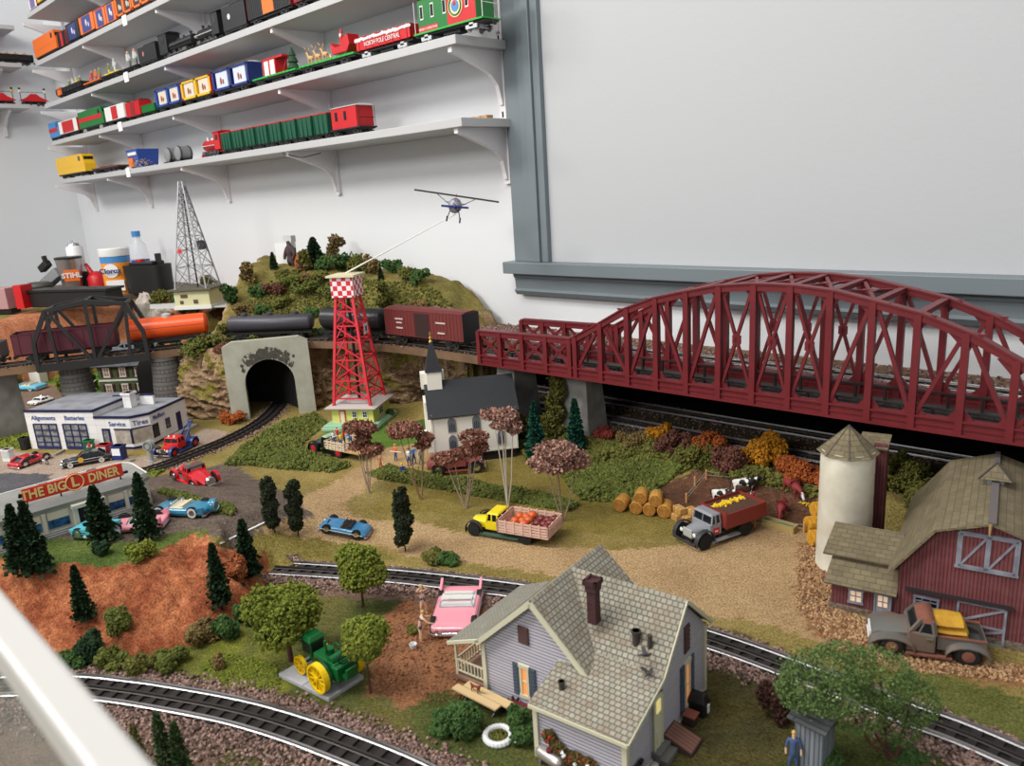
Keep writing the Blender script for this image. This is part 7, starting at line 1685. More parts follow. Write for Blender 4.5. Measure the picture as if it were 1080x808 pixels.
# grey truck with red tipping bed
gry = paint('truck_grey', (138, 140, 146), .35)
A = G(737, 577); n_ = G(716, 572); B = G(779, 562)
u = (A-G(785,560))[:2];u /= np.linalg.norm(u);L = .142;n = np.array([-u[1],u[0]]);n = n if n@A[:2] > 0 else -n
fc = (G(717, 572)+G(741, 577))/2; ctr = fc[:2]-u*(L/2-.014)
t,q = oldtruck('tipper_truck','grey truck with a dark red high bed facing the viewer next to the hay bales','truck',L,.062,gry,M('wing_charcoal',(50,50,54),.5),(ctr[0],ctr[1],0),math.atan2(u[1],u[0]),0,wheelc=rubber,r=.0145,cabL=.17,hoodL=.2,opts={'H': .054,'hoodz': .034,'grille': silverp,'rearx': 2.2,'norear': True,'board': gry,'bump': M('wing_charcoal',(50,50,54),.5)})
rb = paint('bed_red', (128, 48, 42), .6)
xa, xb = -L/2-.012, q['xc0']-.002; m = MB(); hw = .031; z0, z1 = .026, .052
for y in (-hw, hw): m.box(xa, xb, y-.0012, y+.0012, z0, z1)
m.box(xa,xa+.002,-hw,hw,z0,z1);m.box(xb-.002,xb,-hw,hw,z0,z1+.002);m.box(xa,xb,-hw,hw,z0,z0+.002);m.build('red_bed',rb,t)
MB().box(xa+.002,xb-.002,-hw+.001,hw-.001,z0+.002,z1-.005).build('soil_load',M('load_soil',(96,64,50),.95,c2=(70,48,40),scale=300,bump=.002),t)
P = np.stack([np.random.default_rng(2).uniform(xa+.01,xb-.006,90),np.random.default_rng(3).normal(-.012,.003,90),np.full(90,z1-.004)],1);scatter('yellow_grain',P,.0035,M('grain_yellow',(226,190,40),.8),t)
m = MB()
for s in (-1,1): m.use(red);m.box(q['xc0']+.006,q['xh0']-.006,s*.0236-.0006,s*.0236+.0006,.019,.030);m.use(white);m.box((q['xc0']+q['xh0'])/2-.003,(q['xc0']+q['xh0'])/2+.003,s*.0238-.0009,s*.0238+.0009,.023,.026)
m.build('door_badge', None, t)
# black stake truck with riders
A = G(337,473);B = G(387,483);u = (A-B)[:2];u /= np.linalg.norm(u);L = .165;n = np.array([-u[1],u[0]]);n = n if n@A[:2] > 0 else -n
fc = G(330, 477); fa = G(331, 478); ctr = fa[:2]-u*(L/2-.016)+n*.026
t,q = oldtruck('stake_truck','black old truck with red wheels and a wooden stake bed carrying a crowd','truck',L,.058,carblack,carblack,(ctr[0],ctr[1],0),math.atan2(u[1],u[0]),0,wheelc=red,r=.0135,cabL=.13,hoodL=.2,opts={'H': .046,'rearx': 4.6,'norear': True,'top': M('sage_top',(150,178,156),.6)})
slatbed(t,-L/2+.034,q['xc0']-.003,.030,.023,.041,M('stake_wood',(214,194,166),.75),nr=3);MB().box(-L/2-.012,-L/2+.034,-.031,.031,.020,.023).build('tail_deck',wood,t)
STAKE = t
# brown-red panel car behind the trees by the church
A = G(510,499);B = G(452,504);u = (A-B)[:2];L = float(np.linalg.norm(u));u /= L;n = np.array([-u[1],u[0]]);n = n if n@A[:2] > 0 else -n;ctr = (A+B)[:2]/2+n*.03;L = .128
bw = paint('panel_brown', (126, 62, 56), .45)
t,q = oldtruck('panel_van','rusty red-brown old van parked behind the trees in front of the church','van',L,.06,bw,bw,(ctr[0],ctr[1],0),math.atan2(u[1],u[0]),0,wheelc=chrome,r=.0135,cabL=.24,hoodL=.26,opts={'H': .045,'rearx': 2.0})
m = MB();x0 = q['xc0']+.001;m.rings([[(x,y,z) for y,z in ((-.022*s,.014),(-.024*s,.030*h),(-.016*s,.043*h),(0,.045*h),(.016*s,.043*h),(.024*s,.030*h),(.022*s,.014))] for x,s,h in ((x0,1,1),(x0-.025,1,.98),(-L/2+.012,.9,.85),(-L/2+.002,.7,.5))]);m.build('van_body',bw,t,smooth=True)
# rusty pickup by the barn
A = G(917,689);B = G(1043,707);u = (A-B)[:2];L = float(np.linalg.norm(u));u /= L;n = np.array([-u[1],u[0]]);n = n if n@A[:2] > 0 else -n
rust = M('rusty_grey_green',(90,94,92),.6,c2=(112,92,80),scale=22);rusty = M('rust',(140,84,66),.85,c2=(112,74,62),scale=60)
def pickup():
 L_ = L*1.0; W = .062; c = (A+B)[:2]/2+n*W/2
 t = thing('pickup_truck','weathered grey-green pickup with rusty roof and yellow sacks in front of the barn','truck',(c[0],c[1],0),math.atan2(u[1],u[0]));hw = W/2;r = .0135
 def ring(x,w_,z0,z1,k=.6): return [(x,-w_,z0),(x,-w_,z1*.86),(x,-w_*k,z1),(x,0,z1*1.02),(x,w_*k,z1),(x,w_,z1*.86),(x,w_,z0)]
 xh = L_*.47; xc = L_*.16; xb = -L_*.06
 m = MB();m.rings([ring(L_*.485,hw*.62,.009,.026),ring(L_*.44,hw*.68,.009,.032),ring(xc,hw*.72,.009,.036)]);m.build('bonnet',rust,t,smooth=True)
 m = MB();m.rings([[(xb,-hw*.9,.009),(xc+.004,-hw*.86,.009),(xc+.004,hw*.86,.009),(xb,hw*.9,.009)],[(xb,-hw*.9,.034),(xc+.002,-hw*.84,.036),(xc+.002,hw*.84,.036),(xb,hw*.9,.034)]]);m.build('cab',rust,t,bevel=.002)
 m = MB();m.rings([[(xb+.001,-hw*.8,.033),(xc,-hw*.78,.034),(xc,hw*.78,.034),(xb+.001,hw*.8,.033)],[(xb+.004,-hw*.7,.050),(xc-.012,-hw*.66,.050),(xc-.012,hw*.66,.050),(xb+.004,hw*.7,.050)]]);m.build('cab_windows',glassd,t)
 m = MB();m.rings([[(xb,-hw*.76,.047),(xc-.008,-hw*.72,.047),(xc-.008,hw*.72,.047),(xb,hw*.76,.047)],[(xb+.002,-hw*.7,.052),(xc-.013,-hw*.64,.052),(xc-.013,hw*.64,.052),(xb+.002,hw*.7,.052)],[(xb+.008,-hw*.45,.055),(xc-.018,-hw*.42,.055),(xc-.018,hw*.42,.055),(xb+.008,hw*.45,.055)]]);m.build('rusty_roof',rusty,t,smooth=True)
 m = MB()
 for s in (-1, 1):
  for a,b in (((xb+.001,s*hw*.82,.033),(xb+.004,s*hw*.71,.050)),((xc,s*hw*.79,.034),(xc-.012,s*hw*.67,.050)),): m.bar(a,b,.004)
  m.bar((xc-.010, s*hw*.81, .034), (xc-.016, s*hw*.69, .048), .0018)
 m.build('window_posts', rust, t)
 m = MB()
 for s in (-1, 1): m.box(-L_*.48, xb-.002, s*hw*.72-.001, s*hw*.72+.001, .014, .031)
 m.box(-L_*.48,xb-.002,-hw*.72,hw*.72,.014,.016);m.box(-L_*.485,-L_*.475,-hw*.72,hw*.72,.014,.031);m.box(xb-.004,xb-.002,-hw*.72,hw*.72,.014,.031);m.build('load_bed',rust,t)
 m = MB()
 for s in (-1, 1): m.box(-L_*.48, xb-.002, s*hw*.72-.002, s*hw*.72+.002, .031, .0325)
 m.build('rusty_bed_rail', rusty, t)
 for s in (-1, 1):
  for x, nm, ln in ((L_*.31, 'front_wing', 1.35), (-L_*.33, 'rear_wing', 1.25)):
   rs = []
   for k in range(9):
    a = math.radians(195-k*24) if nm == 'front_wing' else math.radians(190-k*25);px_ = x+r*1.45*ln*math.cos(a);pz = r*.9+r*1.15*math.sin(a);pz = max(pz,r*.45)
    rs.append([(px_,s*hw*.6,pz-.001),(px_,s*hw*.6,pz+.002),(px_,s*hw*.92,pz+.001),(px_,s*hw*1.0,pz-.003),(px_,s*hw*.98,pz-.005)])
   m = MB(); m.rings(rs); m.build(nm, rust, t, smooth=True)
   m = MB();m.lathe([(r*.1,-.001),(r*1.12,-.001),(r*1.12,.001),(r*.1,.001)],18,(x,s*hw*.86,r),'y');m.build('wheel_arch',blackp,t)
   wheel(t, x, s*hw*.86, r*.95, .007, rusty)
  MB().box(-L_*.2,L_*.19,min(s*hw*.8,s*hw*1.0),max(s*hw*.8,s*hw*1.0),.006,.008).build('running_board',rusty,t)
  m = MB();m.ball((L_*.46,s*hw*.78,.019),(.0022,.004,.004),12,6);m.build('headlamp',whiteP,t);MB().box(xc-.025,xc-.018,s*hw*.9-.001,s*hw*.9+.0012,.0275,.029).build('door_handle',chrome,t)
 m = MB();m.box(L_*.485,L_*.5,-hw*.5,hw*.5,.009,.022);m.box(L_*.49,L_*.505,-hw*.9,hw*.9,.007,.011);m.build('grille_and_bumper',whiteP,t)
 return t
PICK = pickup()
# feed sacks in the pickup
sack = M('sack_yellow', (206, 160, 52), .8, c2=(180, 132, 40), scale=60)
for k, (x, z, ry) in enumerate(((-.026, .0165, 0), (-.024, .0285, 0), (-.020, .0385, .03))):
 X = loc_on(PICK,x,0,z);s = thing('feed_sack',['yellow feed sack at the bottom of the pickup bed','yellow feed sack in the middle of the pickup load','yellow feed sack on top of the pickup load'][k],'sack',X,PICK.rotation_euler[2],'feed sacks in the pickup')
 m = MB();m.rings([[(x_,w_*math.cos(a)*1,.006+h_*math.sin(a)) for a in [2*PI*i/14 for i in range(14)]] for x_,w_,h_ in ((-.021,.012,.0015),(-.018,.018,.005),(0,.0195,.0062),(.018,.018,.005),(.021,.012,.0015))]);m.build('sack',sack,s,smooth=True)
# green tractor on its slab
def tractor():
 P = [G(*p) for p in ((294, 714), (347, 740.5), (384, 716), (332, 692))]
 c = sum(P)/4;u = P[1]-P[0];rz = math.atan2(u[1],u[0]);Ls,Ws = np.linalg.norm((P[1]-P[0])[:2]),np.linalg.norm((P[2]-P[1])[:2])
 s = thing('concrete_slab','light grey concrete slab lying in the grass under the green tractor','slab',(c[0],c[1],0),rz)
 n_ = np.array([-math.sin(rz),math.cos(rz)]);m = MB();sk = (P[2]-P[1])[:2];q = [Vector(((p-c)[0]*math.cos(rz)+(p-c)[1]*math.sin(rz),-(p-c)[0]*math.sin(rz)+(p-c)[1]*math.cos(rz),.005)) for p in P]
 m.slab(q,.006);m.build('slab',M('slab_concrete',(176,176,180),.9,c2=(160,160,164),scale=40),s,bevel=.0008)
 a = (q[0]+q[1])/2;b = (q[2]+q[3])/2;MB().bar(a+Vector((0,0,.0002)),b+Vector((0,0,.0002)),.0008,.0006).build('joint_line',M('joint_dark',(120,120,122),.9),s)
 # nose of the tractor points to the left rear of the slab
 Wf = Gz(316, 711, .005); Wr = Gz(336, 727, .005)   # near-side wheel feet
 d = (Wf-Wr)[:2];wb = np.linalg.norm(d);u = d/wb;nn = np.array([-u[1],u[0]]);nn = nn if nn@Wf[:2] > 0 else -nn
 # rear axle centre, wheels 0.038 wide apart
 r1, r2 = .0195, .0125
 Wr = Gz(338,729.5,.005)[:2];Wf = Gz(313.5,713,.005)[:2];d = Wf-Wr;wb = np.linalg.norm(d);u = d/wb;nn = np.array([-u[1],u[0]]);nn = nn if nn@Wf > 0 else -nn
 side = 1 if (u[0]*nn[1]-u[1]*nn[0]) > 0 else -1      # +y is away from the camera
 t = thing('tractor','old green tractor with yellow spoked wheels standing on the concrete slab','tractor',(Wr[0]+nn[0]*.026,Wr[1]+nn[1]*.026,.005),math.atan2(u[1],u[0]))
 gt = paint('tractor_green', (18, 92, 44), .3); yt = paint('tractor_yellow', (240, 200, 20), .35); ns = -side
 def spoked(x, y, r, n, w_, nm='wheel'):
  m = MB();m.use(yt);m.lathe([(r*.86,-w_/2),(r,-w_/2),(r,w_/2),(r*.86,w_/2),(r*.86,-w_/2)],28,(x,y,r),'y');m.lathe([(.0005,-w_*.6),(r*.16,-w_*.6),(r*.16,w_*.6),(.0005,w_*.6)],14,(x,y,r),'y')
  for k in range(n):
   a = 2*PI*k/n; m.bar((x, y-w_*.25, r), (x+r*.9*math.cos(a), y-w_*.25, r+r*.9*math.sin(a)), .0018, .0014)
   a += PI/n; m.bar((x, y+w_*.25, r), (x+r*.9*math.cos(a), y+w_*.25, r+r*.9*math.sin(a)), .0018, .0014)
  if r > .02:
   for k in range(22): a = 2*PI*k/22;m.bar((x+r*1.0*math.cos(a),y-w_/2,r+r*math.sin(a)),(x+r*math.cos(a+.06),y+w_/2,r+r*math.sin(a+.06)),.0018,.0014)
  m.build(nm, None, t)
 for y in (-.026, .026): spoked(0, y, r1, 12, .008); spoked(wb, y*.72, r2, 8, .005)
 for s_ in (-1, 1):      # green drum inside the rear wheel and mudguard
  m = MB();m.lathe([(r1*.3,0),(r1*.84,0),(r1*.84,.006),(r1*.3,.006)],26,(0,(.0165 if s_ > 0 else -.0225),r1),'y');m.build('wheel_drum',gt,t,smooth=True)
 m = MB();m.box(-.016,.030,-.012,.012,.018,.036);m.box(.018,wb-.004,-.008,.008,.016,.024);m.box(-.024,-.010,-.014,.014,.014,.034);m.build('engine_block',gt,t,bevel=.0015)
 m = MB();m.cyl((-.006,-.011,.036),(-.006,.011,.036),.007,n=20);m.cyl((.010,.0,.03),(.010,.0,.044),.006,n=14);m.cyl((.022,-.012,.026),(.022,.012,.026),.005,n=14);m.build('engine_cylinder',gt,t,smooth=True)
 m = MB();m.box(wb-.016,wb+.004,-.011,.011,.026,.046);m.rings([[(wb-.018,-.013,.046),(wb+.006,-.013,.046),(wb+.006,.013,.046),(wb-.018,.013,.046)],[(wb-.014,-.009,.052),(wb+.002,-.009,.052),(wb+.002,.009,.052),(wb-.014,.009,.052)]]);m.build('radiator_tower',gt,t,bevel=.001)
 m = MB();m.use(blackp);m.box(wb-.014,wb+.002,-.0118,-.0108,.030,.043);m.box(wb-.014,wb+.002,.0108,.0118,.030,.043);m.box(wb+.0035,wb+.0045,-.009,.009,.030,.043);m.box(wb-.0165,wb-.0155,-.009,.009,.030,.043);m.build('radiator_mesh',None,t)
 m = MB();m.cyl((wb,-.018,r2),(wb,.018,r2),.0016,n=8);m.cyl((wb-.006,0,r2),(wb-.006,0,.028),.003,n=10);m.cyl((0,-.024,r1),(0,.024,r1),.0024,n=8);m.build('axles',gt,t)
 m = MB();m.torus((-.022,.0,.044),.0085,.0009,18,6,'x');m.cyl((-.010,0,.036),(-.022,0,.044),.001,n=6);m.build('steering_wheel',blackp,t)
 m = MB();m.box(-.034,-.022,-.008,.008,.020,.024);m.box(-.036,-.033,-.008,.008,.022,.034);m.build('seat',gt,t);m = MB();m.cyl((-.012,ns*.020,.024),(-.012,ns*.0235,.024),.0045,n=14);m.build('red_pulley',red,t)
 m = MB();m.cyl((.008,.006,.04),(.008,.006,.058),.0018,n=8);m.tube([(.02,-.006,.034),(.01,-.010,.046),(-.004,-.008,.048)],.0012,6);m.build('pipes',gt,t)
tractor()
# forecourt furniture
def vend(nm, lab, px, py, w_, d_, h, col, face, cat, rz=.6):
 P = G(px, py); t = thing(nm, lab, cat, tuple(P), rz)
 MB().box(-w_/2,w_/2,-d_/2,d_/2,0,h).build('case',col,t,bevel=.0015);m = MB();m.box(-w_*.4,w_*.4,-d_/2-.001,-d_/2,h*.35,h*.85);m.build('front_panel',face,t);m = MB();m.box(-w_/2-.001,w_/2+.001,-d_/2-.001,d_/2+.001,h*.88,h);m.build('lid',col,t)
vend('drinks_cooler','red drinks cooler with a white front by the office door',111.5,480,.030,.022,.03,red,white,'cooler');vend('drinks_cooler','navy blue cooler with a pale front right of the red one',127,484,.028,.022,.036,navy,whiteP,'cooler')
vend('oil_cabinet','green cabinet standing at the second garage bay',95.5,477,.022,.016,.034,green,dgreen,'cabinet');vend('ice_box','small white upright box at the far left of the forecourt',10,486,.022,.018,.032,white,M('panel_grey',(190,190,190),.6),'box');vend('rubbish_bin','black bin at the left corner of the filling station',27.5,474,.018,.018,.034,pblack,pblack,'bin')
P = G(160,487);t = thing('air_pump','grey round-topped air pump standing in front of the shop window','air pump',tuple(P),.5)
m = MB();m.lathe([(.0095,0),(.0095,.003),(.006,.004),(.0055,.030)],16);m.build('pedestal',M('pump_grey',(142,146,144),.5),t,smooth=True);m = MB();m.lathe([(.0005,-.006),(.0135,-.006),(.0135,.006),(.0005,.006)],24,(0,0,.042),'y');m.build('round_head',M('pump_grey',(142,146,144),.5),t);m = MB();m.torus((0,-.0065,.042),.009,.0012,20,6,'y');m.build('dial_rim',M('pump_rim',(90,94,92),.5),t)
P = G(46,490);t = thing('motorcycle','tiny silver motorcycle lying beside the red hardtop coupe','motorcycle',tuple(P),.3)
m = MB();m.torus((-.012,0,.006),.0055,.001,16,6,'y');m.torus((.012,.002,.006),.0055,.001,16,6,'y');m.build('wheels',rubber,t);m = MB();m.bar((-.012,0,.006),(0,0,.013),.0018);m.bar((0,0,.013),(.012,0,.006),.0018);m.ball((0,0,.010),(.006,.003,.004));m.bar((.009,-.005,.017),(.009,.005,.017),.0012);m.bar((.012,0,.006),(.008,0,.017),.0014);m.build('frame_and_engine',chrome,t)
for k, (a, b) in enumerate((((58, 481), (68, 476)), ((136, 488), (142, 486)))):
 A_,B_ = G(*a),G(*b);tag(MB().bar((A_[0],A_[1],A_[2]+.003),(B_[0],B_[1],B_[2]+.003),.006,.006).build('kerb_stone',M('step_stone',(150,142,130),.9)),['pale kerb stone between the garage doors','pale kerb stone in front of the office'][k],'kerb stone')
# TREES, SHRUBS, GROUND COVER
def F(n, a, b, r=.9): return M('leaf_'+n, a, r, c2=b, island=True, spec=.2)
f_con = F('conifer',(26,46,28),(46,68,42));f_dk = F('dark_column',(30,38,26),(48,54,34));f_lime = F('lime',(86,98,34),(124,130,52));f_brn = F('brown_crown',(104,66,56),(160,112,94));f_pink = F('pale_brown_crown',(124,90,82),(176,136,120))
f_ol = F('olive',(74,76,36),(110,108,52));f_gr = F('shrub',(70,80,36),(108,112,54));f_mg = F('mid_green',(46,72,38),(76,102,52));f_blue = F('blue_green',(22,66,54),(40,88,70));f_rust = F('rust',(132,66,34),(168,92,46));f_gold = F('gold',(150,98,26),(186,130,36));f_mar = F('maroon',(84,52,44),(112,74,60));f_soft = F('soft_green',(78,100,56),(108,130,74));f_auto = F('brown_olive',(96,80,50),(128,108,66))
bark = M('bark_brown',(92,58,42),.9,c2=(70,46,36),scale=200);pale = M('bark_pale',(170,150,132),.85,c2=(140,120,104),scale=200);darkb = M('bark_dark',(52,40,32),.9)
def sph(n, r): v = r.normal(size=(n, 3)); return v/np.linalg.norm(v, axis=1)[:, None]
def blobs(C, n, r, fill=.82):
 """points over a set of (x,y,z,rx,ry,rz) ellipsoid lumps"""
 C = np.array(C,float);w_ = (C[:,3]*C[:,5]);k = r.choice(len(C),n,p=w_/w_.sum());v = sph(n,r)*(fill+(1-fill)*r.random(n)+np.where(r.random(n) < .12,.25*r.random(n),0))[:,None]
 return C[k, :3]+v*C[k, 3:6]
def conifer(label,P,h,w_,mat=f_con,n=1500,seed=1,group=None,name='conifer_tree',lean=0,sz=None,fat=.72,cat='tree'):
 t = thing(name, label, cat, tuple(P), 0, group); r = np.random.default_rng(seed)
 f = r.random(n)**.8; a = r.random(n)*2*PI; lay = (f*11) % 1
 R_ = w_*.58*(1-f)**fat*(.55+.45*(1-lay))*(.72+.28*np.sin(a*5+np.floor(f*11)*2+seed));q = r.random(n)**.5;rr = R_*q+.001
 Z = h*.1+f*h*.9-rr*.35;p = np.stack([rr*np.cos(a)+lean*f*h,rr*np.sin(a),Z],1);D = np.stack([np.cos(a),np.sin(a),-.15+.5*f],1)+r.normal(0,.35,(n,3))
 scatter('foliage',p,(sz or w_*.14)*(1-.45*f),mat,t,'leaf',D=D,seed=seed);MB().cyl((0,0,-.004),(lean*h*.8,0,h*.8),w_*.035+.0006,.0006,6).build('trunk',darkb,t);return t
def lump_tree(label,P,L,trunkh,tr,mat,n=2200,seed=1,group=None,name='tree',size=.0042,kind='chunk',tmat=bark,stems=1,cat='tree',spread=.02):
 t = thing(name, label, cat, tuple(P), 0, group); r = np.random.default_rng(seed)
 scatter('foliage', blobs(L, n, r), r.uniform(.6, 1.2, n)*size, mat, t, kind, seed=seed)
 zc = float(np.mean([c[2] for c in L])); m = MB(); rr = random.Random(seed)
 for k in range(stems):
  c = L[k % len(L)] if stems > 1 else (np.mean([c[0] for c in L]), np.mean([c[1] for c in L]), zc)
  ex,ey = c[0],c[1];b0 = (rr.uniform(-1,1)*.002*(stems > 1),0,-.003);mid_ = (ex*.35+rr.uniform(-1,1)*.003,ey*.35,trunkh*.6)
  m.tube([b0, mid_, (ex*.9, ey*.9, c[2])], [tr, tr*.75, tr*.4], 7)
  if stems > 1 and k == 0:
   for q in range(2): c2 = L[rr.randrange(len(L))]; m.tube([mid_, (c2[0], c2[1], c2[2])], [tr*.45, tr*.2], 5)
 m.build('trunk', tmat, t); return t
def patch(label,pts,n,mat,size,h=.006,seed=1,zf=None,kind='chunk',name='ground_cover',cat='shrubbery',lump=26):
 r = np.random.default_rng(seed);Q = np.array([G(x,y)[:2] for x,y in pts]) if zf is None else np.array([GM(x,y)[:2] for x,y in pts])
 lo, hi = Q.min(0), Q.max(0); P = r.uniform(lo, hi, (n*4, 2)); P = P[inpoly(P[:, 0], P[:, 1], Q)][:n]
 z0 = terrain(P[:,0],P[:,1]) if zf is None else np.array([mtz(*p) for p in P]);lf = np.clip(hnoise(P[:,0],P[:,1],lump,seed)*.6+.55,.08,1);z = z0+r.random(len(P))*h*lf
 ob = scatter(name,np.stack([P[:,0],P[:,1],z],1),r.uniform(.6,1.2,len(P))*size,mat,kind=kind,seed=seed);return tag(ob,label,cat,kind='stuff')
def htop(P, py):
 """height of a thing standing at P whose top shows at pixel row py"""
 return min(np.arange(.005, .4, .001), key=lambda z: abs(proj((P[0], P[1], P[2]+z))[1]-py))
def con_at(label, px, py, top, w_, **k): P = G(px, py); return conifer(label, P, htop(P, top), w_, **k)
g = 'dark green conifers on the clay bank'
for a in ((24,606,530,.042,'dark conifer at the left end of the clay bank, left of a close pair',.14),(42,608,531,.046,'dark conifer at the left end of the clay bank, right of a close pair',-.05),(109,571,513,.050,'bushy dark conifer in front of the diner doorway',0),(157,570,499,.042,'tall dark conifer in front of the right end of the diner',0),(90,656,597,.032,'small conifer growing on the middle of the orange clay face',0),(234,640,573,.036,'conifer on the right shoulder of the clay bank',0),(264,610,548,.042,'conifer beside the middle track where it meets the clay bank',0),(30,560,520,.03,'thin conifer against the diner wall at the left',.1)):
 con_at(a[4], a[0], a[1], a[2], a[3], group=g, seed=a[0], lean=a[5], n=1900)
for a in ((290,562,503,.028,'left of the two dark column trees by the dark car park'),(315,565,507,.028,'right of the two dark column trees by the dark car park'),(428,581,513,.034,'dark column tree between the blue sports car and yellow truck')):
 P = G(a[0],a[1]);h = htop(P,a[2]);r = random.Random(a[0]);L = [((r.random()-.5)*.008,(r.random()-.5)*.008,h*(.2+.1*k),(.5+.0*k)*a[3]*(1-abs(k-2.5)*.13)*r.uniform(.7,1.05),a[3]*.42,h*.1) for k in range(8)]
 lump_tree(a[4], P, L, h*.3, .0013, f_dk, 1700, a[0], 'dark column trees', 'column_tree', .0036, tmat=darkb)
for px,py,tp,w_,lab in ((566,487,424,.05,'blue-green cone tree just right of the church'),(608,480,421,.05,'blue-green cone tree in front of the concrete pier')): con_at(lab,px,py,tp,w_,mat=f_blue,n=2400,seed=px,group='blue-green cone trees',name='cone_tree',fat=.75)
# lime green foam trees
def foam(label, px, py, c, rx, rz, seed, mat=f_lime, n=3000, trunk=.0022):
 P = G(px,py);D = float(np.linalg.norm(P-ORI));s = D/FOC;h = htop(P,c);r = random.Random(seed);L = [((r.random()-.5)*rx*s*.9,(r.random()-.5)*rx*s*.7,h+(r.random()-.5)*rz*s*.9,rx*s*r.uniform(.5,.72),rx*s*r.uniform(.45,.65),rz*s*r.uniform(.4,.6)) for k in range(9)];mx_,my_ = np.mean([l[0] for l in L]),np.mean([l[1] for l in L]);L = [(l[0]-mx_,l[1]-my_)+l[2:] for l in L]+[(0,0,h,rx*s*.75,rx*s*.7,rz*s*.75)]
 return lump_tree(label, P, L, h*.6, trunk, mat, n, seed, 'lime green foam trees', 'foam_tree', .0034)
foam('large lime green foam tree with thick trunk left of the tractor',307,697,645,37,29,3,n=5200,trunk=.0042);foam('lime green foam tree behind the middle lawn beside the track',383,640,597,25,24,5,n=3400);foam('round lime green foam tree at the right of the tractor slab',391,731,673,25,26,9,n=3600,trunk=.0018)
# brown crowned trees on the green
def brown(label, px, py, cl, mat, tm, tr, seed, n=2600):
 P = G(px, py); s = float(np.linalg.norm(P-ORI))/FOC; L = []
 rr = random.Random(seed)
 for cx_, cy_, rx, rz in cl:
  h = htop(P,cy_);X = np.array(RM[:,0]);X = np.array([X[0],X[1]]);X /= np.linalg.norm(X);off = (cx_-px)*s;L.append((X[0]*off+rr.uniform(-.01,.01),X[1]*off+rr.uniform(-.01,.01),h,rx*s,rx*s*.9,rz*s*.8))
 return lump_tree(label,P,L,h*.5,tr,mat,n,seed,'brown crowned trees on the green','brown_tree',.0042,'leaf',tm,stems=min(5,len(L)))
brown('thin brown tree with two tiers of crown in front of the stake truck',389,520,((377,450,14,7),(398,452,13,8),(386,462,8,6),(398,473,12,7),(380,470,8,5)),f_brn,pale,.0016,2)
brown('brown tree with a broad flat crown left of the rusty van',444,527,((440,452,19,8),(458,462,9,6),(430,458,8,5),(446,470,8,5)),f_brn,M('bark_tan',(136,104,78),.85),.0018,4)
brown('brown tree whose crown hangs over the rusty van',491,536,((500,462,16,8),(484,480,10,7),(512,474,10,7),(470,484,12,7),(500,476,12,8)),f_brn,pale,.0016,6)
brown('tall pale stemmed tree with a light brown crown before the church',536,534,((524,438,12,6),(540,440,14,9),(552,450,9,10),(532,446,10,5)),f_pink,M('bark_white',(196,184,170),.8),.0019,8)
brown('dense dome-crowned brown tree in front of the concrete pier',594,550,((590,474,22,10),(578,486,15,10),(606,486,13,12),(590,486,20,12)),f_pink,pale,.0016,10,4200)
# blurred green tree in the right foreground
P = G(945, 800); s = float(np.linalg.norm(P-ORI))/FOC
def cam_off(P, dx): X = np.array(RM[:2, 0]); X /= np.linalg.norm(X); return X*dx
L = []
for cx_,cy_,rx,rz in ((880,715,42,30),(925,712,34,30),(955,740,26,26),(905,740,34,26),(860,722,24,20),(945,765,22,18),(895,698,30,22)): h = htop(P,cy_);o = cam_off(P,(cx_-945)*s);L.append((o[0],o[1],h,rx*s*.85,rx*s*.8,rz*s*.8))
lump_tree('airy soft green tree overhanging the track in front of the barn',P,L,.03,.0022,f_soft,15000,12,None,'airy_tree',.0019,'leaf',bark,stems=4)
# dark bush by the outhouse, small cone pair in the front, bushes
def bush(label, px, py, w_, h, mat, seed=1, n=700, size=.0032, group=None, P=None, name='bush', kind='chunk'):
 P = G(px,py) if P is None else P;s = float(np.linalg.norm(P-ORI))/FOC;a,b = w_*s/2,h*s/2;r = random.Random(seed);L = [((r.random()-.5)*a*1.4,(r.random()-.5)*a*1.2,b*r.uniform(.3,1.2),a*r.uniform(.28,.5),a*r.uniform(.28,.5),b*r.uniform(.35,.65)) for k in range(11)]
 o = scatter(name,blobs(L,n,np.random.default_rng(seed),.6),np.random.default_rng(seed).uniform(.6,1.2,n)*size,mat,kind=kind,seed=seed,loc=tuple(P));return tag(o,label,'bush',group)
bush('dark maroon brown bush between the track and the outhouse',818,752,40,44,F('dark_maroon',(50,32,28),(76,50,42)),3,2200,.0028)
for px,py,tp,lab in ((181,836,752,'left of two small green cones at the lower left edge'),(197,836,762,'right of two small green cones at the lower left edge')): con_at(lab,px,py,tp,.028,mat=F('front_cone',(44,66,38),(68,88,48)),n=1600,seed=px,group='small cones at the lower left',name='cone_tree',fat=.6,sz=.003)
con_at('slender green cone seen through the acrylic panel edge',150,815,765,.02,mat=f_ol,n=700,seed=5,name='cone_tree')
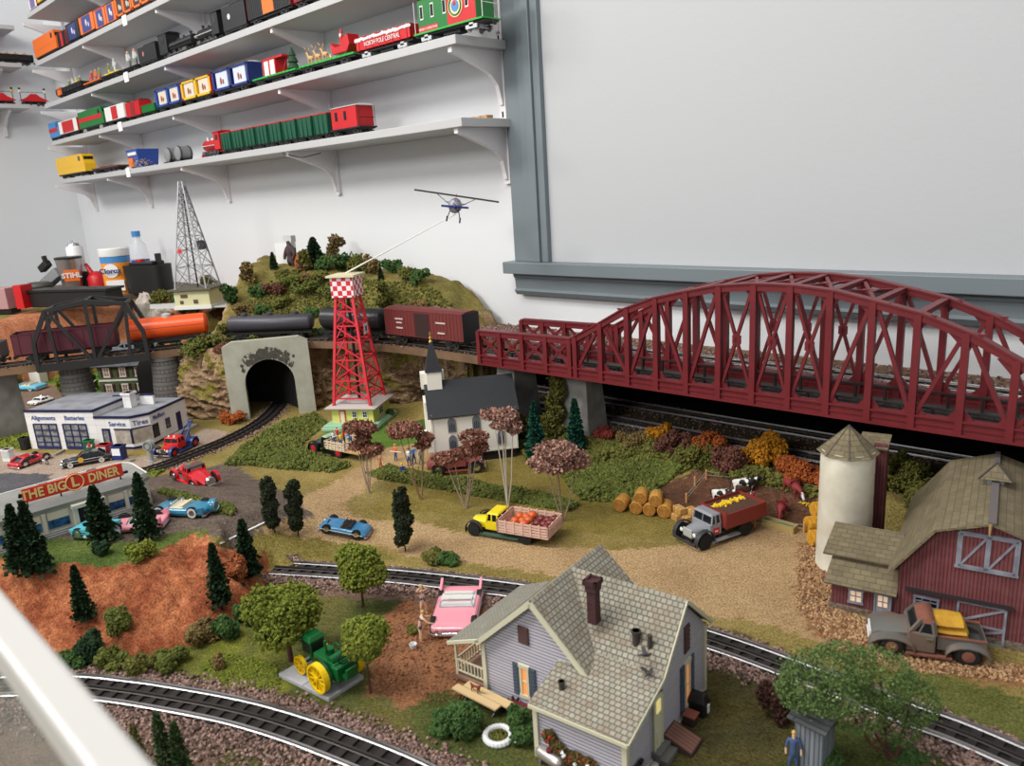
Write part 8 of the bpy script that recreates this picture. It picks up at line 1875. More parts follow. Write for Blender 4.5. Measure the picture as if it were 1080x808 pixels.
B = [(127,662,26,24,f_gr,'round yellow-green bush on the clay face'),(95,698,26,32,f_con,'round dark green bush at the foot of the clay bank'),(150,588,26,20,f_lime,'yellow-green bush on the grass strip above the clay'),(109,584,16,18,f_con,'small dark bush below the doorway conifer'),(75,706,22,20,f_mg,'low green bush at the left end of the foot hedge'),(212,677,30,24,f_auto,'pale olive bush near the right end of the foot hedge'),(240,672,30,30,f_mg,'dark green bush below the shoulder conifer'),(262,655,26,26,f_mg,'green bush behind the large lime tree'),(182,702,34,22,f_gr,'bright olive bush in the middle of the foot hedge'),(150,704,30,20,f_ol,'olive bush in the middle of the foot hedge'),(118,704,26,20,f_gr,'olive bush beside the round dark bush'),(232,705,10,22,f_auto,'thin rusty shrub on the front lawn'),(248,608,24,26,F('clay_shrub',(128,72,44),(160,98,62)),'rust coloured shrub at the end of the clay bank'),(436,667,12,10,f_ol,'tiny plant at the edge of the soil yard'),
(487,768,46,34,f_mg,'bright green bush by the tyre planter'),(466,775,20,14,f_mg,'low green tuft left of the tyre planter'),(548,778,34,34,f_mg,'dark green bush behind the propane tank'),(474,595,28,12,f_mg,'low green clump on the gravel before the track'),(462,590,36,10,f_ol,'flat olive clump at the gravel edge'),(860,806,40,26,f_mg,'green bush at the foot of the outhouse'),(354,417,24,26,f_mg,'dark green bush behind the yellow pump house'),(240,441,22,16,f_rust,'orange bush beside the tunnel portal, left of a pair'),(247,446,24,14,f_rust,'orange bush beside the tunnel portal, right of a pair'),(452,432,18,10,f_gold,'orange-gold bush left of the church'),(12,412,26,24,f_ol,'olive bush behind the pale blue car'),(92,412,30,36,f_gr,'leafy green bush between the stone pillars'),(72,416,20,30,f_lime,'yellow-green bush beside the left stone pillar'),(175,398,30,24,f_mg,'green bush near the slim pillar'),(408,440,16,10,f_mg,'small green bush on the bright lawn'),(848,600,0,0,None,'')]
for k, (px, py, w_, h, mt, lab) in enumerate(B):
 if mt: bush(lab, px, py, w_, h, mt, k+1, int(300+w_*h*1.1), .0034 if py > 560 else .0048)
# autumn bushes beside the low line, one by one
for k,(px,py,w_,h,mt,lab) in enumerate(((552,462,34,34,f_ol,'olive bush right of the church'),(640,462,24,12,F('red',(98,40,34),(126,56,46)),'small red bush at the foot of the pier'),(668,470,34,22,f_auto,'brownish bush right of the red one'),(695,464,36,22,f_gold,'golden bush right of the pier'),(714,474,40,28,f_mar,'dull maroon bush behind the hay bales'),(750,480,40,28,f_rust,'rust red bush beyond the cattle pen'),(770,494,44,32,f_mar,'maroon brown bush at the back of the pen'),(806,493,54,36,f_gold,'large gold bush beyond the cattle pen'),(840,506,44,30,f_rust,'rust orange bush beyond the red cow'),(866,515,30,24,f_rust,'rust bush touching the silo'),(730,490,40,26,f_ol,'olive bush behind the pen fence'),(790,508,34,18,f_ol,'dark olive bush at the pen corner'),(945,520,50,46,f_ol,'olive bush seen between silo chute and barn'),(970,540,30,40,f_ol,'olive bush against the barn roof edge'))):
 bush(lab, px, py, w_, h, mt, 40+k, int(500+w_*h*.8), .0042, 'autumn bushes along the low line')
def ivy():
 r = np.random.default_rng(5);t = thing('ivy','green ivy climbing the concrete pier behind the cone trees','climbing plant',tuple(Gz(618,470)),0)
 P0 = np.array(t.location); P = []
 for k in range(15): z = .03+.15*(1-k/15);P.append((-1.105-P0[0]+r.normal(0,.006)-.03*(k/15),1.275-P0[1],z,.014+.016*k/15,.014,.014))
 scatter('ivy_leaves',blobs(P,3000,r),.0048,f_ol,t,'leaf',seed=6);m = MB();q = (-1.11-P0[0],1.278-P0[1]);m.tube([(*q,0),(q[0]+.004,q[1],.08),(*q,.16)],.0016,6);m.build('ivy_stem',bark,t)
ivy()
# ground cover
patch('low yellow-green ground cover between the tunnel track and the stake truck',((250,476),(290,448),(330,436),(345,446),(318,470),(345,480),(372,492),(352,499),(305,496),(262,492),(236,492)),3600,f_gr,.0052,.011,1)
patch('dark low hedge along the far edge of the brown tree lawn',((384,499),(410,492),(450,500),(520,512),(590,524),(612,533),(600,540),(540,530),(470,518),(400,506)),3200,f_gr,.0046,.010,2)
patch('thick green ground cover behind the hay bales',((590,500),(622,478),(660,468),(700,480),(738,492),(712,502),(690,516),(700,526),(664,524),(648,530),(612,528)),7500,f_gr,.0056,.018,3)
patch('dark shrubbery on the slope below the low line',((545,470),(600,462),(650,462),(700,472),(760,492),(860,520),(868,528),(800,512),(735,496),(690,485),(620,490),(560,492)),6500,f_ol,.0056,.024,4)
patch('narrow hedge strip between the turquoise car and the red coupe',((166,520),(172,516),(200,524),(240,534),(250,540),(244,545),(205,534)),1500,f_gr,.0042,.010,5)
patch('green ground cover at the left edge behind the filling station',((-10,472),(2,448),(26,436),(32,470),(14,474)),1100,f_lime,.007,.016,6)
patch('yellow-green flocking on the lawn left of the tractor',((214,700),(240,690),(290,700),(296,722),(250,728),(215,716)),1500,f_lime,.0026,.002,7)
patch('fallen leaves and coarse gravel around the silo and barn',((842,575),(864,575),(884,640),(1000,690),(1090,706),(1090,722),(940,706),(880,684),(840,640)),3000,F('leaf_litter',(124,88,60),(192,158,120)),.0028,.0024,8,name='leaf_litter',cat='leaf litter')
patch('loose brown gravel around the soil yard',((385,690),(420,642),(446,616),(560,630),(590,655),(560,735),(430,742),(390,728)),1500,F('soil_gravel',(112,74,52),(160,112,82)),.0026,.0015,9,name='loose_gravel',cat='gravel')
patch('green ground cover at the edge of the filling station lawn',((150,500),(168,492),(176,494),(162,504)),260,f_lime,.004,.006,10)
patch('bright green hedge along the house lawn edge',((925,795),(945,780),(985,800),(960,812)),500,f_mg,.003,.004,11)
# vegetation of the mountain, each tree and bush where it stands
def mt_at(px, py): return GM(px, py)
MTN = [(263,303,276,16,f_auto,'c','tan leafy tree at the left end of the mountain'),(245,325,300,14,f_mg,'c','dark green tree at the left foot of the mountain'),(322,287,264,11,f_ol,'c','olive tree right behind the gorilla figure'),(333,281,251,20,f_con,'k','dense dark green fir at the mountain top'),(356,276,247,17,f_auto,'c','twisted tan tree on the mountain ridge'),(289,284,266,8,f_con,'k','tiny dark fir left of the gorilla figure'),(402,296,283,7,f_con,'k','tiny dark fir right of the checkered tank'),(408,330,297,16,f_ol,'c','tall olive shrub on the mountain slope right of the tower'),(192,338,305,14,f_mg,'c','dark green tree standing on the orange ground'),(155,314,301,11,f_gr,'c','small round green tree by the black case'),(222,312,290,17,f_ol,'c','olive tree leaning on the radio hut')]
for k, (px, py, tp, w_, mt, ty, lab) in enumerate(MTN):
 P = mt_at(px, py); s = float(np.linalg.norm(P-ORI))/FOC; h = htop(P, tp)
 if ty == 'k': conifer(lab, P, h, w_*s, mat=mt, n=1300, seed=k+60, fat=.55, sz=w_*s*.16)
 else: rr = random.Random(k);lump_tree(lab,P,[((rr.random()-.5)*w_*s*.5,(rr.random()-.5)*w_*s*.5,h*(.35+.12*j),w_*s*.34,w_*s*.32,h*.16) for j in range(5)],h*.4,.0018,mt,900,k+60,'trees on the mountain','hill_tree',.0065,'leaf')
BS = [(345,285,24,16,f_mg),(362,284,24,18,f_mg),(378,286,26,18,f_ol),(393,288,18,20,f_auto),(412,287,22,14,f_mg),(430,296,22,14,f_ol),(442,298,20,14,f_mg),(299,295,16,10,f_ol),(326,297,24,9,f_auto),(340,296,26,10,f_ol),(310,300,30,10,f_gr),(290,312,22,14,f_mar),(272,315,16,14,f_mg),(326,310,30,14,f_gr),(350,312,26,10,f_gr),(300,322,24,10,f_ol),(277,330,14,9,f_mg),(255,330,18,10,f_auto),(330,335,14,10,f_mg),(360,330,18,14,f_ol),(440,330,20,14,f_auto),(318,355,26,14,f_ol),(296,354,20,10,f_gr),(270,358,34,10,f_gr),(342,354,14,9,f_mg),(245,352,24,12,f_ol),(225,366,30,16,f_ol),(205,376,30,18,f_gr),(236,372,20,10,f_mar),(170,322,22,16,f_ol),(232,336,16,12,f_mar),(205,330,14,10,f_mg),(190,376,16,18,f_gr),(265,345,30,8,f_auto),(380,352,18,8,f_gr),(430,356,14,7,f_gr)]
words = {id(f_mg): 'dark green',id(f_ol): 'olive',id(f_auto): 'tan brown',id(f_gr): 'yellow-green',id(f_mar): 'reddish brown'}
for k, (px, py, w_, h, mt) in enumerate(BS):
 wh = 'on the mountain ridge' if py < 300 else ('on the mountain slope' if py < 340 else 'on the rock ledge by the upper track')
 bush(f'{words[id(mt)]} bush {wh}',0,0,w_*1.1,h*1.2,mt,80+k,420,.0058,f'{words[id(mt)]} bushes {wh}',P=mt_at(px,py),name='hill_bush')
patch('olive scrub scattered over the mountain slope',((262,320),(285,298),(315,285),(400,296),(460,305),(480,330),(400,335),(330,338),(262,335)),2600,f_ol,.0062,.006,21,zf=1,lump=30)
patch('green scrub along the rock ledge above the tunnel portal',((240,356),(300,349),(345,350),(345,357),(250,362)),900,f_gr,.0058,.008,22,zf=1)
# white boulders on the orange ground
wr = M('white_rock', (200, 190, 180), .9, c2=(170, 158, 148), scale=40, bump=.004, bscale=50)
for k,(px,py,w_,h) in enumerate(((156,338,26,26),(172,340,28,16),(208,342,16,9),(228,330,16,16),(236,318,12,14))):
 P = mt_at(px,py);s = float(np.linalg.norm(P-ORI))/FOC;m = MB();m.ball((0,0,h*s*.4),(w_*s/2,w_*s*.4,h*s*.55),12,8);r = random.Random(k);m.v = [(a*r.uniform(.82,1.14),b*r.uniform(.82,1.14),c*r.uniform(.85,1.12)) for a,b,c in m.v];o = m.build('boulder',wr);o.location = tuple(P);tag(o,['tall pale boulder behind the orange tank car','wide streaked pale boulder behind the orange tank car','small pale boulder behind the orange tank car','pale rock slab below the radio hut','pale rock at the foot of the mountain'][k],'boulder')
o = thing('road_strip','pale road strip on the upper level in front of the radio hut','road',(0,0,0));m = MB();q = [Gz(x,y,.2435) for x,y in ((158,321),(195,319),(246,318),(240,323),(195,324.5),(158,325))];m.slab(q,.003);m.build('road_surface',M('road_pale',(190,190,186),.8),o)
# PEOPLE AND ANIMALS
skinm = M('skin',(224,184,152),.6);hairy = M('hair_blonde',(206,170,90),.8);hairb = M('hair_brown',(70,46,32),.8)
def skin_mesh(name, J, E_, mats, par, pick, sub=1):
 """one continuous surface grown over a jointed skeleton; pick(face centre) gives the material slot"""
 me = bpy.data.meshes.new('t');K = list(J);me.from_pydata([J[k][:3] for k in K],[(K.index(a),K.index(b)) for a,b in E_],[]);o = bpy.data.objects.new('t',me);COL.objects.link(o)
 bm = bmesh.new(); bm.from_mesh(me); ly = bm.verts.layers.skin.verify(); bm.verts.ensure_lookup_table()
 for i,k in enumerate(K): r = J[k][3:];v = bm.verts[i][ly];v.radius = (r[0],r[1] if len(r) > 1 else r[0]);v.use_root = (i == 0)
 bm.to_mesh(me); bm.free()
 o.modifiers.new('s','SKIN').use_smooth_shade = True;u = o.modifiers.new('u','SUBSURF');u.levels = sub;u.render_levels = sub
 m2 = bpy.data.meshes.new_from_object(o.evaluated_get(bpy.context.evaluated_depsgraph_get()));bpy.data.objects.remove(o);m2.materials.clear()
 for m in mats: m2.materials.append(m)
 for p in m2.polygons: p.material_index = pick(p.center); p.use_smooth = True
 b = bpy.data.objects.new(name, m2); COL.objects.link(b); b.parent = par; return b
def person(label,loc,rz,h=.04,pants=navy,shirt=whiteP,hair=hairb,arms='down',sit=False,bare=False,hat=None,group=None,bend=0):
 t = thing('person', label, 'person', tuple(loc), rz, group); s = h; hz = .52*s if not sit else .14*s; J = {}
 def a(k, x, y, z, r): J[k] = (x*s, y*s, z*s+(0 if not sit else 0), r*s)
 z0 = hz/s; bx = bend
 a('pel',0,0,z0,.075);a('bel',bx*.1,0,z0+.12,.068);a('che',bx*.22,0,z0+.24,.082);a('nek',bx*.3,0,z0+.33,.03);a('hd0',bx*.34,0,z0+.37,.046);a('hd1',bx*.37,0,z0+.44,.05)
 E_ = [('pel', 'bel'), ('bel', 'che'), ('che', 'nek'), ('nek', 'hd0'), ('hd0', 'hd1')]
 for q, sg in (('l', 1), ('r', -1)):
  if sit: a('k'+q,.25,sg*.09,z0-.0,.045);a('f'+q,.27,sg*.09,z0-.1,.03);a('t'+q,.36,sg*.09,z0-.12,.025)
  else: a('k'+q, .02, sg*.075, .27, .044); a('f'+q, 0, sg*.08, .035, .03); a('t'+q, .09, sg*.085, .02, .025)
  E_ += [('pel', 'k'+q), ('k'+q, 'f'+q), ('f'+q, 't'+q)]; X = bx*.26
  el,ha = {'down': ((.02,.16,z0+.1),(.06,.16,z0-.04)),'hip': ((-.02,.22,z0+.12),(.05,.11,z0+.06)),'out': ((.12,.2,z0+.16),(.26,.22,z0+.12)),'front': ((.06,.15,z0+.12),(.19,.07,z0+.14)),'up': ((.04,.18,z0+.32),(.02,.05,z0+.42))}[arms]
  a('s'+q,X,sg*.11,z0+.285,.036);a('e'+q,X+el[0],sg*el[1],el[2],.027);a('h'+q,X+ha[0],sg*ha[1],ha[2],.022);a('g'+q,X+ha[0]*1.12+.02,sg*ha[1],ha[2]-.02,.016);E_ += [('che','s'+q),('s'+q,'e'+q),('e'+q,'h'+q),('h'+q,'g'+q)]
 top = z0+.34
 def pick(c):
  x, y, z = c[0]/s, c[1]/s, c[2]/s
  if z > top-.015: return 0
  if bare: return 1 if (z0-.05 < z < z0+.035 and abs(y) < .12) else (2 if z0+.2 < z < z0+.27 and abs(y) < .1 else 0)
  if z < .035 and not sit: return 3
  if z < z0+.02 and abs(y) < .135: return 1
  return 0 if (abs(y) > .1 and z < z0+.07) and arms == 'down' else 2
 skin_mesh('body', J, E_, [skinm, pants, shirt, blackp], t, pick)
 hx = bx*.37*s; zt = (z0+.44)*s
 m = MB();m.use(hair);m.ball((hx-.012*s,0,zt+.014*s),(.052*s,.052*s,.052*s),12,8);m.build('hair',None,t,smooth=True)
 m = MB(); m.use(skinm); m.ball((hx+.05*s, 0, zt-.014*s), (.012*s, .009*s, .014*s), 6, 5); m.use(hairb)
 for y in (-.02, .02): m.ball((hx+.044*s, y*s, zt+.002*s), (.006*s, .007*s, .006*s), 6, 4)
 m.build('face', None, t)
 if hat: m = MB();m.lathe([(.095*s,zt+.03*s),(.095*s,zt+.036*s),(.052*s,zt+.04*s),(.045*s,zt+.085*s),(.01*s,zt+.09*s)],16,(hx,0,0));m.build('hat',hat,t,smooth=True)
 return t
VW = math.atan2(-1, 1)   # facing the viewer
jean = paint('jeans', (70, 92, 134), .8); tealc = M('bikini_blue', (60, 76, 120), .7)
person('woman in blue shorts standing at the tail of the pink car',G(447,647),VW+.4,.046,tealc,tealc,hairy,'up',bare=True)
person('woman in a blue bikini reaching out to polish the nose of the pink car',G(444,677),VW+1.9,.046,tealc,tealc,hairy,'out',bare=True,bend=.4)
P = G(436,684);t = thing('wash_bucket','tiny white wash bucket on the soil beside the stooping woman','bucket',tuple(P));MB().lathe([(.004,0),(.0052,.007),(.0046,.007),(.0036,.001)],16).build('bucket',whiteP,t);m = MB();m.torus((0,0,.007),.0054,.0004,18,5);m.build('rim',silverp,t)
person('man in an orange shirt holding a long pale pole near the stake truck',G(418,486),VW-.6,.04,jean,orange,hairb,'front',hat=M('straw_hat',(190,150,90),.8))
P = G(418,486);t = thing('pole','long pale pole held across the man in the orange shirt','pole',(P[0],P[1],P[2]+.0265));MB().bar((-.003,-.012,0),(.028,-.004,.001),.0014).build('pole',whiteP,t)
person('woman in a short tan dress walking on the path, by the thin brown tree',G(402,496),VW,.038,M('tan_dress',(186,118,84),.7),M('tan_dress',(186,118,84),.7),hairb)
person('man in blue overalls in the group at the path end, left figure',G(432,491),VW-.4,.041,jean,whiteP,hairb)
person('person in a light shirt and blue skirt in the middle of the path group',G(437,489),VW+.5,.042,jean,lblue,hairb,'front')
person('tall man in grey at the right of the path group',G(444,490),VW+.9,.041,sage,M('shirt_grey',(150,156,160),.8),hairb)
person('seated person in dark blue sitting on the grass below the path group',G(425,500),VW,.04,navy,navy,hairb,'front',sit=True,hat=figY)
for k,(x,y,c,sh) in enumerate(((.02,-.014,navy,red),(.008,.010,jean,whiteP),(-.004,-.012,pblack,red),(-.018,.012,jean,figY),(-.03,-.006,green,lblue),(-.05,.008,sage,navy))):
 person(['rider in red at the cab end of the stake truck bed','rider in white near the cab on the stake truck','rider in red and black in the middle of the stake truck','rider in yellow in the middle of the stake truck','rider in light blue at the open end of the stake bed','person in navy standing on the tail deck of the stake truck'][k],loc_on(STAKE,x,y,.0235),VW+k,.036,c,sh,hairb,'front' if k % 2 else 'out',group='riders on the stake truck')
P = G(836,812);person('blond farmer in blue dungarees standing in the outhouse doorway',P,VW-.3,.046,jean,jean,hairy,'down')
def cow(label, px, py, rz, mat, h=.03, graze=False, white_face=False, L=1.0, lie=False, group=None):
 P = G(px,py);s = h;t = thing('cow',label,'cow',(P[0],P[1],P[2]-(.3*h if lie else 0)),rz,group);J = {'c0': (0,0,.68*s,.27*s,.2*s),'c1': (.38*s,0,.70*s,.26*s,.19*s),'c2': (-.42*s,0,.70*s,.24*s,.2*s),'n': (.6*s,0,(.62 if graze else .86)*s,.11*s),'h0': ((.8 if graze else .78)*s,0,(.34 if graze else .98)*s,.085*s),'h1': ((.9 if graze else .98)*s,0,(.14 if graze else .9)*s,.05*s),'t0': (-.62*s,0,.8*s,.025*s),'t1': (-.68*s,0,.35*s,.02*s)}
 E_ = [('c0', 'c1'), ('c0', 'c2'), ('c1', 'n'), ('n', 'h0'), ('h0', 'h1'), ('c2', 't0'), ('t0', 't1')]
 for q, b, x in (('f', 'c1', .36), ('b', 'c2', -.42)):
  for sg in (-1,1): k = q+str(sg);J[k+'a'] = ((x+.02)*s,sg*.12*s,.42*s,.07*s);J[k+'b'] = ((x-(.04 if q == 'b' else -.02))*s,sg*.12*s,.22*s,.038*s);J[k+'c'] = (x*s,sg*.12*s,.03*s,.034*s);E_ += [(b,k+'a'),(k+'a',k+'b'),(k+'b',k+'c')]
 skin_mesh('body', J, E_, [mat, whiteP], t, lambda c: 1 if white_face and c[0] > .78*s else 0)
 m = MB()
 for sg in (-1,1): m.ball((J['h0'][0]-.03*s,sg*.12*s,J['h0'][2]+.04*s),(.02*s,.06*s,.03*s),6,5);m.cyl((J['h0'][0],sg*.05*s,J['h0'][2]+.07*s),(J['h0'][0]+.03*s,sg*.09*s,J['h0'][2]+.14*s),.014*s,.005*s,5)
 m.build('ears_and_horns', mat, t)
bw_ = M('cow_black_white',(22,22,24),.7,c2=(216,212,204),scale=110,detail=0);redc = M('cow_red',(128,44,46),.7)
cow('black and white cow lying beside the red truck bed',762,527,.2,bw_,.036,lie=True);cow('black and white cow standing in the middle of the pen',784,521,.5,bw_,.036);cow('small black and white calf behind the truck',779,531,.3,bw_,.02)
cow('red cow with a white face at the tail of the tipper truck',790,545,1.8,redc,.036,white_face=True);cow('red cow grazing at the right of the pen with a white face',835,524,-.5,redc,.038,graze=True,white_face=True);cow('red cow drinking from the wooden trough',825,545,-1.3,redc,.036,graze=True)
def gorilla():
 P = mt_at(309,281);s = htop(P,250);P = P-_un(P-ORI)*.015;s *= .98;t = thing('gorilla_figure','dark brown gorilla figure standing on the mountain top','figure',tuple(P),VW-.8)
 J = {'p': (0,0,.3*s,.14*s),'c': (.03*s,0,.55*s,.19*s),'n': (.06*s,0,.77*s,.05*s),'h': (.09*s,0,.9*s,.1*s)};E_ = [('p','c'),('c','n'),('n','h')]
 for q in (-1,1): k = str(q);J['k'+k] = (.05*s,q*.13*s,.16*s,.085*s);J['f'+k] = (0,q*.14*s,.02*s,.06*s);J['s'+k] = (.03*s,q*.22*s,.6*s,.075*s);J['e'+k] = (.06*s,q*.33*s,.42*s,.065*s);J['w'+k] = (.14*s,q*.26*s,.24*s,.05*s);E_ += [('p','k'+k),('k'+k,'f'+k),('c','s'+k),('s'+k,'e'+k),('e'+k,'w'+k)]
 skin_mesh('body', J, E_, [M('gorilla_brown', (72, 56, 56), .8, c2=(54, 42, 42), scale=60)], t, lambda c: 0)
 P = mt_at(305,283);h = htop(P,246)*1.04;P = P+_un(P-ORI)*.09;t = thing('white_tower_block','white square tower block with a grey top behind the gorilla figure','tower',(P[0],P[1],P[2]-.01),.5)
 MB().box(-.032,.024,-.02,.02,0,h*.82).build('block',white,t);MB().box(.0,.03,-.015,.015,h*.82,h).build('grey_top',M('panel_grey',(190,190,190),.6),t)
 P = mt_at(318,284);o = MB().ball((0,0,.02),(.024,.02,.034),10,7).build('orange_rock',M('rock_orange',(176,92,44),.9,c2=(60,44,36),scale=50));o.location = tuple(P);tag(o,'orange and black rock right of the gorilla figure','rock')
gorilla()
# FARM THINGS
hay = M('hay_gold',(196,146,68),.95,c2=(166,114,46),scale=240,bump=.0012,bscale=300);straw = M('bale_straw',(196,156,92),.95,c2=(170,128,70),scale=240,bump=.0012,bscale=300)
hb = None; P0 = G(653, 541)
for k,(px,py,z,lab) in enumerate(((653,540,0,'leftmost round hay bale on the ground'),(670,543,0,'second round hay bale on the ground, from the left'),(684,545,0,'third round hay bale on the ground, from the left'),(700,547,0,'large round hay bale next to the square bales'),(675,543,.0195,'upper left round hay bale of the stack'),(691,546,.0195,'upper right round hay bale of the stack'))):
 P = G(px, py)
 if hb is None:
  hb = thing('round_hay_bale',lab,'hay bale',(0,0,0),0,'round hay bales');R_ = .0125;MB().lathe([(.001,-.015),(R_*.93,-.015),(R_,-.0135),(R_*1.02,0),(R_,.0135),(R_*.93,.015),(.001,.015)],26,(0,0,R_),'x').build('bale',hay,hb,smooth=True);m = MB()
  for r_2 in (.3,.55,.8): m.torus((.0151,0,R_),R_*r_2,.0006,22,5,'x');m.torus((-.0151,0,R_),R_*r_2,.0006,22,5,'x')
  m.build('straw_spiral', M('hay_dark', (150, 100, 44), .95), hb); o = hb
 else: o = copy_tree(hb, label=lab)
 f = -1.32+k*.05;o.location = (P[0]-.013*math.cos(f),P[1]-.013*math.sin(f)+.002,z);o.rotation_euler = (0,0,f);o.scale = (1.05,)*3 if k in (3,0) else (.98,)*3
sb = None
for k,(px,py,z) in enumerate(((711,549,0),(721,551,0),(733,552,0),(715,549,.0125),(729,551,.0125),(742,550,0),(741,550,.0125))):
 P = G(px,py);lab = f'small square straw bale, {"upper" if z else "lower"} row, {["leftmost", "second from the left", "third from the left", "left", "middle", "nearest the truck", "right"][k]}'
 if sb is None: sb = thing('square_hay_bale',lab,'straw bale',(0,0,0),0,'square straw bales');MB().box(-.012,.012,-.0072,.0072,0,.0122).build('bale',straw,sb,bevel=.0016);m = MB();[m.box(x-.0004,x+.0004,-.0074,.0074,-.0001,.0125) for x in (-.005,.005)];m.build('twine',M('twine',(150,116,66),.9),sb);o = sb
 else: o = copy_tree(sb, label=lab)
 o.location = (P[0], P[1]+.006, z); o.rotation_euler = (0, 0, VW+.35+.05*(k % 3))
for k, (px, py, w_) in enumerate(((862, 575, 0), (858, 560, .0), (864, 556, .02))):
 P = G(px,py);t = thing('round_hay_bale',['yellow round bale against the silo, lowest','yellow round bale left of the silo foot','yellow round bale on top against the silo'][k],'hay bale',(P[0],P[1],w_),.9,'yellow bales by the silo');MB().lathe([(.001,-.013),(.012,-.013),(.0135,-.010),(.0135,.010),(.012,.013),(.001,.013)],22,(0,0,.0135),'x').build('bale',M('bale_yellow',(204,152,40),.9,c2=(176,120,26),scale=150,bump=.001),t,smooth=True)
pw = M('post_wood',(186,136,88),.85);FP = [(724,530),(733,512),(745,505),(788,509),(831,516),(880,524),(796,556),(848,562)]
FW = [G(*p) for p in FP]
for k,P in enumerate(FW): t = tag(MB().lathe([(.0022,-.003),(.002,.018),(.001,.0195)],10).build('fence_post',pw),['fence post nearest the square bales','fence post left of the pen corner','post at the back left pen corner','post behind the standing cow','post behind the grazing red cow','post at the pen end by the silo','post beside the tipper truck','post right of the trough'][k],'fence post','cattle pen posts');t.location = tuple(P)
for a,b,lab in ((2,3,'wire between the back left corner and the cow post'),(3,4,'wire between the two middle back posts'),(4,5,'wire from the red cow post to the silo'),(6,7,'low wire in front of the trough'),(0,2,'wire along the left side of the pen')):
 A,B = FW[a],FW[b];m = MB();[m.bar((A[0],A[1],A[2]+z),(B[0],B[1],B[2]+z),.0006) for z in (.008,.015)];tag(m.build('fence_wire',M('wire_pale',(150,158,140),.6)),lab,'wire','cattle pen wires')
P = G(822,557);t = thing('feed_trough','long wooden trough at the front of the cattle pen','trough',tuple(P),math.radians(-2));m = MB();m.use(M('trough_wood',(168,146,92),.85));[m.box(-.029,.029,y-.001,y+.001,.0,.012) for y in (-.008,.008)];[m.box(x-.001,x+.001,-.008,.008,0,.012) for x in (-.029,.029)];m.box(-.029,.029,-.008,.008,.003,.004);[m.box(-.0295,.0295,-.0098,-.009,z,z+.0012) for z in (.003,.0075,.011)];m.build('trough',None,t);MB().box(-.028,.028,-.007,.007,.004,.008).build('water',M('water_green',(90,120,100),.1),t)
tag(scatter('yellow_feed',np.random.default_rng(3).normal(0,1,(60,3))*[.006,.004,.0006]+G(850,531),.0016,M('grain_yellow',(226,190,40),.8)),'small patch of yellow feed before the grazing red cow','feed',kind='stuff')
# AROUND THE FARMHOUSE
def at_house(px, py, z=0): return Gz(px, py, z)
P = at_house(507,744);t = thing('plank_bench','pale two-plank table top on a dark stand beside the porch','table',tuple(P),math.atan2(*(G(527,749)-G(488,729))[[1,0]]));m = MB();m.box(-.036,.034,-.011,-.0005,.0135,.0155);m.box(-.028,.042,.0005,.012,.0135,.0155);m.build('planks',M('plank_pale',(206,178,132),.7),t);m = MB();[m.bar((x,y,0),(x,-y,.0135),.002) for x in (-.02,.026) for y in (-.009,.009)];m.build('legs',pblack,t)
def dog():
 q = loc_on(t,-.006,.0,.0155);d = thing('dog','small red-brown dog standing on the pale plank table','dog',q,VW+.9);s = .010;J = {'c': (0,0,.8*s,.16*s),'a': (.5*s,0,.85*s,.2*s),'b': (-.5*s,0,.8*s,.15*s),'n': (.7*s,0,1.15*s,.12*s),'h': (.85*s,0,1.3*s,.15*s),'m': (1.1*s,0,1.2*s,.08*s),'t': (-.9*s,0,1.1*s,.05*s)};E_ = [('c','a'),('c','b'),('a','n'),('n','h'),('h','m'),('b','t')]
 for k, b, x in (('f', 'a', .45), ('r', 'b', -.5)):
  for g_ in (-1,1): J[k+str(g_)] = ((x-.06)*s,g_*.16*s,.4*s,.07*s);J[k+str(g_)+'x'] = (x*s,g_*.16*s,.04*s,.06*s);E_ += [(b,k+str(g_)),(k+str(g_),k+str(g_)+'x')]
 skin_mesh('body', J, E_, [M('dog_brown', (118, 52, 36), .7)], d, lambda c: 0)
dog()
P = G(526,779);t = thing('tyre_planter','white tyre planter on the grass in front of the farmhouse','planter',tuple(P));m = MB();rs = []
for i in range(49): a = 2*PI*i/48;R_ = .0145+(.0006 if i % 2 else 0);rs.append([((R_+.0036*math.cos(q))*math.cos(a),(R_+.0036*math.cos(q))*math.sin(a),.0038+.0038*math.sin(q)) for q in [2*PI*j/8 for j in range(8)]])
m.rings(rs,caps=False);m.build('tyre',whiteP,t);scatter('plants',blobs([(0,0,.003,.011,.011,.003)],260,np.random.default_rng(1)),.002,f_ol,t,seed=2)
P = G(545,784);t = thing('garden_goose','white garden goose ornament by the tyre planter','goose',tuple(P),2.2);m = MB();m.ball((0,0,.006),(.006,.0032,.004));m.tube([(.004,0,.008),(.007,0,.011),(.0085,0,.013)],[.0014,.001,.001],6);m.ball((.009,0,.0135),(.0017,.0012,.0013),8,5);m.cyl((-.005,0,.007),(-.010,0,.009),.002,.0005,6);m.build('body',whiteP,t,smooth=True);MB().cyl((.0104,0,.0133),(.0125,0,.0128),.0006,.0002,6).build('beak',orange,t)
P = G(583,806);t = thing('propane_tank','silver propane tank lying at the farmhouse corner','tank',(P[0],P[1]-.004,0),math.radians(-2));m = MB();m.lathe([(.001,-.018),(.005,-.0165),(.0068,-.0135),(.007,0),(.0068,.0135),(.005,.0165),(.001,.018)],22,(0,0,.0115),'x');m.build('tank_shell',M('tank_silver',(196,190,184),.3,metal=.7),t,smooth=True);m = MB();m.lathe([(.0032,.0175),(.0036,.021),(.001,.0215)],14);m.build('valve_cap',M('cap_maroon',(108,34,44),.5),t);m = MB();[m.box(x-.0015,x+.0015,-.006,.006,0,.006) for x in (-.010,.010)];m.build('saddles',M('step_grey',(110,108,104),.85),t)
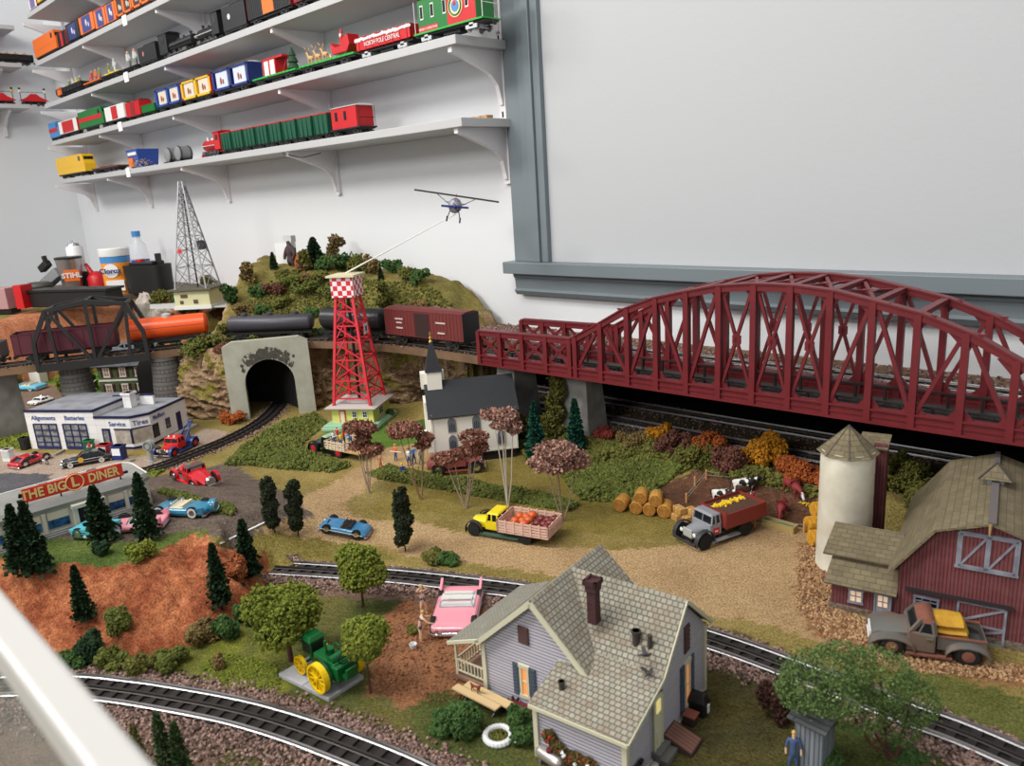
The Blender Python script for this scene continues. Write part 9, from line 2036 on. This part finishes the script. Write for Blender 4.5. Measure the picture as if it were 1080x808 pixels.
P = at_house(553,752);t = thing('scrap_heap','dark tangle of old machinery against the farmhouse wall','scrap heap',tuple(P),.2);r = random.Random(4);m = MB();m.use(M('scrap_dark',(44,30,32),.6))
for k in range(18): x,y = r.uniform(-.04,.036),r.uniform(-.012,.008);m.bar((x,y,.001),(x+r.uniform(-.014,.014),y+r.uniform(-.006,.006),r.uniform(.005,.015)),.0022)
m.use(M('cap_maroon',(108,34,44),.5));[m.torus((x,-.004,.006),.0058,.0012,16,6,'y') for x in (-.028,-.012,.010,.028)];m.box(-.02,.016,-.006,.004,.006,.010);m.build('machinery',None,t)
q = loc_on(HOUSE,.165,-.062,0);t = thing('rose_trellis','climbing red roses spreading over the front wall of the farmhouse extension','climbing roses',q,HOUSE.rotation_euler[2])
L = [(-.034,.004,.034,.008,.004,.008),(-.024,.003,.026,.009,.004,.007),(-.012,.003,.018,.008,.004,.008),(0,.002,.02,.010,.004,.011),(.014,.003,.02,.009,.004,.010),(.006,.0,.008,.009,.005,.008)]
scatter('rose_leaves',blobs(L,900,np.random.default_rng(4)),.0026,F('rose_leaf',(60,52,28),(96,84,46)),t,seed=4);scatter('red_flowers',blobs([(a,b-.001,c,d*.95,e,f*.95) for a,b,c,d,e,f in L],130,np.random.default_rng(9)),.0022,M('rose_red',(168,58,32),.8),t,seed=5);scatter('white_flowers',np.array([(-.014,-.003,.028),(-.012,-.003,.026),(.002,-.004,.022),(.016,-.004,.026),(.001,-.004,.016),(-.013,-.003,.024)]),.003,whiteP,t,seed=3);MB().tube([(0,0,0),(-.004,.003,.015),(-.02,.004,.028)],.001,5).build('stem',bark,t)
P = at_house(700,779);t = thing('cellar_door','brown slatted cellar door sloping to the grass at the right wall','cellar door',tuple(loc_on(HOUSE,.219,.028,0)),HOUSE.rotation_euler[2]);m = MB();m.prism([(0,0),(.034,0),(.034,.003),(0,.014)],0,.03,'y');m.build('frame',M('cellar_dark',(54,36,32),.8),t);m = MB();[m.slab([(.002,y,.0145),(.033,y,.0045),(.033,y+.0046,.0045),(.002,y+.0046,.0145)],.0012) for y in (.002,.0073,.0126,.0179,.0232)];m.build('door_boards',M('cellar_brown',(124,86,72),.8),t)
t = thing('dog_kennel','small dark kennel with a reddish flat lid by the cellar door','kennel',tuple(loc_on(HOUSE,.224,.072,0)),HOUSE.rotation_euler[2]);MB().box(0,.012,0,.012,0,.012).build('kennel_box',M('cellar_dark',(54,36,32),.8),t);MB().box(-.001,.014,-.001,.013,.012,.0135).build('lid',M('lid_red_brown',(140,78,62),.8),t)
t = thing('covered_barbecue','black covered barbecue against the right wall of the farmhouse','barbecue',tuple(loc_on(HOUSE,.230,.100,0)),HOUSE.rotation_euler[2]);m = MB();m.rings([[(a*.011,b*.008,z) for a,b in ((-1,-1),(1,-1),(1,1),(-1,1))] if z < .02 else [(a*.008,b*.004,z) for a,b in ((-1,-1),(1,-1),(1,1),(-1,1))] for z in (0,.012,.018,.027)]);m.build('black_cover',blackp,t,bevel=.002);MB().box(.012,.0135,-.003,.001,.006,.016).build('white_tag',whiteP,t)
t = thing('milk_can','grey metal milk can at the back step of the farmhouse','milk can',tuple(loc_on(HOUSE,.232,-.018,0)),0);MB().lathe([(.0062,0),(.0062,.011),(.0045,.0145),(.0048,.0165),(.003,.018),(.001,.0182)],18).build('can',M('can_grey',(150,150,146),.45,metal=.5),t,smooth=True);MB().torus((0,0,.006),.0063,.0004,18,5).build('hoop',steel,t)
for k,(y,lab,c) in enumerate(((-.028,'axe with a dark head leaning on the extension wall',M('handle_yellow',(150,112,50),.7)),(-.036,'dark spade leaning on the extension wall',blackp))): t = thing('garden_tool',lab,'tool',tuple(loc_on(HOUSE,.2245,y,0)),HOUSE.rotation_euler[2]);MB().bar((.002,0,0),(-.002,0,.022),.0011).build('handle',c,t);MB().box(-.004,-.0005,-.003,.003,.021,.025).build('head',blackp,t)
for k, (px, py) in enumerate(((681, 694), (684, 713))):
 for z in np.arange(.06, .12, .0005):
  q = lp(HOUSE, px, py, 'z', z)
  if q[1] < .022 and z >= .0935-(.022-q[1])*.336: break
 t = thing('bird',['grey bird with raised wings on the farmhouse roof, upper of two','grey bird with spread wings on the farmhouse roof, lower of two'][k],'bird',tuple(np.array(loc_on(HOUSE,q[0],q[1],0))+[0,0,z+.001]),.6+k,'birds on the farmhouse roof');bm2 = M('bird_grey',(66,64,66),.7);m = MB();m.ball((0,0,.0025),(.0048,.002,.0021));m.ball((.0048,0,.0042),(.0016,.0013,.0013),8,5);m.cyl((-.004,0,.0025),(-.008,0,.002),.0014,.0006,6);m.build('body',bm2,t,smooth=True)
 for s_ in (-1,1): MB().slab([(.002,s_*.001,.004),(-.003,s_*.001,.004),(-.005,s_*.007,.008),(-.001,s_*.007,.0085)],.0005).build('wing',bm2,t)
for a,b,lab in (((233,573.5),(286,548.5),'white painted edge line at the corner of the dark car park'),((232,536),(248,542),'short white line at the end of the hedge strip')):
 m = MB();q = [G(a[0]+(b[0]-a[0])*i/8,a[1]+(b[1]-a[1])*i/8) for i in range(9)];[m.bar(q[i]+[0,0,.0008],q[i+1]+[0,0,.0008],.004,.002) for i in range(8)];tag(m.build('painted_line',whiteP),lab,'line')
for px,py,lab in ((327,428,'tuft of purple flowers at the right foot of the tunnel portal'),(179,415,'tuft of purple flowers beside the slim pillar')): bush(lab,px,py,8,26,F('purple',(88,62,128),(124,96,160)),3,200,.004,name='flower_tuft')
# CLUTTER ON THE UPPER LEFT LEVEL
def up(px, py, z=.262): return Gz(px, py, z)
CZ = .262
def clutter(name,label,cat,px,py,rz=0,z=CZ): P = up(px,py,z);return thing(name,label,cat,tuple(P),rz),float(np.linalg.norm(P-ORI))/FOC
o = tag(MB().box(-.5,.42,-.30,.28,-.03,0).build('riser_board',M('riser_dark',(92,80,70),.8)),'low dark platform under the cleaning supplies in the left corner','platform');o.location = (-3.75,1.22,CZ-.001)
t,s = clutter('wipes_canister','orange wipes canister with a white lid in the left corner','canister',128,309,.2);r = 12.6*s;h = 41*s
MB().lathe([(r,0),(r,h*.82)],28).build('orange_body',paint('wipes_orange',(232,146,38),.4),t,smooth=True);MB().lathe([(r*1.03,h*.84),(r*1.05,h*.86),(r*1.05,h),(r*.98,h*1.02)],28).build('white_lid',white,t,smooth=True);MB().lathe([(r*1.012,h*.70),(r*1.012,h*.83)],28).build('blue_band',lblue,t)
fr = lambda x,z: Matrix.Rotation(VW+PI/2+.2-t.rotation_euler[2],4,'Z') @ frame((1,0,0),(0,0,1),(x,-r*1.04,z))
MB(fr(-r*.15,h*.53)).lathe([(r*.5,0),(r*.5,.001)],24,(0,0,0)).build('white_badge',whiteP,t);text('Clorox',r*.5,navy,None,fr(-r*.15,h*.53) @ Matrix.Translation((0,0,.012)),t,bold=.001);MB(fr(0,h*.2)).box(-r*.6,r*.6,-h*.12,h*.12,-.002,.001).build('lower_label',whiteP,t)
t,s = clutter('steel_tumbler','steel tumbler with an orange sticker on the black tray','tumbler',78,303,0,.285);h = 27*s;MB().lathe([(8.5*s,0),(10.8*s,h*.95)],24).build('cup',M('brushed_steel',(170,166,164),.3,metal=.9),t,smooth=True);MB().lathe([(11.3*s,h*.95),(11.3*s,h*1.02),(9*s,h*1.03)],24).build('black_lid',pblack,t)
fr = Matrix.Rotation(VW+PI/2+.5,4,'Z') @ frame((1,0,0),(0,0,1),(0,-10.2*s,h*.42));MB(fr).box(-6*s,6*s,-5*s,5*s,-.004,.0).build('orange_sticker',orange,t);text('STIHL',6.2*s,white,None,fr @ Matrix.Translation((0,0,.004)),t,bold=.001)
t,s = clutter('spray_can','white spray can behind the steel tumbler','spray can',86,301,0,.285);MB().lathe([(7*s,0),(7*s,34*s),(5*s,36.5*s)],22).build('can',white,t,smooth=True);MB().lathe([(6.2*s,34.5*s),(4.6*s,38*s),(1.6*s,38.5*s),(1.5*s,41*s)],16).build('nozzle',chrome,t)
t,s = clutter('water_bottle','clear plastic water bottle with a blue cap behind the black case','bottle',152,296);MB().lathe([(8*s,0),(8*s,26*s),(7*s,33*s),(3*s,39*s),(3*s,42*s)],24).build('bottle_body',M('clear_plastic',(224,230,236),.1,alpha=.35),t,smooth=True);MB().lathe([(3.8*s,41*s),(3.8*s,46*s)],16).build('blue_cap',lblue,t);MB().lathe([(8.1*s,14*s),(8.1*s,20*s)],24).build('blue_label',blue,t)
t,s = clutter('black_case','round-cornered black ribbed case with a lid in front of the bottle','case',160,308,VW+1.2);m = MB();m.rings([[((22+d)*s*math.copysign(abs(math.cos(a))**.6,math.cos(a)),(12+d)*s*math.copysign(abs(math.sin(a))**.6,math.sin(a)),z) for a in [2*PI*i/32 for i in range(32)]] for d,z in ((0,0),(1,26*s))]);m.build('case_body',blackp,t,smooth=True);MB().box(-14*s,14*s,-8*s,8*s,26*s,29*s).build('lid',pblack,t,bevel=.004);MB().box(13*s,17*s,-2*s,2*s,26*s,36*s).build('post',pblack,t);MB().box(-10*s,-4*s,-3*s,3*s,29*s,31*s).build('red_switch',red,t)
t,s = clutter('black_tray','long black tray holding the tumbler and tools in the left corner','tray',86,322,VW+1.25);MB().box(-48*s,40*s,-10*s,10*s,0,14*s).build('tray_body',blackp,t,bevel=.004);MB().box(-50*s,42*s,-11*s,11*s,14*s,16*s).build('tray_rim',pblack,t)
t,s = clutter('power_tool','grey and black hand tool lying tilted on the black tray','tool',58,303,VW+1.2,.29);MB().bar((-10*s,0,3*s),(10*s,0,14*s),9*s,9*s).build('housing',M('drum_grey',(128,130,132),.4),t,bevel=.004);MB().bar((-12*s,0,16*s),(-2*s,0,22*s),6*s,6*s).build('black_head',blackp,t,bevel=.003);MB().bar((-4*s,0,20*s),(-6*s,0,28*s),3*s,3*s).build('lever',blackp,t)
t,s = clutter('red_funnel','bright red oiler with an angled spout between tumbler and canister','oiler',104,302,VW+1.4,.28);MB().lathe([(8*s,0),(8.5*s,8*s),(5*s,13*s),(1*s,14*s)],20).build('red_body',red,t,smooth=True);MB().cyl((-3*s,0,10*s),(-9*s,0,21*s),2.6*s,1.6*s,10).build('spout',red,t);MB().box(-16*s,-8*s,-4*s,4*s,0,14*s).build('black_block',blackp,t)
t,s = clutter('coil_of_wire','flat dark coil of wire at the left end of the black tray','wire coil',42,306,0,.29);MB().torus((0,0,4*s),8*s,3*s,24,8).build('coil',M('coil_dark',(70,72,66),.6),t)
t,s = clutter('pink_box_car','faded pink box car blurred at the far left edge','model train car',2,330,VW+1.3,.245);MB().box(-20*s,16*s,-7*s,7*s,4*s,22*s).build('body',paint('faded_pink',(170,130,132),.6),t,bevel=.002);MB().box(-20*s,16*s,-5*s,5*s,0,4*s).build('underframe',blackp,t);MB().box(24*s,32*s,-6*s,6*s,4*s,24*s).build('red_white_end',red,t)
# FOREGROUND RAIL AND ACRYLIC PANEL
zr = .45; y1 = .0565; y0 = .041
t = thing('guard_rail','white square metal rail crossing the lower left foreground','rail',(-.4,.049,.2),0)
MB().box(-1.3,1.5,-.0062,.0072,zr-.2-.016,zr-.2).build('rail_bar',M('rail_enamel',(192,190,186),.35),t,bevel=.002)
t = thing('acrylic_panel','clear acrylic panel below the white rail in the lower left corner','panel',(-.4,.049,.2),0);MB().box(-1.3,1.5,-.0012,.0012,-.26,zr-.2-.016).build('sheet',M('acrylic',(220,226,226),.06,alpha=.16),t)
